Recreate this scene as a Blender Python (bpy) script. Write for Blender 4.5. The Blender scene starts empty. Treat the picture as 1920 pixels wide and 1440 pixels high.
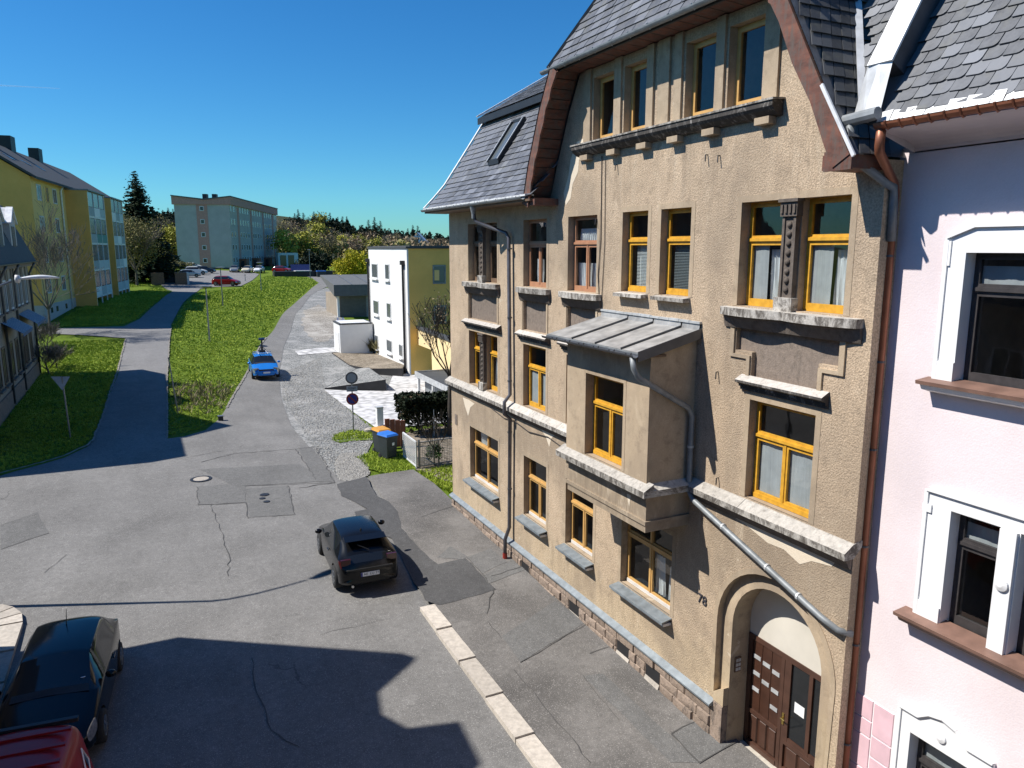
import bpy, bmesh, math, random
import numpy as np
from mathutils import Vector, Matrix
from mathutils.geometry import tessellate_polygon, delaunay_2d_cdt

R = math.radians
SC = bpy.context.scene
COL = SC.collection
rnd = random.Random(7)

# ------------------------------------------------------------------ camera
F, PITCH, HEAD = 1410.0, R(10.2), R(25.7)          # focal length in px of a 1920 px wide frame
CAM = np.array([-9.2, 0.0, 9.3])
cd = bpy.data.cameras.new('Camera')
cd.sensor_width = 36.0
cd.lens = F / 1920 * 36
cd.clip_start, cd.clip_end = 0.1, 30000
cam = bpy.data.objects.new('Camera', cd)
cam.location = CAM
cam.rotation_euler = (R(90) - PITCH, 0, -HEAD)
COL.objects.link(cam)
SC.camera = cam

# ------------------------------------------------------------------ light
SUN = Vector((1.0, -0.39, -1.28)).normalized()      # direction the light travels
EL = math.asin(-SUN.z)
AZ = math.atan2(-SUN.x, -SUN.y)
wd = bpy.data.worlds.new('World')
SC.world = wd
wd.use_nodes = True
nt = wd.node_tree
sky = nt.nodes.new('ShaderNodeTexSky')
sky.sky_type = 'NISHITA'
sky.sun_disc = False
sky.sun_elevation = EL
sky.sun_rotation = AZ
sky.altitude = 400
sky.air_density = 1.0
sky.dust_density = 0.3
sky.ozone_density = 1.6
bg = nt.nodes['Background']
bg.inputs['Strength'].default_value = 0.075
hs = nt.nodes.new('ShaderNodeHueSaturation')
hs.inputs['Saturation'].default_value = 1.3
nt.links.new(sky.outputs['Color'], hs.inputs['Color'])
tint = nt.nodes.new('ShaderNodeMix')
tint.data_type = 'RGBA'
tint.blend_type = 'MULTIPLY'
tint.inputs['Factor'].default_value = 1.0
tint.inputs['B'].default_value = (0.44, 1.0, 1.31, 1)      # deep spring-blue air
nt.links.new(hs.outputs['Color'], tint.inputs['A'])
nt.links.new(tint.outputs['Result'], bg.inputs['Color'])
sd = bpy.data.lights.new('Sun', 'SUN')
sd.energy = 5.0
sd.angle = R(0.53)
sd.color = (1.0, 0.955, 0.89)
sun = bpy.data.objects.new('Sun', sd)
sun.rotation_euler = SUN.to_track_quat('-Z', 'Y').to_euler()
sun.location = (-60, 40, 90)
COL.objects.link(sun)
vs = SC.view_settings
vs.view_transform = 'Standard'
vs.look = 'None'
vs.exposure = 0.4
vs.gamma = 1.0
vs.use_curve_mapping = False
SC.cycles.max_bounces = 6
SC.cycles.diffuse_bounces = 3
SC.cycles.glossy_bounces = 3
SC.cycles.transparent_max_bounces = 12
SC.cycles.caustics_reflective = False
SC.cycles.caustics_refractive = False

# ------------------------------------------------------------------ pixel geometry (photo pixels of the 1920x1440 frame give directions)
def ray(u, v):
    dx, dy = u - 960, v - 720
    fw = F * math.cos(PITCH) - dy * math.sin(PITCH)
    dn = dy * math.cos(PITCH) + F * math.sin(PITCH)
    return np.array([fw * math.sin(HEAD) + dx * math.cos(HEAD), fw * math.cos(HEAD) - dx * math.sin(HEAD), -dn])
def onX(u, v, x=0.): r = ray(u, v); return CAM + r * ((x - CAM[0]) / r[0])
def onY(u, v, y): r = ray(u, v); return CAM + r * ((y - CAM[1]) / r[1])
def onZ(u, v, z): r = ray(u, v); return CAM + r * ((z - CAM[2]) / r[2])
def atd(u, v, d): return CAM + ray(u, v) / F * d

# ------------------------------------------------------------------ terrain
_ctl = []
for y in (-25, -10, 0, 10, 20, 26):
    for x in (-30, -16, -8, -2, 6, 16):
        _ctl.append((x, y, 0.025 * (y - 9.9) - 0.1))
for u, v, z in [(75, 872, .6), (0, 888, .62), (230, 830, .7), (260, 730, 1.05), (275, 640, 1.7), (120, 575, 3.2), (235, 550, 3.55),
                (340, 545, 3.1), (393, 640, 1.65), (418, 575, 2.6), (490, 545, 2.95), (425, 537, 3.2), (430, 508, 4.4), (345, 500, 5.0),
                (520, 500, 4.7), (500, 710, .45), (440, 770, .42), (663, 808, .4), (768, 703, .3), (697, 660, .4), (660, 592, 1.8),
                (600, 528, 3.0), (545, 620, 1.2), (560, 580, 1.9), (800, 800, .32), (70, 701, .95), (44, 739, .85), (15, 790, .8)]:
    p = onZ(u, v, z); _ctl.append((p[0], p[1], z))
for x, y, z in [(30, 40, .3), (40, 70, .5), (45, 110, 2.5), (-45, 60, 1.5), (-55, 90, 3.2), (-60, 140, 4.5), (-30, 180, 5.2), (60, 200, 5.), (-40, 35, .7), (60, 20, 0)]:
    _ctl.append((x, y, z))
_P = np.array(_ctl)
def _U(r2): return np.where(r2 < 1e-9, 0., r2 * np.log(np.maximum(r2, 1e-9)))
_n = len(_P)
_K = _U(((_P[:, None, :2] - _P[None, :, :2]) ** 2).sum(-1)) + np.eye(_n) * 2.0
_Q = np.c_[np.ones(_n), _P[:, :2]]
_A = np.block([[_K, _Q], [_Q.T, np.zeros((3, 3))]])
_W = np.linalg.solve(_A, np.r_[_P[:, 2], np.zeros(3)])
def sstep(a, b, x):
    t = np.clip((x - a) / (b - a), 0, 1); return t * t * (3 - 2 * t)
def Tn(x, y):
    x = np.atleast_1d(np.asarray(x, float)); y = np.atleast_1d(np.asarray(y, float))
    r2 = (x[:, None] - _P[None, :, 0]) ** 2 + (y[:, None] - _P[None, :, 1]) ** 2
    t = _U(r2) @ _W[:_n] + _W[_n] + _W[_n + 1] * x + _W[_n + 2] * y
    dx, dy = x - CAM[0], y - CAM[1]
    fw = dx * math.sin(HEAD) + dy * math.cos(HEAD); rt = dx * math.cos(HEAD) - dy * math.sin(HEAD)
    u = rt / np.maximum(fw, 1)
    sl = .075 + (.02 - .075) * sstep(-.33, -.12, u)
    far = 4.6 + np.clip(fw - 215, 0, 500) * sl + 1.2 * np.sin(x * .02 + 1) * np.sin(y * .017)
    near = -0.6
    w = sstep(185, 235, fw)
    out = np.clip(t, -2, 9) * (1 - w) + far * w
    side = sstep(70, 110, np.abs(rt)) * (1 - w) * sstep(0, 60, 90 - fw)
    return out
def T(x, y): return float(Tn([x], [y])[0])
def px(u, v):
    """where the line of sight through a photo pixel meets the ground"""
    r = ray(u, v) / F
    ds = np.concatenate([np.arange(6, 120, .5), np.arange(120, 700, 2.)])
    pts = CAM[None] + ds[:, None] * r[None]
    h = pts[:, 2] - Tn(pts[:, 0], pts[:, 1])
    k = int(np.argmax(h < 0)) if (h < 0).any() else len(ds) - 1
    a, b = ds[max(k - 1, 0)], ds[k]
    for _ in range(18):
        m = (a + b) / 2; p = CAM + r * m
        if p[2] > T(p[0], p[1]): a = m
        else: b = m
    p = CAM + r * a
    return np.array([p[0], p[1], T(p[0], p[1])])

# ------------------------------------------------------------------ materials
MATS = {}
def newmat(name):
    m = bpy.data.materials.new(name); m.use_nodes = True
    MATS[name] = m
    t = m.node_tree
    return m, t, t.nodes['Principled BSDF']
def N(t, typ, **kw):
    n = t.nodes.new(typ)
    for k, v in kw.items():
        if k.startswith('i_'):
            key = k[2:]; key = int(key) if key.isdigit() else key
            n.inputs[key].default_value = v
        else: setattr(n, k, v)
    return n
def ramp(t, fac, stops, interp='LINEAR'):
    n = t.nodes.new('ShaderNodeValToRGB'); cr = n.color_ramp; cr.interpolation = interp
    while len(cr.elements) < len(stops): cr.elements.new(.5)
    for e, (p, c) in zip(cr.elements, stops):
        e.position = p; e.color = (c, c, c, 1) if isinstance(c, (int, float)) else (*c, 1)
    t.links.new(fac, n.inputs[0]); return n.outputs['Color']
def mixc(t, fac, a, b, blend='MIX'):
    n = t.nodes.new('ShaderNodeMix'); n.data_type = 'RGBA'; n.blend_type = blend
    for sock, val in ((n.inputs['Factor'], fac), (n.inputs['A'], a), (n.inputs['B'], b)):
        if isinstance(val, (int, float)): sock.default_value = val
        elif isinstance(val, (tuple, list)): sock.default_value = (*val, 1)
        else: t.links.new(val, sock)
    return n.outputs['Result']
def coords(t, scale=(1, 1, 1), kind='Object'):
    c = t.nodes.new('ShaderNodeTexCoord'); m = t.nodes.new('ShaderNodeMapping')
    m.inputs['Scale'].default_value = scale
    t.links.new(c.outputs[kind], m.inputs['Vector']); return m.outputs['Vector']
def geo(t, scale=(1, 1, 1)):
    c = t.nodes.new('ShaderNodeNewGeometry'); m = t.nodes.new('ShaderNodeMapping')
    m.inputs['Scale'].default_value = scale
    t.links.new(c.outputs['Position'], m.inputs['Vector']); return m.outputs['Vector']
def noise(t, vec, scale, detail=4, rough=.55, dist=0):
    n = N(t, 'ShaderNodeTexNoise', i_Scale=scale, i_Detail=detail, i_Roughness=rough, i_Distortion=dist)
    t.links.new(vec, n.inputs['Vector']); return n.outputs['Fac']
def voro(t, vec, scale, feature='F1', out='Distance'):
    n = N(t, 'ShaderNodeTexVoronoi', feature=feature, i_Scale=scale)
    t.links.new(vec, n.inputs['Vector']); return n.outputs[out]
def bump(t, b, h, strength=.3, dist=.02):
    n = N(t, 'ShaderNodeBump', i_Strength=strength, i_Distance=dist)
    t.links.new(h, n.inputs['Height']); t.links.new(n.outputs['Normal'], b.inputs['Normal'])
def plain(name, col, rough=.6, metal=0., var=.12, scale=3., spec=.5, bmp=0., objvar=0.):
    m, t, b = newmat(name)
    v = geo(t)
    n1 = noise(t, v, scale, 5)
    lo = tuple(c * (1 - var) for c in col); hi = tuple(min(c * (1 + var), 1) for c in col)
    c = ramp(t, n1, [(.3, lo), (.7, hi)])
    if objvar:
        oi = t.nodes.new('ShaderNodeObjectInfo')
        f = ramp(t, oi.outputs['Random'], [(0, 1 - objvar), (1, 1 + objvar)])
        c = mixc(t, 1.0, c, f, 'MULTIPLY')
    t.links.new(c, b.inputs['Base Color'])
    b.inputs['Roughness'].default_value = rough; b.inputs['Metallic'].default_value = metal
    b.inputs['Specular IOR Level'].default_value = spec
    if bmp: bump(t, b, noise(t, v, scale * 12, 3), bmp, .01)
    return m

def m_plaster(name, base, dark, light, grain=90., stain=1.0, bstr=.55, gd=.32, bands=False):
    m, t, b = newmat(name)
    v = geo(t)
    big = noise(t, v, .55, 5, .6)
    c = ramp(t, big, [(.3, tuple(x * .86 for x in base)), (.6, base), (.8, light)])
    st = noise(t, geo(t, (1, 1.2, .22)), 1.3, 6, .7, .6)          # streaks that run down the wall
    msk = ramp(t, noise(t, v, .8, 3), [(.42, 0), (.62, 1)])
    c = mixc(t, mixc(t, 1., ramp(t, st, [(.48, 0), (.75, .6 * stain)]), msk, 'MULTIPLY'), c, dark)
    pt = noise(t, geo(t, (1, 1, .6)), 2.6, 3, .5, .6)
    c = mixc(t, ramp(t, pt, [(.6, 0), (.75, .55 * stain)]), c, light)
    g = voro(t, v, grain)
    g2 = noise(t, v, grain * .8, 2)
    if bands:                                                # weathering: dirt runs below the string course, washed-out foot, pale repairs
        sx = N(t, 'ShaderNodeSeparateXYZ'); gq = N(t, 'ShaderNodeNewGeometry'); t.links.new(gq.outputs['Position'], sx.inputs[0])
        wob = noise(t, geo(t, (1, 1.6, .25)), 1.1, 5, .7, .8); zz = N(t, 'ShaderNodeMath', operation='MULTIPLY_ADD'); t.links.new(wob, zz.inputs[0]); zz.inputs[1].default_value = 2.2; t.links.new(sx.outputs['Z'], zz.inputs[2])
        zn = N(t, 'ShaderNodeMath', operation='DIVIDE'); t.links.new(zz.outputs[0], zn.inputs[0]); zn.inputs[1].default_value = 16.
        c = mixc(t, ramp(t, zn.outputs[0], [(.262, 0), (.30, .55), (.345, .62), (.372, .12), (.43, 0)]), c, (.25, .205, .155))
        c = mixc(t, ramp(t, zn.outputs[0], [(.10, .55), (.155, .4), (.185, 0)]), c, (.58, .46, .29))
        c = mixc(t, ramp(t, zn.outputs[0], [(.60, 0), (.64, .35), (.68, .1), (.72, 0), (.80, 0), (.83, .3), (.88, .0)]), c, (.32, .26, .195))
        zr = N(t, 'ShaderNodeMath', operation='DIVIDE'); t.links.new(sx.outputs['Z'], zr.inputs[0]); zr.inputs[1].default_value = 16.
        run = ramp(t, zr.outputs[0], [(.045, .25), (.104, 1), (.112, .1), (.19, .1), (.285, 1), (.30, .15), (.40, .1), (.505, .8), (.52, .2), (.60, .15), (.70, 1), (.715, .1), (.77, .3), (.83, .9)])
        s1 = noise(t, geo(t, (1, 2.0, .22)), 1.3, 7, .75, 1.0); s2 = noise(t, geo(t, (1, 1.7, .2)), 1.9, 6, .75, 1.2)
        lm = ramp(t, noise(t, geo(t, (1, 1, .5)), .75, 4, .6), [(.44, .1), (.6, 1)]); run = mixc(t, 1., run, lm, 'MULTIPLY')
        c = mixc(t, mixc(t, 1., run, ramp(t, s1, [(.47, 0), (.66, .85)]), 'MULTIPLY'), c, (.18, .14, .105))
        c = mixc(t, mixc(t, 1., run, ramp(t, s2, [(.52, 0), (.68, .75)]), 'MULTIPLY'), c, (.66, .555, .42))
        mot = noise(t, v, 3.4, 7, .75)
        c = mixc(t, ramp(t, mot, [(.3, .75), (.47, 0)]), c, (.25, .195, .14)); big2 = noise(t, geo(t, (1, 1, .7)), .42, 5, .65, .5); c = mixc(t, ramp(t, big2, [(.5, 0), (.66, .6)]), c, (.27, .215, .16)); c = mixc(t, ramp(t, mot, [(.55, 0), (.72, .5)]), c, (.60, .49, .35))
        bare = noise(t, geo(t, (1, .7, 1)), .9, 6, .7, 1.2); c = mixc(t, ramp(t, bare, [(.655, 0), (.67, .7)]), c, (.62, .53, .40))
    c = mixc(t, ramp(t, g2, [(.35, gd), (.6, 0)]), c, tuple(x * .45 for x in base))
    t.links.new(c, b.inputs['Base Color'])
    b.inputs['Roughness'].default_value = .95; b.inputs['Specular IOR Level'].default_value = .15
    bump(t, b, mixc(t, .5, g, g2), bstr, .012)
    return m
m_plaster('plaster_brown', (.58, .445, .31), (.27, .21, .155), (.70, .56, .405), 40, 1., 1., .62, True)
m_plaster('plaster_smooth', (.50, .39, .27), (.27, .215, .15), (.64, .52, .37), 120, .9, .3, .3, True)
m_plaster('plaster_bare', (.74, .64, .50), (.6, .5, .38), (.8, .7, .57), 80, .6, .4, .2)
m_plaster('plaster_pink', (.80, .70, .705), (.75, .655, .66), (.82, .735, .74), 38, .3, .22, .05)
m_plaster('plaster_white', (.80, .79, .76), (.72, .71, .69), (.85, .84, .81), 120, .3, .1, .05)
m_plaster('plaster_ochre_lit', (.85, .66, .36), (.8, .6, .31), (.87, .7, .42), 90, .4, .15, .05)  # sunlit copy of the ochre render, for the stair wall
m_plaster('plaster_ochre', (.90, .56, .16), (.85, .52, .14), (.92, .6, .2), 90, .4, .2)  # shaded copy for the flank, colour raised and warmed against the bluish shade
m_plaster('plaster_yellow', (.86, .60, .24), (.78, .53, .2), (.88, .65, .3), 60, .5, .2)
m_plaster('plaster_amber', (.82, .47, .14), (.74, .41, .12), (.85, .52, .18), 60, .5, .2)
m_plaster('plaster_grey', (.52, .495, .465), (.46, .44, .41), (.56, .535, .50), 30, .5, .2)
m_plaster('plaster_old', (.36, .31, .25), (.2, .17, .14), (.46, .4, .33), 40, 1., .4)
plain('paint_salmon', (.50, .27, .22), .9, var=.12)

def m_stone(name, base, dark, scale=1.4, amt=.6, bstr=.3, soot=0.):
    m, t, b = newmat(name)
    v = geo(t)
    c = ramp(t, noise(t, v, scale * 3, 6, .65), [(.25, tuple(x * .72 for x in base)), (.55, base), (.8, tuple(min(1, x * 1.2) for x in base))])
    s = noise(t, geo(t, (1, 1, .5)), scale * 2.2, 6, .7, .4)
    c = mixc(t, ramp(t, s, [(.52, 0), (.66, amt)]), c, dark)
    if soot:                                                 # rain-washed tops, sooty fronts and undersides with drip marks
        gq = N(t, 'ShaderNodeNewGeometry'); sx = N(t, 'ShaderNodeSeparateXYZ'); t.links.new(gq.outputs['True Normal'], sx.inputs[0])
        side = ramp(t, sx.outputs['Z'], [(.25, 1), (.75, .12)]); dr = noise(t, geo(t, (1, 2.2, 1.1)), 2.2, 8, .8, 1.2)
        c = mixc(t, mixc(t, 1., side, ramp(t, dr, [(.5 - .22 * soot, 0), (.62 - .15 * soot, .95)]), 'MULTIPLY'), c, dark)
    oi = t.nodes.new('ShaderNodeObjectInfo')
    c = mixc(t, 1., c, ramp(t, oi.outputs['Random'], [(0, .8), (1, 1.15)]), 'MULTIPLY')
    t.links.new(c, b.inputs['Base Color']); b.inputs['Roughness'].default_value = .9
    b.inputs['Specular IOR Level'].default_value = .2
    bump(t, b, noise(t, v, 35, 5, .7), bstr, .02)
    return m
m_stone('ledge_stone', (.56, .525, .47), (.12, .105, .09), 4.5, .45, .3, .35)
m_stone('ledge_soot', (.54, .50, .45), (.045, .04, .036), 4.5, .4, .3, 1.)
m_stone('plinth_stone', (.33, .255, .20), (.10, .085, .075), 3.5, .8, .9)
m_stone('granite', (.50, .45, .385), (.30, .27, .24), 3., .4, .25)
m_stone('panel_stone', (.235, .19, .155), (.10, .085, .07), 4., .5, .5)
m_stone('column_stone', (.145, .12, .10), (.06, .05, .045), 3., .5, .4)
m_stone('threshold_stone', (.5, .46, .39), (.3, .28, .24), 3., .3, .2)

def m_slate(name, base, warm=.0):
    m, t, b = newmat(name)
    oi = t.nodes.new('ShaderNodeObjectInfo')
    v = geo(t)
    c = ramp(t, oi.outputs['Random'], [(0, tuple(x * .62 for x in base)), (.5, base), (.9, tuple(x * 1.45 for x in base)), (1, tuple(x * 1.95 for x in base))])
    n = noise(t, v, 9, 6, .7)
    c = mixc(t, ramp(t, n, [(.4, 0), (.75, .5)]), c, tuple(x * 1.5 + .01 for x in base))
    n2 = noise(t, v, 2.2, 4, .6)
    c = mixc(t, ramp(t, n2, [(.55, 0), (.75, .35)]), c, (.16, .15, .10))
    t.links.new(c, b.inputs['Base Color'])
    t.links.new(ramp(t, n, [(.3, .42), (.7, .68)]), b.inputs['Roughness'])
    bump(t, b, n, .35, .01)
    return m
m_slate('slate', (.095, .10, .112))
m_slate('slate_dark', (.05, .052, .055))
m_slate('slate_light', (.115, .12, .13))

def m_asphalt(name, base, crack=.6, patch=.25):
    m, t, b = newmat(name)
    v = geo(t)
    c = ramp(t, noise(t, v, .35, 5, .6), [(.3, tuple(x * (1 - patch) for x in base)), (.7, tuple(x * (1 + patch * .7) for x in base))])
    c = mixc(t, ramp(t, noise(t, geo(t, (1.6, .22, 1)), 1.1, 5, .6), [(.45, 0), (.75, .35)]), c, tuple(x * .62 for x in base))
    c = mixc(t, ramp(t, noise(t, v, 2.1, 6, .7, .5), [(.56, 0), (.72, .45)]), c, tuple(min(1, x * 1.45) for x in base))
    m2 = noise(t, v, 7., 8, .8); c = mixc(t, ramp(t, m2, [(.36, .55), (.5, 0)]), c, tuple(x * .6 for x in base)); c = mixc(t, ramp(t, m2, [(.54, 0), (.68, .5)]), c, tuple(min(1, x * 1.5) for x in base))
    oil = noise(t, v, 1.1, 4, .6, 1.); c = mixc(t, ramp(t, oil, [(.66, 0), (.74, .5)]), c, tuple(x * .5 for x in base))
    sp = voro(t, v, 55)
    c = mixc(t, ramp(t, sp, [(.1, .75), (.4, 0)]), c, tuple(x * .42 for x in base))
    sp2 = noise(t, v, 42, 2)
    c = mixc(t, ramp(t, sp2, [(.58, 0), (.68, .7)]), c, tuple(min(1, x * 2.1) for x in base))
    wv = N(t, 'ShaderNodeVectorMath', operation='ADD'); nn = N(t, 'ShaderNodeTexNoise', i_Scale=1.3, i_Detail=5)
    t.links.new(v, nn.inputs['Vector'])
    sc_ = N(t, 'ShaderNodeVectorMath', operation='SCALE'); sc_.inputs['Scale'].default_value = .9
    t.links.new(nn.outputs['Color'], sc_.inputs[0]); t.links.new(v, wv.inputs[0]); t.links.new(sc_.outputs[0], wv.inputs[1])
    cr = voro(t, wv.outputs[0], .33, 'DISTANCE_TO_EDGE')
    msk = ramp(t, noise(t, v, .23, 3), [(.58, 0), (.68, crack * .7)])
    crk = ramp(t, cr, [(.004, 1), (.011, 0)])
    c = mixc(t, mixc(t, 1., crk, msk, 'MULTIPLY'), c, (.03, .03, .03))
    t.links.new(c, b.inputs['Base Color']); b.inputs['Roughness'].default_value = .92
    b.inputs['Specular IOR Level'].default_value = .25
    bump(t, b, mixc(t, .5, sp, sp2), .35, .01)
    return m
m_asphalt('asphalt', (.19, .184, .174))
m_asphalt('asphalt_dark', (.085, .084, .083), .3, .25)
m_asphalt('asphalt_patch', (.15, .147, .14), .3, .15)
m_asphalt('asphalt_pave', (.17, .16, .148), .9, .5)
m_asphalt('asphalt_path', (.20, .195, .19), .3, .12)
plain('tar', (.075, .072, .068), .85)

def m_gravel(name, cols, scale=14):
    m, t, b = newmat(name)
    v = geo(t)
    cell = voro(t, v, scale, 'F1', 'Color')
    sep = N(t, 'ShaderNodeSeparateColor'); t.links.new(cell, sep.inputs[0])
    c = ramp(t, sep.outputs[0], [(0, cols[0]), (.5, cols[1]), (1, cols[2])])
    d = voro(t, v, scale)
    c = mixc(t, ramp(t, d, [(.35, 0), (.75, .65)]), c, tuple(x * .3 for x in cols[0]))
    c = mixc(t, ramp(t, noise(t, v, .5, 5, .65), [(.48, 0), (.66, .75)]), c, tuple(x * .95 for x in cols[2]))
    c = mixc(t, ramp(t, noise(t, v, 1.3, 4), [(.6, 0), (.75, .4)]), c, tuple(x * .7 for x in cols[1]))
    t.links.new(c, b.inputs['Base Color']); b.inputs['Roughness'].default_value = .95
    b.inputs['Specular IOR Level'].default_value = .2
    bump(t, b, d, -.8, .05)
    return m
m_gravel('gravel', ((.17, .175, .17), (.27, .275, .265), (.40, .39, .37)), 11)
m_gravel('pebbles_ground', ((.22, .20, .17), (.34, .31, .27), (.5, .47, .42)), 12)
m_gravel('dirt', ((.17, .14, .10), (.24, .20, .15), (.33, .28, .22)), 9)
m_gravel('pavers', ((.56, .55, .54), (.61, .60, .59), (.66, .65, .64)), 2.2)
def m_grass(name, a, bcol, ccol):
    m, t, b = newmat(name)
    v = geo(t)
    c = ramp(t, noise(t, v, .45, 6, .7), [(.3, a), (.55, bcol), (.75, ccol)])
    c = mixc(t, ramp(t, noise(t, v, 6, 5, .75), [(.35, .6), (.6, 0)]), c, tuple(x * .4 for x in a))
    t.links.new(c, b.inputs['Base Color']); b.inputs['Roughness'].default_value = .9
    b.inputs['Specular IOR Level'].default_value = .15
    bump(t, b, noise(t, v, 9, 5, .8), .9, .12)
    return m
m_grass('grass', (.10, .16, .012), (.15, .225, .018), (.22, .27, .03))
m_grass('grass_dry', (.10, .085, .04), (.17, .14, .075), (.26, .21, .13))
m_grass('forest_floor', (.03, .04, .015), (.05, .06, .02), (.09, .08, .035))
def m_leaf(name, a, bcol, sc=1.1):
    m, t, b = newmat(name)
    oi = t.nodes.new('ShaderNodeObjectInfo'); v = geo(t)
    c = ramp(t, noise(t, v, sc, 5, .65), [(.3, a), (.7, bcol)])
    c = mixc(t, 1., c, ramp(t, oi.outputs['Random'], [(0, .75), (1, 1.25)]), 'MULTIPLY')
    t.links.new(c, b.inputs['Base Color']); b.inputs['Roughness'].default_value = .7
    b.inputs['Specular IOR Level'].default_value = .2
    return m
m_leaf('blade', (.17, .25, .02), (.36, .43, .055), .35)
m_leaf('blade_dry', (.16, .15, .06), (.36, .31, .19))
m_leaf('leaf_conifer', (.014, .024, .013), (.036, .052, .024))
m_leaf('leaf_spring', (.28, .28, .035), (.44, .42, .08))
m_leaf('leaf_yellow', (.34, .31, .015), (.50, .45, .03))
m_leaf('leaf_olive', (.17, .155, .055), (.27, .245, .095))
m_leaf('leaf_brown', (.22, .16, .095), (.34, .265, .16))
m_leaf('leaf_hedge', (.010, .018, .007), (.030, .042, .016))
m_leaf('leaf_hedge_brown', (.05, .035, .018), (.09, .06, .03))
m_leaf('leaf_laurel', (.03, .06, .015), (.07, .11, .03))
plain('bark', (.06, .05, .04), .9, var=.3, bmp=.4)
plain('bark_grey', (.12, .105, .09), .9, var=.3)
def m_glass(name, tint=(.03, .035, .04), rough=.02, alpha=.75):
    m, t, b = newmat(name)
    out = t.nodes['Material Output']
    tr = N(t, 'ShaderNodeBsdfTransparent'); tr.inputs[0].default_value = (.82, .86, .86, 1)
    gl = N(t, 'ShaderNodeBsdfGlossy'); gl.inputs['Roughness'].default_value = rough
    v = geo(t); n = noise(t, v, 1.6, 2); bn = N(t, 'ShaderNodeBump', i_Strength=.04, i_Distance=.05)
    t.links.new(n, bn.inputs['Height']); t.links.new(bn.outputs[0], gl.inputs['Normal'])
    gq = N(t, 'ShaderNodeNewGeometry'); dt = N(t, 'ShaderNodeVectorMath', operation='DOT_PRODUCT'); t.links.new(gq.outputs['Incoming'], dt.inputs[0]); t.links.new(gq.outputs['Normal'], dt.inputs[1])
    ab = N(t, 'ShaderNodeMath', operation='ABSOLUTE'); t.links.new(dt.outputs['Value'], ab.inputs[0])
    om = N(t, 'ShaderNodeMath', operation='SUBTRACT'); om.inputs[0].default_value = 1; t.links.new(ab.outputs[0], om.inputs[1])
    pw = N(t, 'ShaderNodeMath', operation='POWER'); t.links.new(om.outputs[0], pw.inputs[0]); pw.inputs[1].default_value = 5
    fr = N(t, 'ShaderNodeMath', operation='MULTIPLY_ADD'); t.links.new(pw.outputs[0], fr.inputs[0]); fr.inputs[1].default_value = .92; fr.inputs[2].default_value = .075   # double pane, Schlick
    mx = N(t, 'ShaderNodeMixShader'); t.links.new(fr.outputs[0], mx.inputs[0]); t.links.new(tr.outputs[0], mx.inputs[1]); t.links.new(gl.outputs[0], mx.inputs[2])
    t.links.new(mx.outputs[0], out.inputs['Surface'])
    return m
m_glass('glass')
def m_dark_glass(name, col=(.012, .014, .016), rough=.06):
    m, t, b = newmat(name)
    b.inputs['Base Color'].default_value = (*col, 1); b.inputs['Roughness'].default_value = rough
    b.inputs['Specular IOR Level'].default_value = .7
    return m
m_dark_glass('glass_dark'); m_dark_glass('glass_far', (.05, .06, .07), .12); m_dark_glass('glass_grey', (.10, .115, .12), .2)
plain('room', (.20, .175, .15), .95, var=.2)
plain('wood_amber', (.62, .325, .03), .5, var=.2, scale=9)
plain('wood_pine', (.56, .33, .11), .5, var=.12, scale=6)
plain('wood_copper', (.40, .20, .11), .5, var=.12, scale=6)
plain('wood_brown', (.16, .10, .06), .6, var=.25, scale=6)
plain('wood_white', (.62, .60, .57), .6, var=.1)
plain('door_brown', (.060, .026, .016), .35, var=.18, scale=5)
plain('door_trim', (.075, .036, .024), .4, var=.18, scale=5)
plain('tympanum', (.62, .58, .50), .9, var=.08, scale=1.5)
def m_soffit(name):
    m, t, b = newmat(name); v = geo(t)
    c = ramp(t, noise(t, geo(t, (1, 1, 3)), 2.3, 6, .7), [(.3, (.07, .035, .025)), (.5, (.15, .058, .038)), (.72, (.25, .095, .055))])
    c = mixc(t, ramp(t, noise(t, geo(t, (1, 2, .5)), 6, 6, .75), [(.46, 0), (.6, .8)]), c, (.11, .085, .07))
    t.links.new(c, b.inputs['Base Color']); b.inputs['Roughness'].default_value = .8
    return m
m_soffit('board_red')
plain('zinc', (.23, .245, .25), .55, .25, var=.25, scale=5)
plain('zinc_roof', (.40, .39, .37), .5, .35, var=.3, scale=4)
plain('zinc_sill', (.24, .27, .285), .5, .3, var=.22, scale=6)
plain('edge_stone', (.22, .20, .17), .9, var=.35, scale=5)
plain('zinc_light', (.55, .56, .56), .5, .35, var=.2, scale=4)
plain('zinc_pipe', (.13, .125, .135), .4, .5, var=.25)
plain('zinc_dark', (.10, .105, .115), .5, .5, var=.25)
plain('copper_pipe', (.28, .105, .055), .45, .35, var=.22, scale=3)
plain('flash_white', (.72, .72, .71), .55, .1, var=.18, scale=5)
plain('metal_dark', (.03, .03, .032), .5, .3)
plain('metal_grey', (.23, .24, .25), .45, .7, var=.12)
plain('cable', (.06, .05, .045), .7)
plain('curtain', (.74, .75, .76), .9, var=.06, scale=8)
plain('curtain_grey', (.42, .43, .44), .9, var=.1, scale=4)
plain('blind', (.70, .72, .72), .6, var=.05)
plain('blind_grey', (.24, .27, .28), .6, var=.05)
plain('paper', (.82, .82, .80), .7, var=.03)
plain('white_trim', (.80, .795, .785), .7, var=.05, scale=2, bmp=.05)
plain('sill_brown', (.20, .115, .085), .55, var=.25, scale=4)
plain('frame_dark', (.045, .040, .040), .5, var=.25, scale=8)
plain('block_pink', (.68, .46, .50), .85, var=.08, scale=4, bmp=.1, objvar=.05)
plain('cove_pink', (.62, .545, .56), .9, var=.05)
plain('brass', (.55, .40, .12), .3, .9)
plain('rubber', (.018, .018, .018), .85)
plain('rim', (.30, .31, .32), .35, .8)
plain('ink', (.03, .03, .04), .7)
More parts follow.
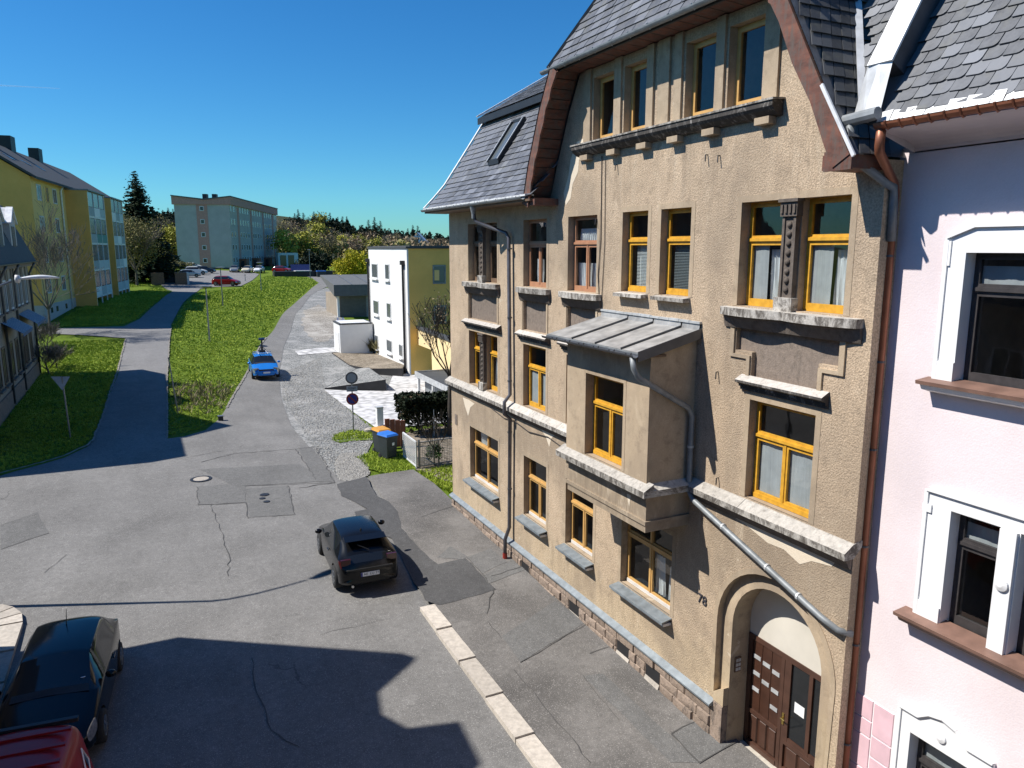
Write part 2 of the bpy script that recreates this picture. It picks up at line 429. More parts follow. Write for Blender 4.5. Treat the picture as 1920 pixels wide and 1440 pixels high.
plain('black_plastic', (.02, .02, .021), .5)
plain('bin_body', (.028, .036, .038), .55)
plain('bin_orange', (.62, .30, .05), .5); plain('bin_blue', (.03, .16, .55), .45)
plain('fence_white', (.66, .66, .65), .5); plain('fence_grey', (.28, .29, .29), .5, .3)
plain('wood_rust', (.28, .10, .05), .7, var=.2)
plain('wall_black', (.022, .022, .024), .85, var=.2, bmp=.3)
plain('shed_white', (.76, .76, .74), .6, var=.03)
plain('roof_grey', (.115, .12, .12), .8, var=.15); plain('roof_dark', (.05, .055, .06), .8, var=.2)
plain('garage_door', (.10, .10, .09), .7, var=.15)
plain('awning', (.06, .10, .19), .7)
plain('sign_grey', (.33, .34, .36), .6); plain('sign_rim', (.12, .11, .11), .6)
plain('sign_blue', (.012, .02, .22), .4); plain('sign_red', (.30, .03, .02), .4)
plain('balcony_panel', (.40, .45, .46), .6, objvar=.3); plain('balcony_green', (.03, .19, .17), .5)
def m_paint(name, col, rough=.18, metal=.0):
    m, t, b = newmat(name)
    b.inputs['Base Color'].default_value = (*col, 1); b.inputs['Roughness'].default_value = rough
    b.inputs['Metallic'].default_value = metal; b.inputs['Specular IOR Level'].default_value = .28; b.inputs['Coat Weight'].default_value = .18; b.inputs['Coat Roughness'].default_value = .06
    return m
m_paint('car_black', (.0055, .0058, .0068)); m_paint('car_blue', (.02, .20, .62), .25, .25); m_paint('car_red', (.22, .008, .010))
m_paint('van_red', (.26, .012, .014), .35); m_paint('car_silver', (.34, .36, .37), .3, .6); m_paint('car_white', (.68, .69, .68))
m_paint('car_cream', (.55, .50, .38)); m_paint('car_navy', (.012, .03, .14)); m_paint('car_darkblue', (.02, .03, .06))
plain('lamp_lens', (.34, .36, .39), .12, .6, var=.4, scale=18); plain('tail_lens', (.05, .006, .006), .15); plain('chrome', (.6, .6, .6), .2, .9)
plain('solar', (.03, .04, .12), .2)
def M(n): return MATS[n]

# ------------------------------------------------------------------ mesh helpers
class MB:
    def __init__(s): s.v = []; s.f = []; s.smooth = False
    def add(s, vs_, fs):
        o = len(s.v); s.v += [tuple(map(float, p)) for p in vs_]; s.f += [tuple(i + o for i in f) for f in fs]; return s
    def quad(s, a, b, c, d): return s.add([a, b, c, d], [(0, 1, 2, 3)])
    def box(s, x0, x1, y0, y1, z0, z1):
        vs_ = [(x, y, z) for x in (x0, x1) for y in (y0, y1) for z in (z0, z1)]
        return s.add(vs_, [(0, 1, 3, 2), (4, 6, 7, 5), (0, 4, 5, 1), (2, 3, 7, 6), (0, 2, 6, 4), (1, 5, 7, 3)])
    def obox(s, M4, sx, sy, sz):
        vs_ = [M4 @ Vector((x * sx / 2, y * sy / 2, z * sz / 2)) for x in (-1, 1) for y in (-1, 1) for z in (-1, 1)]
        return s.add(vs_, [(0, 1, 3, 2), (4, 6, 7, 5), (0, 4, 5, 1), (2, 3, 7, 6), (0, 2, 6, 4), (1, 5, 7, 3)])
    def bar(s, a, b, w, h=None):
        a, b = Vector(a), Vector(b); d = b - a; h = h or w
        q = d.to_track_quat('X', 'Z').to_matrix().to_4x4(); q.translation = (a + b) / 2
        return s.obox(q, d.length, w, h)
    def tube(s, pts, r, n=8, caps=True):
        pts = [Vector(p) for p in pts]; rs = r if isinstance(r, (list, tuple)) else [r] * len(pts)
        o = len(s.v); prev = None
        for i, p in enumerate(pts):
            d = (pts[min(i + 1, len(pts) - 1)] - pts[max(i - 1, 0)])
            if d.length < 1e-9: d = Vector((0, 0, 1))
            d.normalize()
            if prev is None:
                a = d.orthogonal().normalized()
            else:
                a = (prev - d * prev.dot(d));  a = a.normalized() if a.length > 1e-6 else d.orthogonal().normalized()
            prev = a; b = d.cross(a)
            for k in range(n):
                t = 2 * math.pi * k / n
                q = p + (a * math.cos(t) + b * math.sin(t)) * rs[i]; s.v.append(tuple(q))
        for i in range(len(pts) - 1):
            for k in range(n):
                k2 = (k + 1) % n
                s.f.append((o + i * n + k, o + i * n + k2, o + (i + 1) * n + k2, o + (i + 1) * n + k))
        if caps:
            s.f.append(tuple(o + k for k in reversed(range(n)))); e = o + (len(pts) - 1) * n
            s.f.append(tuple(e + k for k in range(n)))
        return s
    def lathe(s, prof, c=(0, 0, 0), n=16, axis='Z'):
        o = len(s.v)
        for (r, h) in prof:
            for k in range(n):
                t = 2 * math.pi * k / n; a, b = r * math.cos(t), r * math.sin(t)
                p = (a, b, h) if axis == 'Z' else ((h, a, b) if axis == 'X' else (b, h, a))
                s.v.append((c[0] + p[0], c[1] + p[1], c[2] + p[2]))
        m = len(prof)
        for i in range(m - 1):
            for k in range(n):
                k2 = (k + 1) % n; s.f.append((o + i * n + k, o + i * n + k2, o + (i + 1) * n + k2, o + (i + 1) * n + k))
        s.f.append(tuple(o + k for k in reversed(range(n)))); s.f.append(tuple(o + (m - 1) * n + k for k in range(n)))
        return s
    def prism(s, poly, f0, f1):
        """poly: 2D points, f0/f1: functions (a,b)->3D for the two caps"""
        n = len(poly); tris = tessellate_polygon([[Vector((p[0], p[1], 0)) for p in poly]])
        vs_ = [f0(*p) for p in poly] + [f1(*p) for p in poly]
        fs = [tuple(t) for t in tris] + [tuple(i + n for i in reversed(t)) for t in tris]
        fs += [(i, (i + 1) % n, (i + 1) % n + n, i + n) for i in range(n)]
        return s.add(vs_, fs)
    def sweepY(s, prof, y0, y1):
        """profile in (x,z) swept along y"""
        return s.prism(prof, lambda a, b: (a, y0, b), lambda a, b: (a, y1, b))
    def mesh(s, name, mat, smooth=False, keep=False):
        me = bpy.data.meshes.new(name); me.from_pydata(s.v, [], s.f)
        if keep:
            me.materials.append(M(mat)); return me
        bm = bmesh.new(); bm.from_mesh(me); bmesh.ops.recalc_face_normals(bm, faces=bm.faces); bm.to_mesh(me); bm.free()
        if smooth: me.shade_smooth()
        if mat: me.materials.append(M(mat) if isinstance(mat, str) else mat)
        return me

def obj(name, me, parent=None, loc=None, kind=None, label=None):
    o = bpy.data.objects.new(name, me); COL.objects.link(o)
    if parent is not None:
        o.parent = parent
        if parent.get('_w') is not None:            # world-built part under an Empty at the thing's base
            o.location = -Vector(parent['_w'])
    if loc is not None: o.location = loc
    if kind: o['kind'] = kind
    if label: o['label'] = label
    return o
def part(name, mb, mat, parent, smooth=False, kind=None, label=None):
    return obj(name, mb.mesh(name, mat, smooth), parent, kind=kind, label=label)
def thing(name, label, cat, loc=(0, 0, 0), rz=0, group=None, world=True):
    o = bpy.data.objects.new(name, None); COL.objects.link(o); o.empty_display_size = .3
    o.location = loc; o.rotation_euler = (0, 0, rz); o['label'] = label; o['category'] = cat
    if group: o['group'] = group
    if world: o['_w'] = tuple(map(float, loc))
    return o
def tagm(o, label, cat, group=None):
    o['label'] = label; o['category'] = cat
    if group: o['group'] = group
    return o
def struct(name, mb, mat, smooth=False): return obj(name, mb.mesh(name, mat, smooth), kind='structure')
def copytree(o, parent=None):
    c = o.copy(); COL.objects.link(c)
    if parent is not None: c.parent = parent
    for ch in list(o.children): copytree(ch, c)
    return c
def text_mesh(name, body, size, mat, extrude=.004):
    cu = bpy.data.curves.new(name, 'FONT'); cu.body = body; cu.size = size; cu.extrude = extrude; cu.align_x = 'CENTER'; cu.align_y = 'CENTER'
    tmp = bpy.data.objects.new(name, cu); COL.objects.link(tmp)
    bpy.context.view_layer.update()
    me = bpy.data.meshes.new_from_object(tmp.evaluated_get(bpy.context.evaluated_depsgraph_get()))
    bpy.data.objects.remove(tmp); bpy.data.curves.remove(cu)
    me.materials.clear(); me.materials.append(M(mat)); return me

# ================================================================== GROUND
def pip(poly, x, y):
    ins = np.zeros(len(x), bool); n = len(poly)
    for i in range(n):
        x0, y0 = poly[i]; x1, y1 = poly[(i + 1) % n]
        c = ((y0 > y) != (y1 > y)) & (x < (x1 - x0) * (y - y0) / (y1 - y0 + 1e-12) + x0)
        ins ^= c
    return ins
def W(pts):
    """mixed list of photo pixels (u,v) and world points ('w',x,y) -> world xy"""
    return [((p[1], p[2]) if p[0] == 'w' else tuple(px(*p)[:2])) for p in pts]
def sheet_mesh(name, poly, mat, off, step=1.0, zf=None, rough=0.):
    b = []
    for i in range(len(poly)):
        a = np.array(poly[i]); c = np.array(poly[(i + 1) % len(poly)])
        n = max(1, int(np.ceil(np.linalg.norm(c - a) / step)))
        for k in range(n): b.append(a + (c - a) * k / n)
    if rough:
        b = [p + np.array([rnd.uniform(-rough, rough), rnd.uniform(-rough, rough)]) for p in b]
    b = [tuple(p) for p in b]
    xs, ys = [p[0] for p in b], [p[1] for p in b]
    gx, gy = np.meshgrid(np.arange(min(xs), max(xs), step), np.arange(min(ys), max(ys), step))
    gx, gy = gx.ravel(), gy.ravel()
    ins = pip(b, gx, gy)
    pts = [Vector(p) for p in b] + [Vector((x, y)) for x, y in zip(gx[ins], gy[ins])]
    ed = [(i, (i + 1) % len(b)) for i in range(len(b))]
    v, e, f, *_ = delaunay_2d_cdt(pts, ed, [list(range(len(b)))], 1, 1e-4)
    X = np.array([p.x for p in v]); Y = np.array([p.y for p in v])
    Z = Tn(X, Y) + off
    if zf is not None: Z = Z + zf(X, Y)
    mb = MB(); mb.add(list(zip(X, Y, Z)), [tuple(q) for q in f])
    return mb.mesh(name, mat, True)
def sheet(name, poly, mat, off, step=1.0, zf=None, parent=None, rough=0.):
    return obj(name, sheet_mesh(name, poly, mat, off, step, zf, rough), parent, kind=None if parent else 'structure')

def axis(core0, core1, st, lo, hi, g=1.25):
    a = list(np.arange(core0, core1 + .01, st)); s = st
    while a[-1] < hi: s *= g; a.append(a[-1] + s)
    s = st
    while a[0] > lo: s *= g; a.insert(0, a[0] - s)
    return np.array(a)
gx = axis(-45, 60, 1.6, -900, 1200); gy = axis(0, 150, 1.6, -90, 1500)
GX, GY = np.meshgrid(gx, gy)
GZ = Tn(GX.ravel(), GY.ravel()) - .06
mb = MB(); nx = len(gx)
mb.add(list(zip(GX.ravel(), GY.ravel(), GZ)), [(j * nx + i, j * nx + i + 1, (j + 1) * nx + i + 1, (j + 1) * nx + i) for j in range(len(gy) - 1) for i in range(nx - 1)])
_fw = lambda f: np.mean([(mb.v[i][0] - CAM[0]) * math.sin(HEAD) + (mb.v[i][1] - CAM[1]) * math.cos(HEAD) for i in f])
hill = MB(); hill.v = list(mb.v); _k = [(_fw(f) > 212 and mb.v[f[0]][1] > 150) for f in mb.f]
hill.f = [f for f, k in zip(mb.f, _k) if k]; mb.f = [f for f, k in zip(mb.f, _k) if not k]
ground = struct('ground', mb, 'grass', True); hillside = struct('hillside', hill, 'forest_floor', True)

ROAD = W([('w', -3.42, -25), ('w', -3.42, 16.5), ('w', -2.9, 17.6), (815, 1085), (790, 1010), (745, 935), (690, 895), (640, 901), (592, 852), (548, 802), (527, 745), (523, 700),
          (532, 650), (556, 585), (583, 553), (612, 538), (640, 530), (640, 519), (600, 516), (560, 515), (585, 521), (598, 530), (575, 549), (540, 579),
          (503, 630), (475, 672), (441, 735), (411, 785), (386, 806), (345, 818), (314, 822), (314, 700), (222, 700), (200, 760), (174, 826), (162, 838), (120, 858), (30, 883), (0, 892),
          ('w', -50, 36.2), ('w', -50, 22.3), ('w', -14.3, 22.3), ('w', -13.4, 22.0), ('w', -12.8, 21.3), ('w', -12.6, 20.6), ('w', -12.6, -25)])
road = sheet('road', ROAD, 'asphalt', -.006, 1.2)
PATH = W([(222, 704), (314, 704), (317, 650), (321, 608), (345, 566), (376, 541), (345, 538), (322, 548), (298, 566), (262, 598), (232, 612), (62, 617), (62, 624), (150, 628), (236, 634), (222, 690)])
path = sheet('path', PATH, 'asphalt_path', .006, 1.2)
PARK = W([(300, 532), (322, 549), (345, 539), (378, 541), (400, 538), (450, 537), (472, 526), (486, 514), (470, 510), (440, 508), (380, 506), (335, 512), (285, 520)])
sheet('parking_area', PARK, 'asphalt_path', .012, 1.5)
GRAV = W([(640, 912), (575, 850), (535, 800), (515, 745), (512, 700), (522, 650), (547, 585), (576, 553), (612, 539), (634, 548), (632, 590), (648, 600), (700, 600), (690, 650), (760, 690), (740, 735), (612, 731), (706, 806), (690, 845), (690, 885), (668, 903)])
sheet('gravel_area', GRAV, 'gravel', -.026, 1.0, rough=.12)
sheet('pebble_strip', W([(636, 900), (628, 870), (640, 850), (668, 848), (690, 868), (692, 890), (665, 904)]), 'pebbles_ground', -.016, .6, rough=.1)
sheet('gravel_wash', W([(592, 640), (566, 615), (572, 580), (600, 570), (632, 595), (636, 620), (610, 640)]), 'pebbles_ground', -.018, 1., rough=.25)
sheet('driveway', W([(608, 731), (725, 733), (738, 700), (768, 700), (806, 700), (838, 735), ('w', 12.6, 37), ('w', 3.4, 36.2), (706, 803)]), 'pavers', .004, 1.)
sheet('paved_strip', W([(553, 658), (560, 666), (640, 659), (668, 656), (664, 650), (600, 652)]), 'pavers', .004, 1.)

def pave_z(x, y):
    return .105 * (1 - sstep(17.6, 19.6, y) * (1 - sstep(-3.4, -1.3, x)))
PAVE = [(-3.1, -25), (-3.1, 17.5)] + W([(800, 1105), (760, 1020), (735, 960), (690, 897), (775, 885), (815, 912), (850, 945)]) + [(.35, 24.0), (.35, -25)]
pavement = sheet('pavement', PAVE, 'asphalt_pave', .004, .6, pave_z)
DARK = W([(632, 908), (687, 897), (703, 930), (728, 945), (747, 963), (753, 993), (785, 1030), (820, 1063), (873, 1053), (930, 1113), (823, 1143), (797, 1133), (772, 1085), (735, 1010), (672, 985), (664, 960), (690, 955), (640, 930)])
sheet('asphalt_repair', DARK, 'asphalt_dark', .011, .5, pave_z, pavement, rough=.03)
for pl, mt, off in [([(1093, 1277), (1130, 1271), (1310, 1440), (1258, 1440)], 'asphalt_patch', .006), ([(941, 1201), (1041, 1134), (1096, 1176), (977, 1250)], 'asphalt_patch', .005),
                    ([(1258, 1385), (1303, 1363), (1377, 1402), (1310, 1440)], 'asphalt_patch', .008), ([(875, 1052), (920, 1035), (950, 1060), (905, 1082)], 'asphalt_patch', .005),
                    ([(905, 1085), (962, 1055), (992, 1072), (915, 1102)], 'asphalt_patch', .007), ([(820, 1050), (845, 1030), (876, 1050), (868, 1056)], 'asphalt_patch', .004)]:
    sheet('asphalt_repair', W(pl), mt, off + .005, .5, pave_z, pavement, rough=.015)
for pl in [[(370, 913), (460, 905), (462, 942), (372, 947)], [(461, 916), (540, 911), (551, 965), (466, 970)], [(376, 880), (560, 870), (620, 902), (440, 912)], [(560, 840), (590, 838), (628, 905), (590, 900)], [(0, 985), (70, 960), (90, 1000), (0, 1030)]]:
    sheet('asphalt_repair', W(pl), 'asphalt_patch', .005, .7, None, road, rough=.03)
# tar seams and cracks, thin ribbons lying on the asphalt
def ribbon(mb, pts, w, off, zf=None, jit=.03):
    P = []
    for i in range(len(pts) - 1):
        a, b = np.array(pts[i]), np.array(pts[i + 1]); n = max(1, int(np.linalg.norm(b - a) / .25))
        for k in range(n): P.append(a + (b - a) * k / n + np.array([rnd.uniform(-jit, jit), rnd.uniform(-jit, jit)]))
    P.append(np.array(pts[-1])); vs_ = []
    for i, p in enumerate(P):
        d = P[min(i + 1, len(P) - 1)] - P[max(i - 1, 0)]; d = d / (np.linalg.norm(d) + 1e-9); nrm = np.array([-d[1], d[0]]); ww = w * rnd.uniform(.5, 1.4)
        for s_ in (-1, 1):
            q = p + nrm * ww * s_ / 2; z = T(*q) + off
            if zf is not None: z += float(zf(np.array([q[0]]), np.array([q[1]]))[0])
            vs_.append((q[0], q[1], z))
    mb.add(vs_, [(2 * i, 2 * i + 1, 2 * i + 3, 2 * i + 2) for i in range(len(P) - 1)])
mb = MB()
for pl, w in [([(378, 866), (440, 850), (555, 842), (590, 838)], .05), ([(555, 842), (592, 900)], .04), ([(592, 838), (628, 905), (560, 915)], .06), ([(440, 912), (628, 905)], .04), ([(370, 913), (372, 947), (460, 943)], .04),
              ([(460, 943), (466, 972)], .05), ([(540, 911), (551, 965), (510, 968)], .05), ([(395, 945), (430, 1040), (428, 1080)], .03), ([(470, 1235), (485, 1300), (505, 1370), (560, 1400)], .03),
              ([(80, 1075), (125, 1040)], .02), ([(600, 1190), (730, 1160)], .015), ([(330, 862), (420, 845)], .03), ([(0, 985), (70, 965)], .02)]:
    ribbon(mb, W(pl), w * .7, .009, None, .05)
part('cracks', mb, 'tar', road, kind='stuff')
mb = MB()
for pl, w in [([(964, 1266), (1035, 1350), (1106, 1440)], .025), ([(922, 1088), (983, 1067)], .03), ([(977, 1250), (1100, 1177)], .025), ([(1103, 1234), (1142, 1221)], .02), ([(790, 975), (850, 955)], .03), ([(1258, 1385), (1310, 1440)], .05),
              ([(1258, 1385), (1303, 1363)], .04), ([(915, 1175), (940, 1205)], .02), ([(1310, 1440), (1377, 1402)], .05), ([(875, 1052), (905, 1082), (915, 1102)], .03), ([(1093, 1277), (1160, 1360)], .015), ([(912, 1160), (925, 1110)], .03)]:
    ribbon(mb, W(pl), w * .7, .019, pave_z, .03)
part('cracks', mb, 'tar', pavement, kind='stuff')
# kerbs: granite slabs, one by one
kerb = bpy.data.objects.new('kerb', None); COL.objects.link(kerb); kerb['kind'] = 'structure'
y = 17.35
while y > -8:
    L = rnd.uniform(1.25, 1.5); x0 = -3.5 + rnd.uniform(-.012, .012); zt = T(-3.3, y - L / 2) + .112 + rnd.uniform(-.006, .006)
    mb = MB().box(x0, -3.1 + rnd.uniform(-.006, .01), y - L + .022, y, zt - .3, zt)
    me = mb.mesh('kerb_stone', 'granite'); o = obj('kerb_stone', me, kerb)
    y -= L
def lefts():
    out = [((-40 + 1.3 * i, 22.3), (-40 + 1.3 * (i + 1), 22.3), (0, -1)) for i in range(19)]
    c = (-14.2, 20.7); r = 1.6; n = 5
    for k in range(n):
        a0, a1 = R(90 - 90 * k / n), R(90 - 90 * (k + 1) / n)
        out.append(((c[0] + r * math.cos(a0), c[1] + r * math.sin(a0)), (c[0] + r * math.cos(a1), c[1] + r * math.sin(a1)), None))
    yy = 20.7
    for i in range(20): out.append(((-12.6, yy), (-12.6, yy - 1.4), (-1, 0))); yy -= 1.4
    return out
kl = bpy.data.objects.new('kerb', None); COL.objects.link(kl); kl['kind'] = 'structure'
for a, b, nrm in lefts():
    a, b = np.array(a), np.array(b); d = (b - a) / np.linalg.norm(b - a)
    if nrm is None: c = np.array((-14.2, 20.7)); na = (c - a) / 1.6; nb = (c - b) / 1.6
    else: na = nb = np.array(nrm, float)
    a2, b2 = a + d * .01, b - d * .01; z = T(*(a + b) / 2) + .11; wd_ = .52
    ps = [a2, b2, b2 + nb * wd_, a2 + na * wd_]
    mb = MB(); mb.add([(p[0], p[1], z) for p in ps] + [(p[0], p[1], z - .3) for p in ps], [(0, 1, 2, 3), (7, 6, 5, 4), (0, 4, 5, 1), (1, 5, 6, 2), (2, 6, 7, 3), (3, 7, 4, 0)])
    obj('kerb_stone', mb.mesh('kerb_stone', 'granite'), kl)
lp = [(-13.1, -25), (-13.1, 20.7)] + [(-14.2 + 1.07 * math.cos(R(a)), 20.7 + 1.07 * math.sin(R(a))) for a in (15, 35, 55, 75, 90)] + [(-40, 21.77), (-40, -25)]
sheet('left_pavement', lp, 'pebbles_ground', .09, 1.)
# thin edging stone along the left side of the lane
mb = MB(); ribbon(mb, W([(500, 633), (474, 674), (441, 736), (425, 765)]), .12, .03, None, .02); ribbon(mb, W([(314, 822), (314, 700), (317, 650), (321, 612)]), .07, .04, None, .03)
ribbon(mb, W([(236, 636), (222, 690), (200, 760), (176, 824), (164, 836), (122, 856), (30, 881), (0, 889)]), .10, .05, None, .03)
obj('edging', mb.mesh('edging', 'edge_stone'), road)
# manhole
mc = px(377, 898); man = thing('manhole_cover', 'round iron manhole cover with pale concrete centre in the sunlit road', 'manhole', mc)
part('frame', MB().lathe([(.40, -.05), (.40, .012), (.30, .014), (.30, -.05)], mc, 28), 'metal_dark', man)
part('lid', MB().lathe([(.285, -.05), (.285, .012), (.20, .018)], mc, 28), 'granite', man)
for u, v, r in [(496, 928, .17), (492, 935, .11), (500, 941, .12)]:
    c = px(u, v); vb = thing('valve_cap', {928: 'largest of three iron valve caps in the road patch', 935: 'left iron valve cap in the road patch', 941: 'lowest iron valve cap in the road patch'}[v], 'valve cap', c)
    part('cap', MB().lathe([(r, -.02), (r, .02), (r * .8, .026)], c, 14), 'metal_dark', vb)

# ------------------------------------------------------------------ grass
LAWNS = [[(316, 818), (345, 812), (385, 800), (410, 778), (440, 728), (475, 664), (503, 622), (540, 574), (575, 546), (596, 531), (585, 523), (555, 517), (500, 517), (470, 530), (452, 541), (400, 545), (377, 547), (350, 567), (324, 610), (320, 650), (318, 720)],
         [(70, 706), (100, 640), (232, 636), (215, 700), (178, 806), (160, 830), (120, 850), (40, 873), (2, 882), (2, 800), (40, 750)],
         [(95, 612), (225, 609), (255, 598), (300, 560), (322, 546), (300, 537), (240, 547), (140, 583)],
         [(230, 540), (300, 532), (280, 520), (330, 508), (300, 500), (240, 508)], [(622, 825), (700, 822), (705, 812), (660, 806), (628, 815)], [(668, 858), (700, 846), (760, 850), (775, 880), (720, 890), (690, 876)], [(775, 885), (850, 870), (850, 925), (815, 908)]]
DRY = W([(318, 720), (360, 705), (432, 700), (438, 728), (409, 778), (385, 800), (350, 808), (330, 770)])
sheet('verge_patch', W([(622, 827), (632, 815), (660, 806), (703, 812), (702, 824), (640, 829)]), 'grass', .006, .7, rough=.12)
sheet('garden_soil', W([(760, 850), (783, 880), (850, 905), ('w', 3, 24.2), ('w', 14, 24.2), ('w', 14, 36), ('w', 3.6, 35.5), (735, 815)]), 'dirt', -.01, 1., rough=.1)
sheet('verge_patch', W([(665, 855), (700, 846), (770, 850), (778, 884), (725, 892), (690, 878)]), 'grass', .008, .7, rough=.12)
def tufts(name, polys, dens, mat, hmin, hmax, maxn, seed):
    g = np.random.default_rng(seed); V = []; 
    for poly in polys:
        a = np.array(poly); lo, hi = a.min(0), a.max(0); n = int(min((hi - lo).prod() * dens, 90000))
        x = g.uniform(lo[0], hi[0], n); y = g.uniform(lo[1], hi[1], n); k = pip(poly, x, y); x, y = x[k], y[k]
        d = np.hypot(x - CAM[0], y - CAM[1]); keep = g.random(len(x)) < np.clip((45 / d) ** 1.3, 0, 1); x, y, d = x[keep], y[keep], d[keep]
        V.append(np.c_[x, y, Tn(x, y) - .03, np.clip(d / 45, .7, 2.6)])
    V = np.concatenate(V)
    if name == 'dry_grass':
        c0 = V[:, :2].mean(0); q = ((V[:, :2] - c0) ** 2).sum(1); V = V[g.random(len(V)) < .5 * np.exp(-q / 9.)]
    if len(V) > maxn: V = V[g.choice(len(V), maxn, replace=False)]
    n = len(V); B = 5
    base = np.repeat(V, B, 0); m = len(base)
    ang = g.uniform(0, 6.283, m); r = g.uniform(0, .10, m) * base[:, 3]; h = g.uniform(hmin, hmax, m) * (.7 + .3 * base[:, 3]); w = g.uniform(.012, .03, m) * base[:, 3] * 1.6
    bx, by = base[:, 0] + r * np.cos(ang), base[:, 1] + r * np.sin(ang); t = g.uniform(0, 6.283, m); ln = g.uniform(.2, .9, m) * h
    P = np.empty((m, 3, 3))
    P[:, 0] = np.c_[bx - w * np.sin(t), by + w * np.cos(t), base[:, 2]]; P[:, 1] = np.c_[bx + w * np.sin(t), by - w * np.cos(t), base[:, 2]]
    P[:, 2] = np.c_[bx + ln * np.cos(ang), by + ln * np.sin(ang), base[:, 2] + h]
    return tri_obj(name, P, mat)
def tri_mesh(name, P, mat):
    P = P.reshape(-1, 3); m = len(P) // 3; me = bpy.data.meshes.new(name)
    me.vertices.add(len(P)); me.vertices.foreach_set('co', P.astype(np.float32).ravel())
    me.loops.add(len(P)); me.loops.foreach_set('vertex_index', np.arange(len(P), dtype=np.int32))
    me.polygons.add(m); me.polygons.foreach_set('loop_start', np.arange(0, len(P), 3, dtype=np.int32))
    me.update(calc_edges=True); me.materials.append(M(mat)); return me
def tri_obj(name, P, mat, parent=None, kind='stuff'): return obj(name, tri_mesh(name, P, mat), parent, kind=kind)
LW = [W(p) for p in LAWNS]
g1 = tufts('grass', LW[:4], 60, 'blade', .035, .10, 80000, 1); g1['label'] = 'green spring lawn grass beside the lane and path'; g1['category'] = 'grass'
g2 = tufts('verge_grass', LW[4:], 130, 'blade', .05, .16, 9000, 2); g2['label'] = 'grass tufts around the wheelie bins and garden fence'; g2['category'] = 'grass'
g3 = tufts('dry_grass', [DRY], 45, 'blade_dry', .08, .30, 6000, 3); g3['label'] = 'withered brown grass on the corner bank'; g3['category'] = 'grass'
# loose pebbles
def pebbles(name, poly, n, s0, s1, mat, seed, off=.0):
    g = np.random.default_rng(seed); a = np.array(poly); lo, hi = a.min(0), a.max(0)
    x = g.uniform(lo[0], hi[0], n * 2); y = g.uniform(lo[1], hi[1], n * 2); k = pip(poly, x, y); x, y = x[k][:n], y[k][:n]; z = Tn(x, y) + off
    s = g.uniform(s0, s1, len(x)); a0 = g.uniform(0, 6.28, len(x)); T_ = []
    top = np.c_[x, y, z + s * .6]
    ring = [np.c_[x + s * np.cos(a0 + q * 2.094) * g.uniform(.7, 1.2, len(x)), y + s * np.sin(a0 + q * 2.094) * g.uniform(.7, 1.2, len(x)), z] for q in range(3)]
    for q in range(3): T_.append(np.stack([top, ring[q], ring[(q + 1) % 3]], 1))
    return tri_obj(name, np.concatenate(T_), mat)
plain('pebble_mat', (.36, .345, .315), .9, var=.5, scale=25)
q = pebbles('pebbles', W([(636, 900), (628, 870), (640, 850), (668, 848), (690, 868), (692, 890), (665, 904)]), 5000, .02, .05, 'pebble_mat', 5); q['label'] = 'loose pale pebbles between road and verge'; q['category'] = 'pebbles'
q = pebbles('gravel_stones', W([(640, 904), (592, 850), (530, 745), (526, 700), (600, 670), (612, 731), (706, 806), (690, 845)]), 9000, .02, .055, 'pebble_mat', 6); q['label'] = 'grey gravel covering the forecourt beside the lane'; q['category'] = 'gravel'

# ================================================================== BROWN CORNER HOUSE
def poly_wall(outer, holes, f3, mb=None):
    """polygon with holes in 2D -> triangles; f3(a,b) -> 3D"""
    loops = [outer] + holes
    tris = tessellate_polygon([[Vector((p[0], p[1], 0)) for p in l] for l in loops])
    flat = [p for l in loops for p in l]
    mb = mb or MB(); mb.add([f3(*p) for p in flat], [tuple(t) for t in tris]); return mb
def reveal(mb, loop, f0, f1, closed=True):
    n = len(loop); rng = range(n if closed else n - 1)
    mb.add([f0(*p) for p in loop] + [f1(*p) for p in loop], [(i, (i + 1) % n, (i + 1) % n + n, i + n) for i in rng]); return mb
def rect(y0, y1, z0, z1): return [(y0, z0), (y1, z0), (y1, z1), (y0, z1)]
def arc(yc, zc, r, n=20): return [(yc + r * math.cos(math.pi * k / n), zc + r * math.sin(math.pi * k / n)) for k in range(n + 1)]

def curtain_mesh(y0, y1, z0, z1, x, fold=.09, amp=.025, taper=0.):
    mb = MB(); n = max(6, int((y1 - y0) / .03)); vs_ = []
    for j, z in enumerate((z0, (z0 + z1) / 2, z1)):
        for i in range(n + 1):
            t = i / n; yy = y0 + (y1 - y0) * t
            if taper and j < 2: yy = y0 + (y1 - y0) * (t * (1 - taper * (1 - j * .5)) + (taper * (1 - j * .5) if taper > 0 else 0))
            vs_.append((x + amp * math.sin(yy / fold * 6.283 + j) + rnd.uniform(-.004, .004), yy, z))
    mb.add(vs_, [(j * (n + 1) + i, j * (n + 1) + i + 1, (j + 1) * (n + 1) + i + 1, (j + 1) * (n + 1) + i) for j in range(2) for i in range(n)])
    return mb

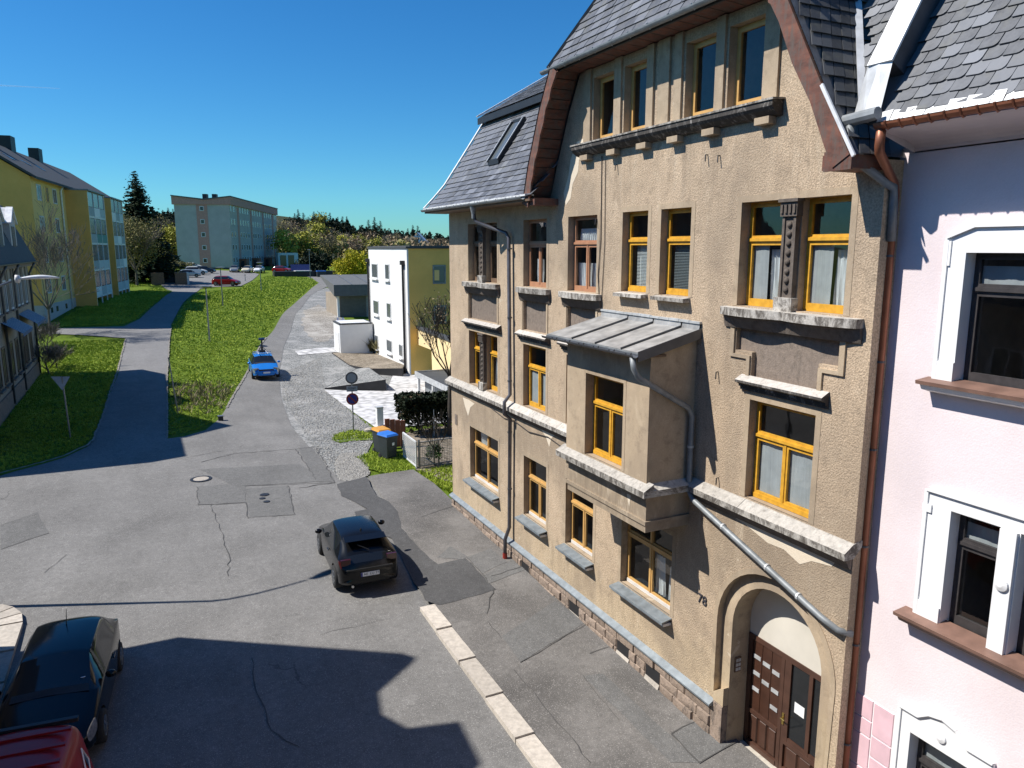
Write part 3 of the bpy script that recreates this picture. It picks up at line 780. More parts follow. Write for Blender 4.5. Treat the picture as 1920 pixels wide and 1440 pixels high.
def make_window(house, y0, y1, z0, z1, mat, style='T', X=0., deep=.17, sill=None, curtain=None, surround=.11, room=True, bottom_mat=None, tr=.64, label=None, splitpos=.5):
    """timber window set into an opening of a wall whose face is at x = X (outside is -x)"""
    xf = X + deep; fw = .055; mb = MB(); panes = []
    mb.box(xf, xf + .07, y0, y0 + fw, z0, z1); mb.box(xf, xf + .07, y1 - fw, y1, z0, z1)
    mb.box(xf, xf + .07, y0 + fw, y1 - fw, z1 - fw, z1)
    mb.box(xf - .012, xf + .07, y0 + fw, y1 - fw, z0, z0 + .085)
    zt = z0 + (z1 - z0) * tr
    def sash(a, b, c, d, w=.042):
        x0 = xf - .012
        mb.box(x0, x0 + .05, a, a + w, c, d); mb.box(x0, x0 + .05, b - w, b, c, d); mb.box(x0, x0 + .05, a + w, b - w, c, c + w); mb.box(x0, x0 + .05, a + w, b - w, d - w, d)
        panes.append((a + w, b - w, c + w, d - w))
    ya, yb, zb = y0 + fw, y1 - fw, z0 + .085; ym = y0 + (y1 - y0) * splitpos
    if style in ('T', 'S', 'X', 'C'):
        mb.box(xf - .02, xf + .07, ya, yb, zt - .045, zt + .045); mb.box(xf - .045, xf - .02, ya - .01, yb + .01, zt - .02, zt + .03)
        if style == 'S': sash(ya, yb, zb, zt - .045)
        else:
            mb.box(xf - .028, xf + .06, ym - .022, ym + .022, zb, zt - .045)
            sash(ya, ym - .022, zb, zt - .045); sash(ym + .022, yb, zb, zt - .045)
        if style == 'X':
            mb.box(xf - .028, xf + .06, ym - .022, ym + .022, zt + .045, z1 - fw)
            sash(ya, ym - .022, zt + .045, z1 - fw, .03); sash(ym + .022, yb, zt + .045, z1 - fw, .03)
        else: sash(ya, yb, zt + .045, z1 - fw, .03)
    else: sash(ya, yb, zb, z1 - fw, .05)
    w = part('window', mb, mat, house, label=label)
    for a, b, c, d in panes: obj('pane', MB().quad((xf + .02, b, c), (xf + .02, a, c), (xf + .02, a, d), (xf + .02, b, d)).mesh('pane', 'glass', keep=True), w)
    if bottom_mat: part('lower_rail', MB().box(xf - .03, xf - .013, ya, yb, z0 + .005, z0 + .085), bottom_mat, w)
    if surround:
        s = surround; mb = MB(); x0, x1 = X - .006, X + deep
        for a, b, c, d in ((y0 - s, y0, z0, z1 + s), (y1, y1 + s, z0, z1 + s), (y0, y1, z1, z1 + s)): mb.box(x0, X + .02, a, b, c, d)
        mb.quad((X + .02, y0 - .002, z0), (x1 + .06, y0 - .002, z0), (x1 + .06, y0 - .002, z1), (X + .02, y0 - .002, z1)); mb.quad((X + .02, y1 + .002, z0), (x1 + .06, y1 + .002, z0), (x1 + .06, y1 + .002, z1), (X + .02, y1 + .002, z1))
        mb.quad((X + .02, y0, z1 + .002), (x1 + .06, y0, z1 + .002), (x1 + .06, y1, z1 + .002), (X + .02, y1, z1 + .002)); mb.quad((X + .02, y0, z0 - .002), (x1 + .06, y0, z0 - .002), (x1 + .06, y1, z0 - .002), (X + .02, y1, z0 - .002))
        part('surround', mb, 'plaster_smooth', w)
    if sill == 'zinc':
        mb = MB(); mb.sweepY([(X - .25, z0 - .10), (X - .25, z0 - .075), (X + deep, z0 - .005), (X + deep, z0 - .03)], y0 - .07, y1 + .07); mb.box(X - .255, X - .245, y0 - .072, y1 + .072, z0 - .13, z0 - .08)
        part('sill', mb, 'zinc_sill', w)
        part('sill_stone', MB().box(X - .20, X + deep, y0 - .05, y1 + .05, z0 - .19, z0 - .135), 'wood_white', w)
    elif sill == 'stone':
        part('sill', MB().sweepY([(X - .17, z0 - .10), (X - .17, z0 - .03), (X + deep, z0 + .002), (X + deep, z0 - .10)], y0 - .06, y1 + .06), 'ledge_stone', w)
    if room:
        q = .25; x0, x1 = xf + .075, xf + 1.9; mb = MB(); a, b, c, d = y0 - q, y1 + q, z0 - .75, z1 + .2
        mb.quad((x1, a, c), (x1, b, c), (x1, b, d), (x1, a, d)); mb.quad((x0, a, c), (x1, a, c), (x1, a, d), (x0, a, d)); mb.quad((x0, b, c), (x1, b, c), (x1, b, d), (x0, b, d))
        mb.quad((x0, a, c), (x1, a, c), (x1, b, c), (x0, b, c)); mb.quad((x0, a, d), (x1, a, d), (x1, b, d), (x0, b, d))
        part('room', mb, 'room', w)
    xc = xf + .14
    for c in (curtain or []):
        k, a, b, e, f = c[:5]                     # kind and fractions of the opening
        Y0, Y1, Z0, Z1 = y0 + (y1 - y0) * a, y0 + (y1 - y0) * b, z0 + (z1 - z0) * e, z0 + (z1 - z0) * f
        if k == 'c': part('curtain', curtain_mesh(Y0, Y1, Z0, Z1, xc), 'curtain', w)
        elif k == 'g': part('curtain', curtain_mesh(Y0, Y1, Z0, Z1, xf + .055, .4, .006), 'curtain_grey', w)
        elif k in 'bB':
            mb = MB(); z = Z0
            while z < Z1: mb.box(xc - .05, xc - .02, Y0, Y1, z, z + .012); z += .03
            part('blind', mb, 'blind' if k == 'b' else 'blind_grey', w); part('blind_back', MB().quad((xc + .03, Y0, Z0), (xc + .03, Y1, Z0), (xc + .03, Y1, Z1), (xc + .03, Y0, Z1)), 'blind' if k == 'b' else 'blind_grey', w)
    return w

HB = thing('corner_house', 'brown roughcast corner house with slate mansard, gable and projecting bay', 'house', (5, 15.6, .2))
YE, YN = 23.95, 7.35
ARC_Y, ARC_Z, ARC_R = 8.87, 2.46, 1.31
door_out = [(ARC_Y + ARC_R, .70)] + arc(ARC_Y, ARC_Z, ARC_R)[0:] + [(ARC_Y - ARC_R, .70)]
GL = [(16.95, 10.42), (16.6, 11.25), (16.05, 12.4), (15.55, 13.2)]      # left gable line
GR = [(9.0, 13.2), (8.82, 12.9), (7.62, 10.62)]
outer = [(YN, .70)] + list(reversed(door_out)) + [(YE, .70), (YE, 10.55)] + GL + GR + [(YN, 10.55)]
Z2, Z2t, Z1, Z1t, Z0, Z0t = 8.30, 10.05, 5.0, 6.73, 1.84, 3.57
WIN = {'2a': (20.11, 22.3, Z2, Z2t), '2b': (17.09, 18.4, Z2, Z2t), '2c': (14.70, 16.0, Z2, Z2t), '2d': (12.78, 13.69, 8.4, 10.06), '2e': (11.43, 12.35, 8.4, 10.06), '2f': (7.87, 10.11, 8.33, 10.07),
       '1a': (20.1, 22.3, Z1, Z1t), '1b': (17.08, 18.39, Z1, Z1t), '1c': (14.7, 16.0, Z1, Z1t), '1f': (8.23, 9.66, Z1, 6.75),
       '0a': (20.08, 22.3, Z0, Z0t), '0b': (17.0, 18.34, Z0, Z0t), '0c': (14.63, 15.95, Z0, Z0t), '0d': (11.6, 13.42, Z0, Z0t),
       'A1': (14.14, 14.96, 11.64, 12.99), 'A2': (12.98, 13.76, 11.64, 12.99), 'A3': (10.95, 11.77, 11.64, 12.99), 'A4': (9.8, 10.62, 11.64, 12.99)}
PAN = [rect(20.13, 22.28, 7.12, 8.1), rect(17.08, 18.4, 7.12, 8.1), rect(14.7, 16.0, 7.12, 8.1), [(8.25, 7.14), (9.68, 7.14), (9.68, 7.56), (10.08, 7.56), (10.08, 8.15), (7.88, 8.15), (7.88, 7.56), (8.25, 7.56)]]
fx = lambda x: (lambda a, b: (x, a, b))
holes = [rect(*w) for w in WIN.values()] + PAN
mb = poly_wall(outer, holes, fx(0.))
for h in PAN: reveal(mb, h, fx(0.), fx(.09))
# other walls of the shell
mb.quad((0, YE, .3), (11, YE, .3), (11, YE, 10.5), (0, YE, 10.5)); mb.quad((11, YN, 0), (11, YE, 0), (11, YE, 13), (11, YN, 13)); mb.quad((0, YN, -.3), (11, YN, -.3), (11, YN, 10.5), (0, YN, 10.5))
mb.add([(0, YE, 10.5), (11, YE, 10.5), (9.6, YE, 13.4), (5.5, YE, 16), (1.6, YE, 13.4)], [(0, 1, 2, 3, 4)])
part('wall', mb, 'plaster_brown', HB)
for h in PAN: part('panel', poly_wall(h, [], fx(.088)), 'panel_stone', HB)
mb = MB()
for q in (((10.1, 10.2, 7.5, 8.16), (9.7, 10.2, 7.44, 7.5), (9.7, 9.78, 7.1, 7.44)), ((8.15, 8.23, 7.1, 7.44), (7.76, 8.23, 7.44, 7.5), (7.76, 7.86, 7.5, 8.16))):
    mb = MB()
    for a, b, c, d in q: mb.box(-.035, .0, a, b, c, d)
    part('panel_moulding', mb, 'plaster_smooth', HB)
for y0, y1, w_ in ((20.05, 22.36, .07), (17.0, 18.48, .07), (14.62, 16.08, .07)):
    for q in (y0 - .02, y1 - .06): part('panel_moulding', MB().box(-.02, 0, q, q + .08, 7.1, 8.1), 'plaster_smooth', HB)

wm = lambda k, *a, **kw: make_window(HB, *WIN[k], *a, **kw)
lace = [('c', .04, .5, .02, .36), ('c', .56, .97, .02, .36)]
wm('2b', 'wood_copper', 'T', curtain=[('c', .02, .3, .02, .42), ('c', .56, .8, .02, .42)])
wm('2c', 'wood_copper', 'T', curtain=[('c', .04, .98, .02, .38), ('c', .08, .95, .68, .84)])
wm('2d', 'wood_amber', 'S', sill='stone', curtain=[('b', .0, .78, .06, .58)], bottom_mat='wood_amber')
wm('2e', 'wood_amber', 'S', sill='stone', curtain=[('B', .03, .85, .06, .58)], bottom_mat='wood_amber')
wm('1b', 'wood_amber', 'T', curtain=[('g', .06, .94, .04, .62)])
wm('1c', 'wood_amber', 'T')
wm('1f', 'wood_amber', 'T', curtain=[('g', .03, .97, .04, .62)], bottom_mat='wood_amber')
wm('0a', 'wood_pine', 'X', sill='zinc', curtain=[('c', .02, .2, .1, .9), ('c', .68, .9, .66, .95)], bottom_mat='wood_white', tr=.68)
wm('0b', 'wood_pine', 'T', sill='zinc', curtain=[('c', .0, .16, .05, .6)], bottom_mat='wood_white')
wm('0c', 'wood_pine', 'T', sill='zinc', curtain=[('c', .1, .3, .05, .5)], bottom_mat='wood_white')
wm('0d', 'wood_pine', 'X', sill='zinc', curtain=[('c', .32, .5, .05, .55), ('c', .12, .24, .05, .5)], bottom_mat='wood_white', tr=.68)
wm('A1', 'wood_pine', 'O', surround=0, curtain=[('c', .05, .3, .05, .4)]); wm('A2', 'wood_pine', 'O', surround=0); wm('A3', 'wood_pine', 'O', surround=0); wm('A4', 'wood_pine', 'O', surround=0)
def half(k, mat, m, cur, **kw):
    y0, y1, z0, z1 = WIN[k]; ym = (y0 + y1) / 2; g = .16
    for a, b, c in ((ym + g, y1, cur[0]), (y0, ym - g, cur[1])): make_window(HB, a, b, z0, z1, mat, 'S', surround=0, curtain=c, tr=m, deep=.2, **kw)
    # surround, mullion core and the carved column in front of it
    mb = MB(); s = .11
    for a, b, c, d in ((y0 - s, y0, z0, z1 + s), (y1, y1 + s, z0, z1 + s), (y0, y1, z1, z1 + s)): mb.box(-.006, .02, a, b, c, d)
    for yy in (y0 - .002, y1 + .002): mb.quad((.02, yy, z0), (.27, yy, z0), (.27, yy, z1), (.02, yy, z1))
    mb.quad((.02, y0, z1 + .002), (.27, y0, z1 + .002), (.27, y1, z1 + .002), (.02, y1, z1 + .002)); mb.quad((.02, y0, z0 - .002), (.27, y0, z0 - .002), (.27, y1, z0 - .002), (.02, y1, z0 - .002))
    mb.box(.06, .28, ym - g, ym + g, z0, z1); part('surround', mb, 'plaster_smooth', HB)
    mb = MB(); mb.box(-.02, .06, ym - .14, ym + .14, z0 + .2, z1 - .27); mb.box(-.045, -.02, ym - .14, ym - .09, z0 + .2, z1 - .27); mb.box(-.045, -.02, ym + .09, ym + .14, z0 + .2, z1 - .27)
    col = part('column', mb, 'column_stone', HB)
    mb = MB(); mb.box(-.09, .06, ym - .19, ym + .19, z0 - .03, z0 + .2); part('base', mb, 'ledge_stone', col)
    mb = MB(); mb.box(-.07, .06, ym - .17, ym + .17, z1 - .27, z1 - .05); mb.box(-.1, .06, ym - .20, ym + .20, z1 - .05, z1)
    for q in range(4): mb.box(-.095, -.07, ym - .15 + q * .085, ym - .105 + q * .085, z1 - .22, z1 - .09)
    part('capital', mb, 'column_stone', col)
    n = 8
    for q in range(n):
        zz = z0 + .32 + q * (z1 - z0 - .72) / (n - 1)
        part('boss', MB().lathe([(.052, -.02), (.05, -.035), (.035, -.055), (.012, -.064)], (0, ym, zz), 10, 'X'), 'column_stone', col, True)
half('2a', 'wood_brown', .66, ([('c', .05, .95, .05, .4)], [('c', .1, .7, .05, .4)]))
half('2f', 'wood_amber', .64, ([('c', .0, .55, .05, .55), ('g', .55, .97, .05, .6)], [('c', .0, .5, .05, .55), ('g', .5, .97, .05, .62)]))
half('1a', 'wood_amber', .66, ([], [('c', .5, .9, .05, .6)]))

# serpentine stone ledges under the second-floor windows
def ledge(y0, y1, zt, lobes, th=.135):
    n = 28; pl = []
    for i in range(n + 1):
        t = i / n; pl.append((y0 + (y1 - y0) * t, -(.15 + .13 * abs(math.sin(math.pi * lobes * t)) ** .8)))
    loop = pl + [(y1, .0), (y0, .0)]
    mb = MB().prism(loop, lambda a, b: (b, a, zt - th), lambda a, b: (b, a, zt))
    o = part('ledge', mb, 'ledge_stone', HB)
    part('ledge_corbel', MB().prism([(a, min(0, b + .07)) for a, b in loop], lambda a, b: (b * .35, a, zt - th - .22), lambda a, b: (b, a, zt - th - .002)), 'column_stone', o)
ledge(19.92, 22.52, 8.28, 2); ledge(16.85, 18.6, 8.28, 1); ledge(14.45, 16.2, 8.28, 1); ledge(7.5, 10.36, 8.31, 2)
def cornice(y0, y1, z, pr=.17):
    prof = [(0, z - .2), (-.04, z - .2), (-.04, z - .15), (-.08, z - .14), (-.08, z - .1), (-pr, z - .06), (-pr, z - .02), (-.02, z + .06), (0, z + .06)]
    part('cornice', MB().sweepY(prof, y0, y1), 'ledge_soot', HB)
cornice(19.82, 22.55, 7.04); cornice(16.85, 18.62, 7.04); cornice(14.45, 16.22, 7.04); cornice(8.0, 9.88, 7.1)
def course(y0, y1):
    y = y0
    while y < y1 - .05:
        L = min(rnd.uniform(1.5, 2.3), y1 - y); L = y1 - y if y1 - y - L < .5 else L
        part('ledge_slab', MB().sweepY([(-.20, 4.735), (-.205, 4.845), (-.03, 4.965), (.16, 4.995), (.16, 4.9), (0, 4.735)], y + .005, y + L - .005), 'ledge_stone', HB); y += L
course(14.15, 24.05); course(7.33, 11.1)
part('ledge_moulding', MB().sweepY([(0, 4.55), (-.05, 4.57), (-.1, 4.66), (-.16, 4.733), (0, 4.733)], 14.2, 24.0), 'column_stone', HB); part('ledge_moulding', MB().sweepY([(0, 4.55), (-.05, 4.57), (-.1, 4.66), (-.16, 4.733), (0, 4.733)], 7.36, 11.1), 'column_stone', HB)
# attic sill with blocks, pilaster strips
part('attic_sill', MB().sweepY([(0, 11.36), (-.1, 11.38), (-.2, 11.45), (-.24, 11.5), (-.24, 11.58), (.17, 11.615), (.17, 11.5), (0, 11.5)], 9.3, 15.5), 'ledge_soot', HB)
part('attic_sill_top', MB().sweepY([(-.26, 11.583), (-.26, 11.615), (.165, 11.642), (.165, 11.62)], 9.27, 15.53), 'ledge_stone', HB)
for q in (9.6, 10.9, 11.9, 12.9, 14.0, 15.1): part('attic_block', MB().box(-.16, 0, q - .16, q + .16, 11.26, 11.37), 'plaster_smooth', HB)
for y0, y1 in ((9.42, 9.74), (10.68, 10.9), (11.83, 12.05), (12.2, 12.55), (12.7, 12.92), (13.82, 14.08), (15.02, 15.3)): part('pilaster', MB().box(-.05, .0, y0, y1, 11.63, 13.2), 'plaster_smooth', HB)
for k in ('A1', 'A2', 'A3', 'A4'):
    y0, y1, z0, z1 = WIN[k]; mb = MB()
    for yy in (y0 - .002, y1 + .002): mb.quad((0, yy, z0), (.25, yy, z0), (.25, yy, z1), (0, yy, z1))
    mb.quad((0, y0, z1 + .002), (.25, y0, z1 + .002), (.25, y1, z1 + .002), (0, y1, z1 + .002)); part('reveal', mb, 'plaster_smooth', HB)

# ---- bay
BX, BY0, BY1 = -1.05, 11.12, 14.14
bw = (11.95, 13.35, 4.99, 6.74)
mb = poly_wall(rect(BY0, BY1, 4.72, 7.42), [rect(*bw)], fx(BX))
for yy in (BY0, BY1): mb.quad((BX, yy, 4.72), (0, yy, 4.72), (0, yy, 7.75), (BX, yy, 7.42))
part('bay_wall', mb, 'plaster_smooth', HB)
mb = MB(); mb.box(BX + .04, 0, BY0 + .04, BY1 - .04, 4.2, 4.74); mb.box(BX + .0, 0, BY0, BY1, 4.12, 4.2); mb.box(BX + .03, 0, BY0 + .03, BY1 - .03, 3.97, 4.12); mb.box(BX, 0, BY0, BY1, 4.58, 4.735)
part('bay_base', mb, 'plaster_smooth', HB)
make_window(HB, *bw, 'wood_amber', 'T', X=BX, deep=.2, bottom_mat='wood_amber', surround=.09)
mb = MB(); pr = [(BX - .17, 4.735), (BX - .175, 4.86), (BX + .05, 4.985), (BX + .05, 4.735)]
part('bay_ledge', MB().sweepY(pr, BY0 - .17, BY1 + .17), 'ledge_stone', HB)
mb = MB(); mb.prism([(BY0 - .17, 4.735), (BY0 - .175, 4.86), (BY0 + .02, 4.96), (BY0 + .02, 4.735)], lambda a, b: (BX + .05, a, b), lambda a, b: (0, a, b)); part('bay_ledge', mb, 'ledge_stone', HB)
mb = MB(); mb.prism([(BY1 + .17, 4.735), (BY1 + .175, 4.86), (BY1 - .02, 4.96), (BY1 - .02, 4.735)], lambda a, b: (BX + .05, a, b), lambda a, b: (0, a, b)); part('bay_ledge', mb, 'ledge_stone', HB)
part('bay_board', MB().add([(BX, BY0 - .012, 7.1), (-.02, BY0 - .012, 7.1), (-.02, BY0 - .012, 7.72), (BX, BY0 - .012, 7.42)], [(0, 1, 2, 3)]), 'plaster_smooth', HB)
part('bay_soffit', MB().box(-1.4, BX + .3, 11.05, 14.38, 7.36, 7.40), 'wood_brown', HB)
br = part('bay_roof', MB().add([(-1.42, 11.0, 7.42), (-1.42, 14.42, 7.42), (.0, 14.42, 7.78), (0, 11.0, 7.78), (-1.42, 11.0, 7.46), (-1.42, 14.42, 7.46), (0, 14.42, 7.82), (0, 11., 7.82)], [(0, 1, 2, 3), (7, 6, 5, 4), (0, 4, 5, 1), (1, 5, 6, 2), (3, 7, 4, 0)]), 'zinc', HB)
cuts = [11.0, 11.55, 12.45, 13.35, 14.42]
for a, b in zip(cuts, cuts[1:]):
    mb = MB(); mb.add([(-1.40, a + .02, 7.472), (-1.40, b - .02, 7.472), (-.05, b - .02, 7.815), (-.05, a + .02, 7.815), (-.03, b - .02, 7.93), (-.03, a + .02, 7.93)], [(0, 1, 2, 3), (3, 2, 4, 5)]); part('zinc_sheet', mb, 'zinc_roof', br)
for c in cuts[1:-1]: part('seam', MB().bar((-1.41, c, 7.48), (-.04, c, 7.835), .02, .05), 'zinc_dark', br)
part('verge_board', MB().prism([(-1.42, 7.30), (0, 7.66), (0, 7.85), (-1.42, 7.49)], lambda a, b: (a, 10.985, b), lambda a, b: (a, 10.998, b)), 'zinc_dark', br)
mb = MB(); y = 11.0
while y < 14.4: mb.box(-.06, -.001, y, y + .30, 7.925, 7.965 + rnd.uniform(0, .015)); y += .31
part('tile_fringe', mb, 'zinc_light', br)
def gutter(mb, a, b, r=.065, n=8):
    a, b = Vector(a), Vector(b); d = (b - a).normalized(); side = d.cross(Vector((0, 0, 1))).normalized(); vs_ = []
    for p in (a, b):
        for k in range(n + 1):
            t = math.pi * k / n; vs_.append(p + side * r * math.cos(t) - Vector((0, 0, 1)) * r * math.sin(t))
    mb.add(vs_, [(k, k + 1, k + 1 + n + 1, k + n + 1) for k in range(n)]); return mb
go = part('bay_gutter', gutter(MB(), (-1.48, 10.98, 7.44), (-1.48, 14.44, 7.44), .06), 'zinc_dark', HB)
for c in np.arange(11.2, 14.4, .55): part('bracket', MB().tube([(-1.41, c, 7.45), (-1.48, c, 7.375), (-1.545, c, 7.45)], .012, 5), 'metal_dark', go)
P = part('bay_downpipe', MB().tube([(-1.46, 11.1, 7.38), (-1.46, 11.05, 7.18), (-1.38, 11.02, 7.02), (-.22, 11.02, 6.36), (-.13, 11.02, 6.2), (-.13, 11.02, 4.78), (-.13, 10.98, 4.70), (-.16, 10.85, 4.60), (-.12, 7.75, 3.64), (-.08, 7.45, 3.55), (.1, 7.33, 3.50)], .055, 10), 'zinc', HB, True)
for c in [(-.13, 11.02, 5.6), (-.14, 10.0, 4.34), (-.13, 8.9, 4.0), (-.125, 8.2, 3.78)]: part('pipe_clamp', MB().lathe([(.066, -.02), (.066, .02)], c, 10) if c[1] > 11 else MB().lathe([(.066, -.02), (.066, .02)], c, 10, 'Y'), 'zinc_light', P)

# ---- portal and door
IN_R, IN_Y = 1.03, 8.86
in_loop = [(IN_Y + IN_R, -.12)] + arc(IN_Y, 2.47, IN_R) + [(IN_Y - IN_R, -.12)]
out_loop = [(ARC_Y + ARC_R, -.12)] + arc(ARC_Y, ARC_Z, ARC_R) + [(ARC_Y - ARC_R, -.12)]
n = len(in_loop); mb = MB()
mb.add([(.13, a, b) for a, b in out_loop] + [(.10, a, b) for a, b in in_loop], [(i, i + 1, i + 1 + n, i + n) for i in range(n - 1)])
reveal(mb, out_loop, fx(0.), fx(.13), False); reveal(mb, in_loop, fx(.10), fx(.62), False)
po = part('portal', mb, 'plaster_smooth', HB)
mb = MB(); big = [(ARC_Y + ARC_R + .1, .9)] + arc(ARC_Y, ARC_Z, ARC_R + .1) + [(ARC_Y - ARC_R - .06, .9)]; sm = [(ARC_Y + ARC_R, .9)] + arc(ARC_Y, ARC_Z, ARC_R) + [(ARC_Y - ARC_R, .9)]
mb.add([(-.014, a, b) for a, b in big] + [(-.014, a, b) for a, b in sm], [(i, i + 1, i + 1 + n, i + n) for i in range(n - 1)]); reveal(mb, big, fx(-.014), fx(.0), False); reveal(mb, sm, fx(-.014), fx(.0), False)
part('arch_band', mb, 'plaster_smooth', po)
part('jamb_stop', MB().prism([(9.9, .78), (10.18, .78), (10.18, .95), (9.9, 1.15)], fx(.135), fx(-.02)), 'plaster_smooth', po)
mb = MB(); mb.box(-.04, .60, 9.9, 10.19, -.15, .77); part('portal_base', mb, 'plinth_stone', po)
mb = MB(); mb.box(-.03, .60, 7.36, 7.82, -.3, .75); part('portal_base', mb, 'plinth_stone', po)
DX = .56; DT = 2.2
part('tympanum', poly_wall([(7.84, DT)] + [p for p in reversed(arc(IN_Y, 2.47, IN_R))] + [(9.88, DT)], [], fx(DX - .02)), 'tympanum', po)
part('threshold', MB().box(-.02, .7, 7.84, 9.88, -.25, -.07), 'threshold_stone', po)
door = part('door', MB().box(DX, DX + .06, 7.84, 9.88, -.07, DT), 'door_brown', HB)
mb = MB()
for a, b, c, d in ((9.78, 9.88, -.07, DT), (7.84, 7.92, -.07, DT), (7.92, 9.78, DT - .1, DT), (8.98, 9.06, -.07, DT - .1), (8.9, 8.97, -.07, DT - .1)): mb.box(DX - .04, DX - .001, a, b, c, d)
mb.box(DX - .05, DX - .001, 9.06, 9.78, .62, .70); mb.box(DX - .05, DX - .001, 9.06, 9.78, -.07, .03); mb.box(DX - .05, DX - .001, 7.92, 8.9, .50, .58); mb.box(DX - .05, DX - .001, 7.92, 8.9, -.07, .03)
mb.box(DX - .045, DX - .001, 8.82, 8.9, .58, DT - .1); mb.box(DX - .045, DX - .001, 8.34, 8.42, .58, DT - .1); mb.box(DX - .04, DX - .001, 7.92, 8.9, .58, .65)
part('door_frame', mb, 'door_trim', door)
for q in range(3):
    a = 9.07 + q * .235
    part('door_panel', MB().box(DX - .022, DX - .001, a, a + .222, .71, DT - .11), 'door_brown', door)
    part('door_panel', MB().prism([(a + .02, .06), (a + .205, .06), (a + .205, .60), (a + .02, .60)], lambda p, r_: (DX - .001, p, r_), lambda p, r_: (DX - .03, a + .11 + (p - a - .11) * .8, .33 + (r_ - .33) * .9)), 'door_trim', door)
    a = 7.94 + q * .31
    part('door_panel', MB().prism([(a + .02, .06), (a + .28, .06), (a + .28, .48), (a + .02, .48)], lambda p, r_: (DX - .001, p, r_), lambda p, r_: (DX - .03, a + .15 + (p - a - .15) * .85, .27 + (r_ - .27) * .9)), 'door_trim', door)
for a, b in ((8.43, 8.81), (7.95, 8.33)): part('door_pane', MB().box(DX - .012, DX - .002, a, b, .66, DT - .11), 'glass_dark', door)
for c, z in ((2, 1.75), (1, 1.72), (0, 1.68), (2, 1.42), (1, 1.35), (0, 1.32), (2, 1.1), (0, .98)):
    a = 9.08 + c * .235; part('letter_slot', MB().box(DX - .034, DX - .023, a + .015, a + .19, z, z + .075), 'zinc_light', door)
part('notice', MB().box(DX - .018, DX - .013, 8.5, 8.72, 1.22, 1.42), 'paper', door)
mb = MB(); mb.box(DX - .055, DX - .041, 8.91, 8.955, .86, 1.08); mb.tube([(DX - .05, 8.93, 1.0), (DX - .11, 8.93, 1.0), (DX - .11, 8.84, 1.0)], .012, 6); part('handle', mb, 'brass', door)
mb = MB(); mb.box(.2, .34, 9.862, 9.888, 1.45, 1.75); bl = part('bell_board', mb, 'wood_brown', po)
for i in range(3):
    for j in range(2): part('bell_plate', MB().box(.215 + j * .06, .265 + j * .06, 9.852, 9.86, 1.48 + i * .09, 1.54 + i * .09), 'zinc_light', bl)
# number 78 by the door, small number plate at the far corner
me = text_mesh('house_number', '78', .27, 'ink', .008); o = obj('house_number', me, HB); o.location += Vector((-.012, 10.62, 2.62)); o.rotation_euler = (R(90), 0, R(-90))
part('street_plate', MB().box(-.02, -.002, 23.42, 23.62, 3.36, 3.72), 'panel_stone', HB)
for yy, zz in ((13.95, 11.05), (11.05, 10.95), (10.72, 10.9), (10.5, 7.1), (10.35, 5.15), (14.7, 9.95)): part('anchor_hook', MB().tube([(0, yy, zz), (-.05, yy, zz), (-.07, yy - .02, zz - .12)], .012, 5), 'metal_dark', HB)

for k, pl in enumerate(([(1385, 958), (1410, 965), (1450, 990), (1490, 1012), (1530, 1035), (1568, 1052), (1560, 1062), (1522, 1052), (1500, 1058), (1470, 1030), (1440, 1018), (1400, 985), (1380, 972)],
                         [(1082, 266), (1097, 258), (1094, 280), (1086, 300), (1084, 322), (1074, 345), (1070, 372), (1061, 385), (1057, 362), (1066, 330), (1070, 300)],
                         [(1013, 801), (1030, 807), (1041, 815), (1034, 822), (1030, 838), (1024, 820)], [(868, 745), (880, 750), (890, 757), (882, 764), (878, 780), (872, 762)], [(1175, 905), (1190, 912), (1184, 925), (1180, 950), (1176, 930)])):
    part('bare_plaster', poly_wall([tuple(onX(u, v, 0.)[1:]) if k < 4 else tuple(onX(u, v, BX + .04)[1:]) for u, v in pl], [], fx(-.004 if k < 4 else BX + .035)), 'plaster_bare', HB)
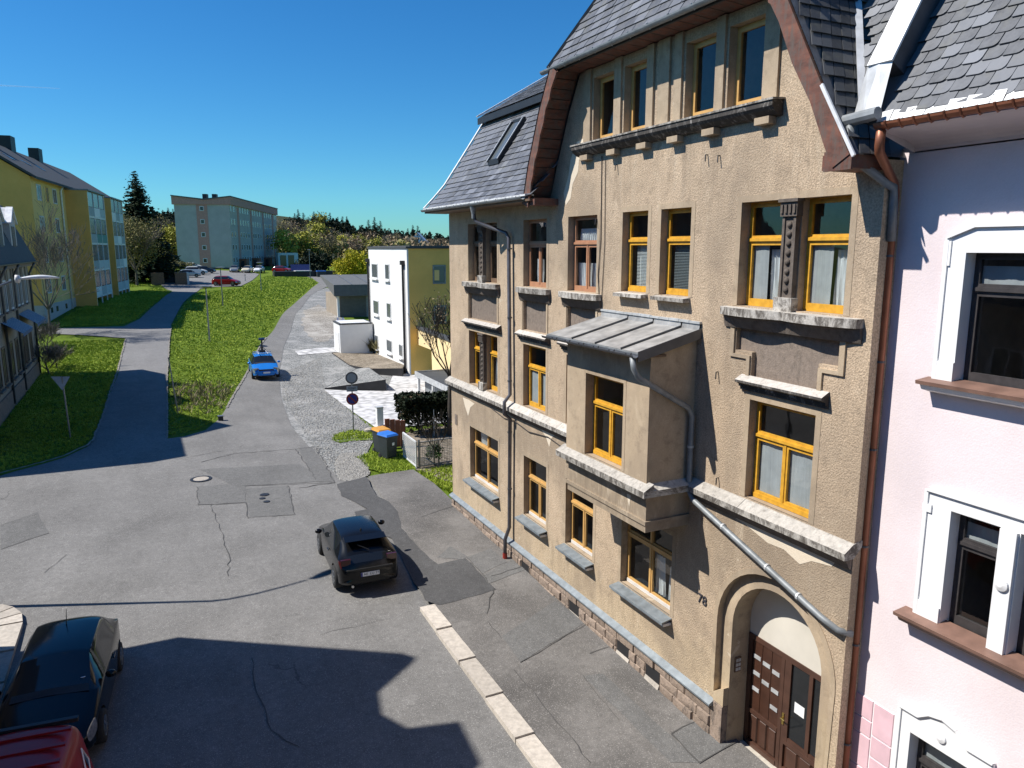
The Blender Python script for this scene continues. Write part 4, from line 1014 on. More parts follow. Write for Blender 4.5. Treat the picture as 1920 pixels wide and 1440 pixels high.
# ---- plinth: stones with cellar openings
pl_top = .68
cel = [onX(u, v, -.06)[1] for u, v in ((984, 1078), (1075, 1146), (1167, 1216), (1222, 1266))]
part('plinth', MB().box(-.035, .3, 10.2, 23.93, -.3, .72), 'plinth_stone', HB)
pli = HB.children[-1]
flash = MB().sweepY([(-.13, .67), (-.135, .71), (0, .79), (0, .67)], 10.15, 24.0); part('plinth_flashing', flash, 'zinc_sill', HB)
def near_cell(a, b): return [c for c in cel if a < c + .26 and b > c - .26]
zc = .668
for row in range(4):
    h = (.24, .22, .26, .3)[row]; y = 10.2 - (row % 2) * .3; z1 = zc - .006; z0 = zc - h + .006; zc -= h
    while y < 23.9:
        L = rnd.uniform(.42, .78); a, b = max(y, 10.2), min(y + L, 23.93); y += L
        segs = [(a, b)]
        if row in (1, 2):
            for c in cel:
                ns = []
                for s0, s1 in segs:
                    if s1 <= c - .26 or s0 >= c + .26: ns.append((s0, s1))
                    else:
                        if s0 < c - .26: ns.append((s0, c - .26))
                        if s1 > c + .26: ns.append((c + .26, s1))
                segs = ns
        for s0, s1 in segs:
            if s1 - s0 < .06: continue
            if z1 < T(-.1, (s0 + s1) / 2) + .08: continue
            p = .055 + rnd.uniform(0, .03); bv = .018
            mb = MB(); f0 = [(-.036, s0 + .006, z0), (-.036, s1 - .006, z0), (-.036, s1 - .006, z1), (-.036, s0 + .006, z1)]
            f1 = [(-p + rnd.uniform(-.008, .008), s0 + .006 + bv, z0 + bv), (-p + rnd.uniform(-.008, .008), s1 - .006 - bv, z0 + bv), (-p + rnd.uniform(-.008, .008), s1 - .006 - bv, z1 - bv), (-p + rnd.uniform(-.008, .008), s0 + .006 + bv, z1 - bv)]
            ctr = (-p - .012, (s0 + s1) / 2 + rnd.uniform(-.05, .05), (z0 + z1) / 2)
            mb.add(f0 + f1 + [ctr], [(0, 1, 5, 4), (1, 2, 6, 5), (2, 3, 7, 6), (3, 0, 4, 7), (4, 5, 8), (5, 6, 8), (6, 7, 8), (7, 4, 8)])
            part('stone', mb, 'plinth_stone', pli)
for c in cel:
    mb = MB(); mb.box(-.04, .2, c - .25, c + .25, .0, .43)
    w = part('cellar_window', MB().box(-.042, -.034, c - .25, c + .25, .05, .43), 'metal_dark', HB); part('cellar_sill', MB().sweepY([(-.1, -.02), (-.1, .03), (-.045, .16), (-.045, -.02)], c - .25, c + .25), 'granite', w)

# ---- downpipe on the facade, cable
P = part('downpipe', MB().tube([(-.72, 20.15, 10.42), (-.70, 20.15, 10.18), (-.66, 20.12, 10.06), (-.14, 19.2, 9.72), (-.12, 19.08, 9.6), (-.12, 19.0, 5.2), (-.30, 18.99, 5.0), (-.30, 18.99, 4.65), (-.12, 19.0, 4.5), (-.12, 19.05, 1.2), (-.24, 19.08, .85), (-.24, 19.1, .28)], .055, 10), 'zinc_pipe', HB, True)
part('hopper', MB().lathe([(.05, -.32), (.055, -.2), (.1, 0), (.1, .02)], (-.72, 20.15, 10.46), 12), 'zinc', P)
part('boot', MB().lathe([(.07, 0), (.07, .2)], (-.24, 19.1, .2), 10), 'sign_red', P)
for z in (9.3, 7.4, 5.6, 4.1, 2.4): part('pipe_clamp', MB().lathe([(.07, -.02), (.07, .02)], (-.12, 19.02, z), 10), 'zinc_dark', P)
mb = MB(); pts = [(-.02, 20.6, 4.52), (-.02, 19.6, 4.38), (-.04, 18.9, 4.46), (-.03, 18.0, 4.33), (-.02, 16.9, 4.43), (-.02, 15.8, 4.3), (-.02, 14.2, 4.42)]; mb.tube(pts, .012, 5); part('cable', mb, 'cable', HB)
mb = MB(); mb.tube([(-.015, 14.55, 11.3), (-.015, 14.52, 9.5), (-.02, 14.6, 8.7), (-.015, 14.5, 7.9)], .01, 5); mb.tube([(-.015, 14.4, 11.2), (-.015, 14.36, 9.4), (-.015, 14.45, 7.95)], .008, 5); part('cable', mb, 'cable', HB)

# ---- roofs
prof = [(-.72, 10.56), (-.36, 10.92), (.02, 11.34), (.38, 11.86), (.78, 12.44), (1.5, 13.5)]
upper = [(1.26, 13.48), (1.26, 13.62), (4.0, 15.25), (5.5, 16.1), (9.4, 13.6), (10.4, 13.4), (11.8, 10.6)]
mb = MB(); Ya, Yb = 15.6, 24.3
def strip(mb, pr, y0, y1):
    n = len(pr); mb.add([(a, y0, b) for a, b in pr] + [(a, y1, b) for a, b in pr], [(i, i + 1, i + 1 + n, i + n) for i in range(n - 1)])
strip(mb, [(-.72, 10.5)] + prof[:3], 16.9, Yb); strip(mb, prof[2:] + upper, Ya, Yb); strip(mb, [(3.5, 14.95)] + upper[3:], 7.2, Ya)
mb.add([(-.72, Yb, 10.5)] + [(a, Yb, b) for a, b in prof + upper], [tuple(range(len(prof + upper) + 1))])
roof = part('mansard_roof', mb, 'slate', HB)
mb = MB(); vp = [(a - .02, b + .05) for a, b in prof]
for (a0, b0), (a1, b1) in zip(vp, vp[1:]): mb.bar((a0, Yb + .02, b0), (a1, Yb + .02, b1), .10, .045)
mb.bar((1.2, Yb + .02, 13.66), (5.5, Yb + .02, 16.16), .1, .045); part('verge_flashing', mb, 'flash_white', roof)
mb = MB(); y = 16.75
while y < 24.25:
    w = rnd.uniform(.08, .16); mb.box(-.78 - rnd.uniform(0, .015), -.55, y, min(y + w, 24.3) - .006, 10.565, 10.60 + rnd.uniform(0, .012)) ; y += w
part('eaves_flashing', mb, 'flash_white', roof)
part('break_board', MB().box(1.22, 1.262, 16.2, 24.32, 13.40, 13.60), 'metal_dark', roof)
part('soffit', MB().box(-.74, .02, 16.6, 24.25, 10.44, 10.495), 'wood_brown', roof)
go = part('gutter', gutter(MB(), (-.80, 16.85, 10.555), (-.80, 24.3, 10.555), .07), 'zinc', HB)
for c in np.arange(17.1, 24.3, .6): part('bracket', MB().tube([(-.72, c, 10.56), (-.80, c, 10.48), (-.875, c, 10.565)], .012, 5), 'zinc_dark', go)
# gable roof (cross roof) with its half hip
O = -.66
H0 = Vector(onY(1030, 130, 16.0)); H1 = Vector(onY(1122, 0, 15.35)); hd = H1 - H0; HT = H0 + hd * 2.1
LB = [(16.98, 10.36), (16.68, 11.25), (16.13, 12.42), (15.6, 13.28)]; RB = [(9.02, 13.28), (8.78, 12.92), (7.42, 10.5)]
mb = MB(); top = .10
def off(ps, s): return [(a + s * top, b + .03) for a, b in ps]
LO, RO = off(LB, 1), off(RB, -1)
mb.add([(O - .05, a, b) for a, b in LO] + [(6, a, b) for a, b in LO], [(i, i + 1, i + 5, i + 4) for i in range(3)])
mb.add([(O - .05, a, b) for a, b in RO] + [(6, a, b) for a, b in RO], [(0, 1, 4, 3), (1, 2, 5, 4)])
HR0 = Vector((H0.x, 8.72, H0.z)); HRT = HR0 + Vector((hd.x, -hd.y, hd.z)) * 2.1
mb.add([H0, HT, HRT, HR0, (6, H0.y, H0.z), (6, HT.y, HT.z), (6, HRT.y, HRT.z), (6, HR0.y, HR0.z)], [(0, 1, 2, 3), (0, 4, 5, 1), (3, 2, 6, 7), (1, 5, 6, 2)])
groof = part('gable_roof', mb, 'slate', HB)
mb = MB()
for i in range(3): mb.bar(H0 + hd * (2.1 * i / 3) + Vector((-.03, .04, .03)), H0 + hd * (2.1 * (i + 1) / 3) + Vector((-.03, .04, .03)), .05, .06)
part('verge_strip', mb, 'metal_dark', groof)
# soffit planks and barge boards
def planks(line, n, nm, inner):
    tot = [0]; 
    for p, q in zip(line, line[1:]): tot.append(tot[-1] + math.dist(p, q))
    def at(s):
        for i in range(len(line) - 1):
            if s <= tot[i + 1] + 1e-6:
                t = (s - tot[i]) / (tot[i + 1] - tot[i]); return (line[i][0] + (line[i + 1][0] - line[i][0]) * t, line[i][1] + (line[i + 1][1] - line[i][1]) * t)
    for k in range(n):
        a, b = at(tot[-1] * k / n + .008), at(tot[-1] * (k + 1) / n - .008)
        mb = MB().add([(O, *a), (.0, *a), (.0, *b), (O, *b)], [(0, 1, 2, 3)])
        for q in range(4): pass
        part(nm, mb, 'board_red', groof)
planks(LB, 14, 'soffit_board', 1); planks(RB, 12, 'soffit_board', -1)
for k in range(16):
    a, b = 9.02 + (15.6 - 9.02) * k / 16 + .01, 9.02 + (15.6 - 9.02) * (k + 1) / 16 - .01
    part('soffit_board', MB().quad((O, a, 13.262), (0.05, a, 13.215), (0.05, b, 13.215), (O, b, 13.262)), 'board_red', groof)
def barge(line, s, nm):
    w = .25; mb = MB(); n = len(line); inn = []
    for i, p in enumerate(line):
        q0, q1 = line[max(i - 1, 0)], line[min(i + 1, n - 1)]; d = np.array(q1) - np.array(q0); d = d / np.linalg.norm(d); nr = np.array([-d[1], d[0]])
        if nr[0] * s > 0: nr = -nr
        inn.append(tuple(np.array(p) + nr * w))
    outl = [(a + s * .05, b + .03) for a, b in line]
    # wavy carved lower edge
    fine_o, fine_i = [], []
    for i in range(n - 1):
        for k in range(8):
            t = k / 8; o_ = np.array(outl[i]) * (1 - t) + np.array(outl[i + 1]) * t; i_ = np.array(inn[i]) * (1 - t) + np.array(inn[i + 1]) * t
            i_ = i_ + (o_ - i_) * (.10 + .07 * math.sin(k / 8 * 6.283 * 2)); fine_o.append(tuple(o_)); fine_i.append(tuple(i_))
    fine_o.append(outl[-1]); fine_i.append(inn[-1])
    m = len(fine_o)
    for x in (O - .045, O): mb.add([(x, a, b) for a, b in fine_o] + [(x, a, b) for a, b in fine_i], [(i, i + 1, i + 1 + m, i + m) for i in range(m - 1)])
    mb.add([(O - .045, a, b) for a, b in fine_i] + [(O, a, b) for a, b in fine_i], [(i, i + 1, i + 1 + m, i + m) for i in range(m - 1)]); mb.add([(O - .045, a, b) for a, b in fine_o] + [(O, a, b) for a, b in fine_o], [(i, i + 1, i + 1 + m, i + m) for i in range(m - 1)])
    part(nm, mb, 'board_red', groof)
barge(LB, 1, 'barge_board'); barge(RB, -1, 'barge_board')
mb = MB(); mb.box(O + .0, -.001, 7.36, 7.85, 10.36, 10.56); mb.box(O - .03, O, 7.34, 7.8, 10.34, 10.6); part('eaves_box', mb, 'board_red', groof)
mb = MB(); mb.box(O + .0, -.001, 16.5, 17.0, 10.34, 10.5); part('eaves_box', mb, 'board_red', groof)
go = part('gable_gutter', gutter(MB(), (H0.x - .1, 16.15, H0.z - .04), (H0.x - .1, 8.6, H0.z - .04), .075), 'zinc', HB)
for c in np.arange(8.9, 16.1, .62): part('bracket', MB().tube([(H0.x - .02, c, H0.z - .03), (H0.x - .1, c, H0.z - .12), (H0.x - .18, c, H0.z - .02)], .014, 5), 'zinc_light', go)
part('fascia', MB().box(H0.x - .03, H0.x + .02, 8.75, 16.0, 13.2, H0.z - .01), 'metal_dark', groof)
part('verge_metal', MB().bar((O - .06, 7.28, 10.5), (O - .06, 7.9, 11.5), .03, .05), 'flash_white', groof)

# ---- slates, one by one
def slate_mesh(w, h, kind=0):
    if kind == 0: pts = [(-w / 2, -h / 2), (w / 2, -h / 2), (w / 2, h / 2), (-w / 2, h / 2)]
    elif kind == 2: pts = [(-w * .9, -h / 2), (w * .1, -h / 2), (w * .9, h / 2), (-w * .1, h / 2)]
    else:
        pts = [(-w / 2, -h / 2 + .0), (w * .2, -h / 2)] + [(w * .2 + w * .3 * math.sin(t), -h / 2 + w * .32 * (1 - math.cos(t))) for t in (.5, 1.0, 1.57)] + [(w / 2, h / 2), (-w / 2, h / 2)]
    return MB().prism(pts, lambda a, b: (a, b, -.006), lambda a, b: (a, b, .006))
def slates(parent, fn, us, ss, w, h, mat, inside, kind=0, skew=0., seed=0, limit=300):
    g = random.Random(seed); mats = []
    for j, s in enumerate(ss):
        for i, u in enumerate(us):
            uu = u + (j % 2) * w / 2 + g.uniform(-.02, .02) * w
            p = fn(uu, s)
            if p is None or not inside(p): continue
            e = .02; du = (fn(uu + e, s) - fn(uu - e, s)).normalized(); ds = (fn(uu, s + e) - fn(uu, s - e)).normalized()
            n = du.cross(ds).normalized(); ds = n.cross(du)
            if n.z < 0 and abs(n.z) > .05: n = -n; du = -du
            m3 = Matrix((du, ds, n)).transposed(); 
            m3 = m3 @ Matrix.Rotation(g.uniform(-.02, .02) + skew, 3, 'Z') @ Matrix.Rotation(-.10 + g.uniform(-.02, .02), 3, 'X')
            m4 = m3.to_4x4(); m4.translation = p + n * (.018 + g.uniform(0, .006)); mats.append(m4)
    mats.sort(key=lambda m: (m.translation - Vector(CAM)).length)
    mesh = [slate_mesh(w * f - .012, h * 1.25, kind).mesh('slate', mat) for f in (1., .985, 1.01)]
    for k, m4 in enumerate(mats[:limit]):
        o = bpy.data.objects.new('slate', mesh[k % 3]); COL.objects.link(o); o.parent = parent; o.matrix_basis = m4
    if len(mats) > limit:
        mb = MB()
        for m4 in mats[limit:]:
            q = slate_mesh(w - .012, h * 1.25, 0); mb.add([m4 @ Vector(v) for v in q.v], q.f)
        obj('slates', mb.mesh('slates', mat), parent, kind='stuff')
def along(pr):
    tot = [0]
    for p, q in zip(pr, pr[1:]): tot.append(tot[-1] + math.dist(p, q))
    def f(s):
        s = min(max(s, 0), tot[-1] - 1e-4)
        for i in range(len(pr) - 1):
            if s <= tot[i + 1]:
                t = (s - tot[i]) / (tot[i + 1] - tot[i]); return pr[i][0] + (pr[i + 1][0] - pr[i][0]) * t, pr[i][1] + (pr[i + 1][1] - pr[i][1]) * t
    return f, tot[-1]
fm, Lm = along(prof)
def mans(u, s): a, b = fm(s); return Vector((a, u, b))
SKY = (20.55, 21.25, 12.55, 13.35)
slates(roof, mans, np.arange(16.7, 24.3, .33), np.arange(.14, Lm - .05, .225), .33, .225, 'slate', lambda p: p.y < 24.18 and p.y > 16.6 + max(0, (p.z - 10.4)) * -.3, 0, .0, 1)
fu, Lu = along([(1.26, 13.64), (4.0, 15.27)])
slates(roof, lambda u, s: Vector((fu(s)[0], u, fu(s)[1])), np.arange(15.9, 24.3, .34), np.arange(.1, Lu, .23), .34, .23, 'slate', lambda p: p.y < 24.2, 0, 0., 2, 120)
def hip(u, s): return H0 + hd.normalized() * s + Vector((0, u, 0))
slates(groof, hip, np.arange(-7.4, .1, .36), np.arange(.12, 2.6, .24), .36, .24, 'slate', lambda p: p.y > 8.75 and p.y < H0.y - (p.z - H0.z) * .39, 0, 0., 3, 250)
rl0, rl1 = Vector((O - .02, *RO[2])), Vector((O - .02, *RO[1])); rd = (rl1 - rl0).normalized()
slates(groof, lambda u, s: rl0 + rd * s + Vector((u, 0, 0)), np.arange(.05, 3.6, .2), np.arange(.15, 3.4, .25), .2, .25, 'slate_dark', lambda p: p.z < 13.4 and p.x < -.3 + (p.z - 10.75) / 1.73 + .45 and p.x > O + .12, 2, 0., 4, 200)
# skylight in the mansard
ms = lambda u, s: mans(u, s)
c0 = [ms(y_, s_) for y_, s_ in ((20.5, 1.6), (21.25, 1.6), (21.25, 3.05), (20.5, 3.05))]
nn = (c0[1] - c0[0]).cross(c0[3] - c0[0]).normalized(); nn = nn if nn.x < 0 else -nn
mb = MB(); 
for a, b in zip(c0, c0[1:] + c0[:1]): mb.bar(a + nn * .07, b + nn * .07, .07, .16)
sk = part('skylight', mb, 'metal_dark', HB); ctr = sum(c0, Vector()) / 4
part('pane', MB().quad(*[ctr + (p - ctr) * .93 + nn * .10 for p in c0]), 'glass_grey', sk)
mb = MB()
for a, b in ((c0[0], c0[3]), (c0[1], c0[2])): mb.bar(a + nn * .16, b + nn * .16, .035, .02)
part('trim', mb, 'zinc_light', sk)

# ================================================================== PINK HOUSE
PXW = .35
HP = thing('pink_house', 'pale pink rendered house with white window surrounds and slate roof', 'house', (5, 2, 0))
PW = [(5.22, 6.3, 7.57, 9.25), (5.47, 6.13, 4.2, 5.83), (4.55, 5.22, 4.2, 5.83), (5.46, 6.38, .75, 2.38), (2.1, 3.2, 7.57, 9.25), (2.3, 3.0, 4.2, 5.83), (2.2, 3.2, .75, 2.38)]
mb = poly_wall(rect(-4, 7.42, -.4, 10.66), [rect(*w) for w in PW], fx(PXW))
mb.quad((PXW, -4, -.4), (11, -4, -.4), (11, -4, 10.6), (PXW, -4, 10.6))
pwall = part('wall', mb, 'plaster_pink', HP)
for w in PW: 
    o = make_window(HP, *w, 'frame_dark', 'S', X=PXW, deep=.16, surround=0, tr=.72, curtain=[('g', .05, .95, .72, .9)], room=True)
    mb = MB(); y0, y1, z0, z1 = w
    for yy in (y0 - .002, y1 + .002): mb.quad((PXW, yy, z0), (PXW + .24, yy, z0), (PXW + .24, yy, z1), (PXW, yy, z1))
    mb.quad((PXW, y0, z1 + .002), (PXW + .24, y0, z1 + .002), (PXW + .24, y1, z1 + .002), (PXW, y1, z1 + .002)); part('reveal', mb, 'white_trim', o)
def trim(outer, holes, x=PXW - .05, rim=True):
    loop = list(outer)
    for h in sorted(holes, key=lambda h: -h[0][0]):           # openings share the foot line, so they are notches
        y0, y1, z0, z1 = h[0][0], h[1][0], h[0][1], h[2][1]; loop += [(y1, z0), (y1, z1), (y0, z1), (y0, z0)]
    mb = poly_wall(loop, [], fx(x)); reveal(mb, loop, fx(x), fx(PXW + .002))
    o = part('window_surround', mb, 'white_trim', HP)
    if rim:
        mb = MB()
        for a, b in zip(outer[1:-1], outer[2:]): mb.bar((x - .012, *a), (x - .012, *b), .055, .025)
        part('rim', mb, 'white_trim', o)
    return o
t2 = trim([(4.98, 7.57), (4.98, 9.42), (5.3, 9.58), (6.2, 9.58), (6.56, 9.44), (6.56, 7.57)], [[(a, b) for a, b in rect(*PW[0])]])
part('foot', MB().box(PXW - .075, PXW - .051, 6.3, 6.53, 7.57, 7.82), 'white_trim', t2); part('ear', MB().box(PXW - .07, PXW - .04, 6.5, 6.6, 9.08, 9.4), 'white_trim', t2)
t1 = trim([(4.3, 4.2), (4.3, 6.03), (6.49, 6.03), (6.49, 4.2)], [rect(*PW[1]), rect(*PW[2])])
part('pier', MB().box(PXW - .10, PXW - .051, 5.24, 5.45, 4.2, 5.83), 'white_trim', t1); part('roundel', MB().lathe([(.09, -.0), (.085, -.03), (.03, -.05)], (PXW - .10, 5.345, 5.12), 18, 'X'), 'white_trim', t1)
part('foot', MB().box(PXW - .075, PXW - .051, 6.14, 6.46, 4.2, 4.42), 'white_trim', t1); part('ear', MB().box(PXW - .075, PXW - .04, 6.4, 6.53, 5.72, 5.83), 'white_trim', t1)
t0 = trim([(5.2, .75), (5.2, 2.66), (5.55, 2.66), (5.72, 2.82), (5.92, 2.87), (6.12, 2.82), (6.28, 2.70), (6.57, 2.70), (6.57, .75)], [rect(*PW[3])]); part('roundel', MB().lathe([(.075, 0), (.07, -.025), (.02, -.04)], (PXW - .05, 5.92, 2.58), 18, 'X'), 'white_trim', t0)
for w in (PW[4:]): y0, y1, z0, z1 = w; trim(rect(y0 - .25, y1 + .25, z0, z1 + .25), [rect(*w)])
for y0, y1, z in ((4.9, 6.68, 7.56), (4.2, 6.68, 4.19), (5.1, 6.68, .74), (1.8, 3.5, 7.56), (2.0, 3.3, 4.19)):
    s = part('window_sill', MB().sweepY([(PXW - .26, z - .06), (PXW - .27, z - .01), (PXW + .1, z + .03), (PXW + .1, z - .06)], y0, y1), 'sill_brown', HP)
    part('lip', MB().sweepY([(PXW - .2, z - .13), (PXW - .24, z - .062), (PXW, z - .062), (PXW, z - .19)], y0 + .05, y1 - .05), 'sill_brown' if z < 6 else 'white_trim', s)
mb = MB(); mb.add([(PXW - .006, a, b) for a, b in ((3.4, -.4), (7.4, -.4), (7.4, 2.48), (6.56, 2.48), (6.56, .72), (5.21, .72), (5.21, 2.48), (3.4, 2.48))], [(0, 1, 4, 5), (1, 2, 3, 4), (0, 5, 6, 7)])
blk = part('block_base', mb, 'white_trim', HP)
g = random.Random(4); z = 2.475
yy = 7.39
while yy > 3.5:
    wc = g.choice((.36, .42, .5)); zz = 2.475
    while zz > -.2:
        h = g.choice((.28, .36, .36, .56)); y0 = max(yy - wc, 3.5)
        if not (5.2 < (yy + y0) / 2 < 6.57 and zz > .7): part('block', MB().add([(PXW - .006, yy - .008, zz - .008), (PXW - .006, y0 + .008, zz - .008), (PXW - .006, y0 + .008, zz - h + .008), (PXW - .006, yy - .008, zz - h + .008), (PXW - .02, yy - .016, zz - .016), (PXW - .02, y0 + .016, zz - .016), (PXW - .02, y0 + .016, zz - h + .016), (PXW - .02, yy - .016, zz - h + .016)], [(4, 5, 6, 7), (0, 1, 5, 4), (1, 2, 6, 5), (2, 3, 7, 6), (3, 0, 4, 7)]), 'block_pink', blk)
        zz -= h
    yy -= wc
cv = [(PXW, 10.58)] + [(PXW - .72 + .72 * math.cos(t), 10.60 + .2 * math.sin(t) * 1.) for t in np.linspace(0, 1.57, 8)] + [(-.44, 10.82)]
mb = MB(); n = len(cv); mb.add([(a, -4, b) for a, b in cv] + [(a, 7.2, b) for a, b in cv], [(i, i + 1, i + 1 + n, i + n) for i in range(n - 1)]); mb.quad((PXW, 7.2, 10.58), (-.44, 7.2, 10.82), (-.44, 7.2, 10.9), (PXW, 7.2, 10.9))
part('eaves_cove', mb, 'cove_pink', HP)
go = part('copper_gutter', gutter(MB(), (-.46, 7.18, 10.90), (-.46, -4, 10.90), .075), 'copper_pipe', HP)
for c in np.arange(3.4, 7.1, .2): part('bracket', MB().tube([(-.375, c, 10.9), (-.41, c, 10.84), (-.46, c, 10.815), (-.51, c, 10.84), (-.545, c, 10.91)], .016, 5), 'copper_pipe', go)
ps = lambda u, s: Vector((-.42 + s * .5, u, 10.90 + s * .866))
mb = MB(); mb.add([ps(-4, 0), ps(7.35, 0), ps(7.4, .4), ps(8.9, 3.0), ps(8.9, 5.5), ps(-4, 5.5)], [(0, 1, 2, 3, 4, 5)]); mb.quad(ps(-4, 0), ps(-4, 5.5), Vector((11, -4, 10.9)), Vector((6, -4, 10.9)))
proof = part('pink_house_roof', mb, 'slate_light', HP)
slates(proof, lambda u, s: ps(u, s), np.arange(3.2, 8.8, .24), np.arange(.22, 3.2, .185), .24, .195, 'slate_light', lambda p: (p.y < 7.15 or p.y > 7.5) and p.y < 7.45 + (p.z - 11.1) * .58 and p.y > 3.4, 1, -.06, 8, 300)
mb = MB(); y = 7.2
while y > 1:
    w = g.uniform(.14, .3); q = ps(y, .03); mb.add([(-.45, y, 10.925), (-.45, y - w + .01, 10.925), (-.37 + g.uniform(-.01, .02), y - w + .01, 11.05 + g.uniform(-.02, .02)), (-.37 + g.uniform(-.01, .02), y, 11.05 + g.uniform(-.02, .02))], [(0, 1, 2, 3)]); y -= w
part('eaves_flashing', mb, 'flash_white', proof)
# fire-wall coping between the roofs
cy0, cy1 = 7.16, 7.48; nz = Vector((-.866, 0, .5)); hh = .30
P0, P1 = ps(0, .75), ps(0, 5.0); mb = MB()
vs_ = [Vector((p.x, yv, p.z)) + nz * k for p in (P0, P1) for yv in (cy0, cy1) for k in (-.05, hh)]
cop = part('fire_wall', MB().add(vs_, [(0, 1, 3, 2), (4, 6, 7, 5), (0, 4, 5, 1), (2, 3, 7, 6), (1, 5, 7, 3)]), 'zinc_dark', HP)
vs_ = [Vector((p.x, yv, p.z)) + nz * k for p in (ps(0, .73), P1) for yv in (cy0 - .03, cy1 + .03) for k in (hh + .002, hh + .03)]
part('coping', MB().add(vs_, [(0, 1, 3, 2), (4, 6, 7, 5), (0, 4, 5, 1), (2, 3, 7, 6), (1, 5, 7, 3), (0, 2, 6, 4)]), 'flash_white', cop)
a, b, c, d = ps(7.2, .05) + nz * .03, ps(7.62, .05) + nz * .03, ps(7.52, .78) + nz * (hh + .01), ps(7.14, .78) + nz * (hh + .01)
part('lead_apron', MB().add([a, b, c, d, (a + b) / 2 + nz * .06, (c + d) / 2 + nz * .02], [(0, 4, 5, 3), (4, 1, 2, 5)]), 'zinc_light', HP)
mb = MB(); mb.bar(ps(7.55, .3) + nz * .05, ps(8.95, 2.9) + nz * .05, .10, .03); part('valley_flashing', mb, 'zinc_light', HP)
part('valley_gutter', MB().tube([(-.55, 7.1, 11.02), (-.57, 7.68, 10.98)], .085, 10), 'zinc', HP)
# two rainwater pipes in the corner between the houses
BP = part('copper_downpipe', MB().tube([(-.44, 7.12, 10.86), (-.44, 7.13, 10.62), (-.40, 7.15, 10.54), (.16, 7.33, 10.18), (.22, 7.35, 10.05), (.22, 7.36, .1)], .062, 10), 'copper_pipe', HP, True)
for z in (9.2, 7.7, 6.4, 4.9, 3.3, 1.6): part('pipe_clamp', MB().lathe([(.072, -.015), (.072, .015)], (.22, 7.36, z), 10), 'zinc_dark', BP)
part('grey_downpipe', MB().tube([(-.56, 7.5, 10.94), (-.58, 7.5, 10.62), (-.5, 7.48, 10.5), (.12, 7.3, 10.12), (.14, 7.30, 9.9), (.16, 7.3, 9.4)], .06, 10), 'zinc', HP, True)

# ================================================================== HOUSES ON THE LEFT SIDE OF THE STREET
def fwin(parent, c, u, n, w, h, fmat, pmat, fr=.07, mull=True):
    """window of a distant building: frame standing a little proud of the wall, pane set back in it"""
    c, u, n = Vector(c), Vector(u).normalized(), Vector(n).normalized(); k = Vector((0, 0, 1))
    def bx(mb, a0, a1, b0, b1, d0, d1):
        vs_ = [c + u * a + k * b + n * d for a in (a0, a1) for b in (b0, b1) for d in (d0, d1)]
        mb.add(vs_, [(0, 1, 3, 2), (4, 6, 7, 5), (0, 4, 5, 1), (2, 3, 7, 6), (0, 2, 6, 4), (1, 5, 7, 3)])
    mb = MB(); W2, H2 = w / 2, h / 2
    bx(mb, -W2, -W2 + fr, -H2, H2, -.02, .04); bx(mb, W2 - fr, W2, -H2, H2, -.02, .04); bx(mb, -W2 + fr, W2 - fr, H2 - fr, H2, -.02, .04); bx(mb, -W2 + fr, W2 - fr, -H2, -H2 + fr, -.02, .06)
    if mull: bx(mb, -.03, .03, -H2 + fr, H2 - fr, -.02, .03)
    o = part('window', mb, fmat, parent); mb = MB(); bx(mb, -W2 + fr, W2 - fr, -H2 + fr, H2 - fr, -.02, .012); part('pane', mb, pmat, o); return o

# house across the street behind the viewer (its roof shadow lies on the road)
HO = thing('opposite_house', 'house across the street whose roof shadow lies over the road', 'house', (-20, 8, 0))
mb = MB(); mb.box(-26, -14.7, -22, 20.25, -.3, 7.5); ow = part('wall', mb, 'plaster_old', HO)
pr = [(20.6, 7.5), (20.85, 7.7), (19.75, 13.6), (19.55, 13.9), (19.35, 13.75), (18.15, 12.4), (17.35, 12.2), (16.85, 12.6), (17.0, 13.9), (15.65, 13.75), (14.6, 12.4), (12, 12.9), (-22, 12.9), (-22, 7.5)]
mb = MB().prism(pr, lambda a, b: (-15.1, a, b), lambda a, b: (-24, a, b)); part('roof', mb, 'slate', HO)
for fl in (1.9, 5.2):
    for q in np.arange(-6, 19.5, 2.6): fwin(HO, (-14.69, q, fl), (0, 1, 0), (1, 0, 0), 1.2, 1.8, 'wood_white', 'glass_far')

for nm, x0, x1, lab in (('unseen_pink_row_house', .35, 11, 'unseen house continuing the pink row behind the viewer, added to cut sky light'), ('unseen_opposite_row_house', -26, -14.9, 'unseen house continuing the opposite row behind the viewer, added to cut sky light')):  # unseen houses, added to hold sky light off the foreground street
    nb = thing(nm, lab, 'house', ((x0 + x1) / 2, -25, 0)); ya, yb = (-46, -4.05) if x0 > 0 else (-46, -22.05)
    part('wall', MB().box(x0, x1, ya, yb, -1, 10.6), 'plaster_old', nb); part('roof', MB().prism([(x0 - .4, 10.6), (x1 + .4, 10.6), (x1 - 2.5, 14.5), ((x0 + x1) / 2, 16.2), (x0 + 2.5, 14.5)], lambda a, b: (a, ya, b), lambda a, b: (a, yb, b)), 'slate', nb)
    for fl in (2., 5.2, 8.4):
        for q in np.arange(ya + 2, yb - 1.5, 3.): fwin(nb, ((x0 - .005) if x0 > 0 else (x1 + .005), q, fl), (0, 1, 0), (-1, 0, 0) if x0 > 0 else (1, 0, 0), 1.2, 1.8, 'wood_white', 'glass_far')
HL = thing('shaded_house', 'old grey-brown terrace house in shade with mansard roof and blue awnings', 'house', (-21, 48, .8))
mb = MB(); mb.box(-27, -16.3, 36.6, 59.6, 0, 8.42); part('wall', mb, 'plaster_old', HL)
part('plinth', MB().box(-27.1, -16.22, 36.5, 59.68, -.2, 1.75), 'plinth_stone', HL)
part('cornice', MB().box(-27.1, -15.98, 36.3, 59.85, 8.2, 8.46), 'panel_stone', HL)
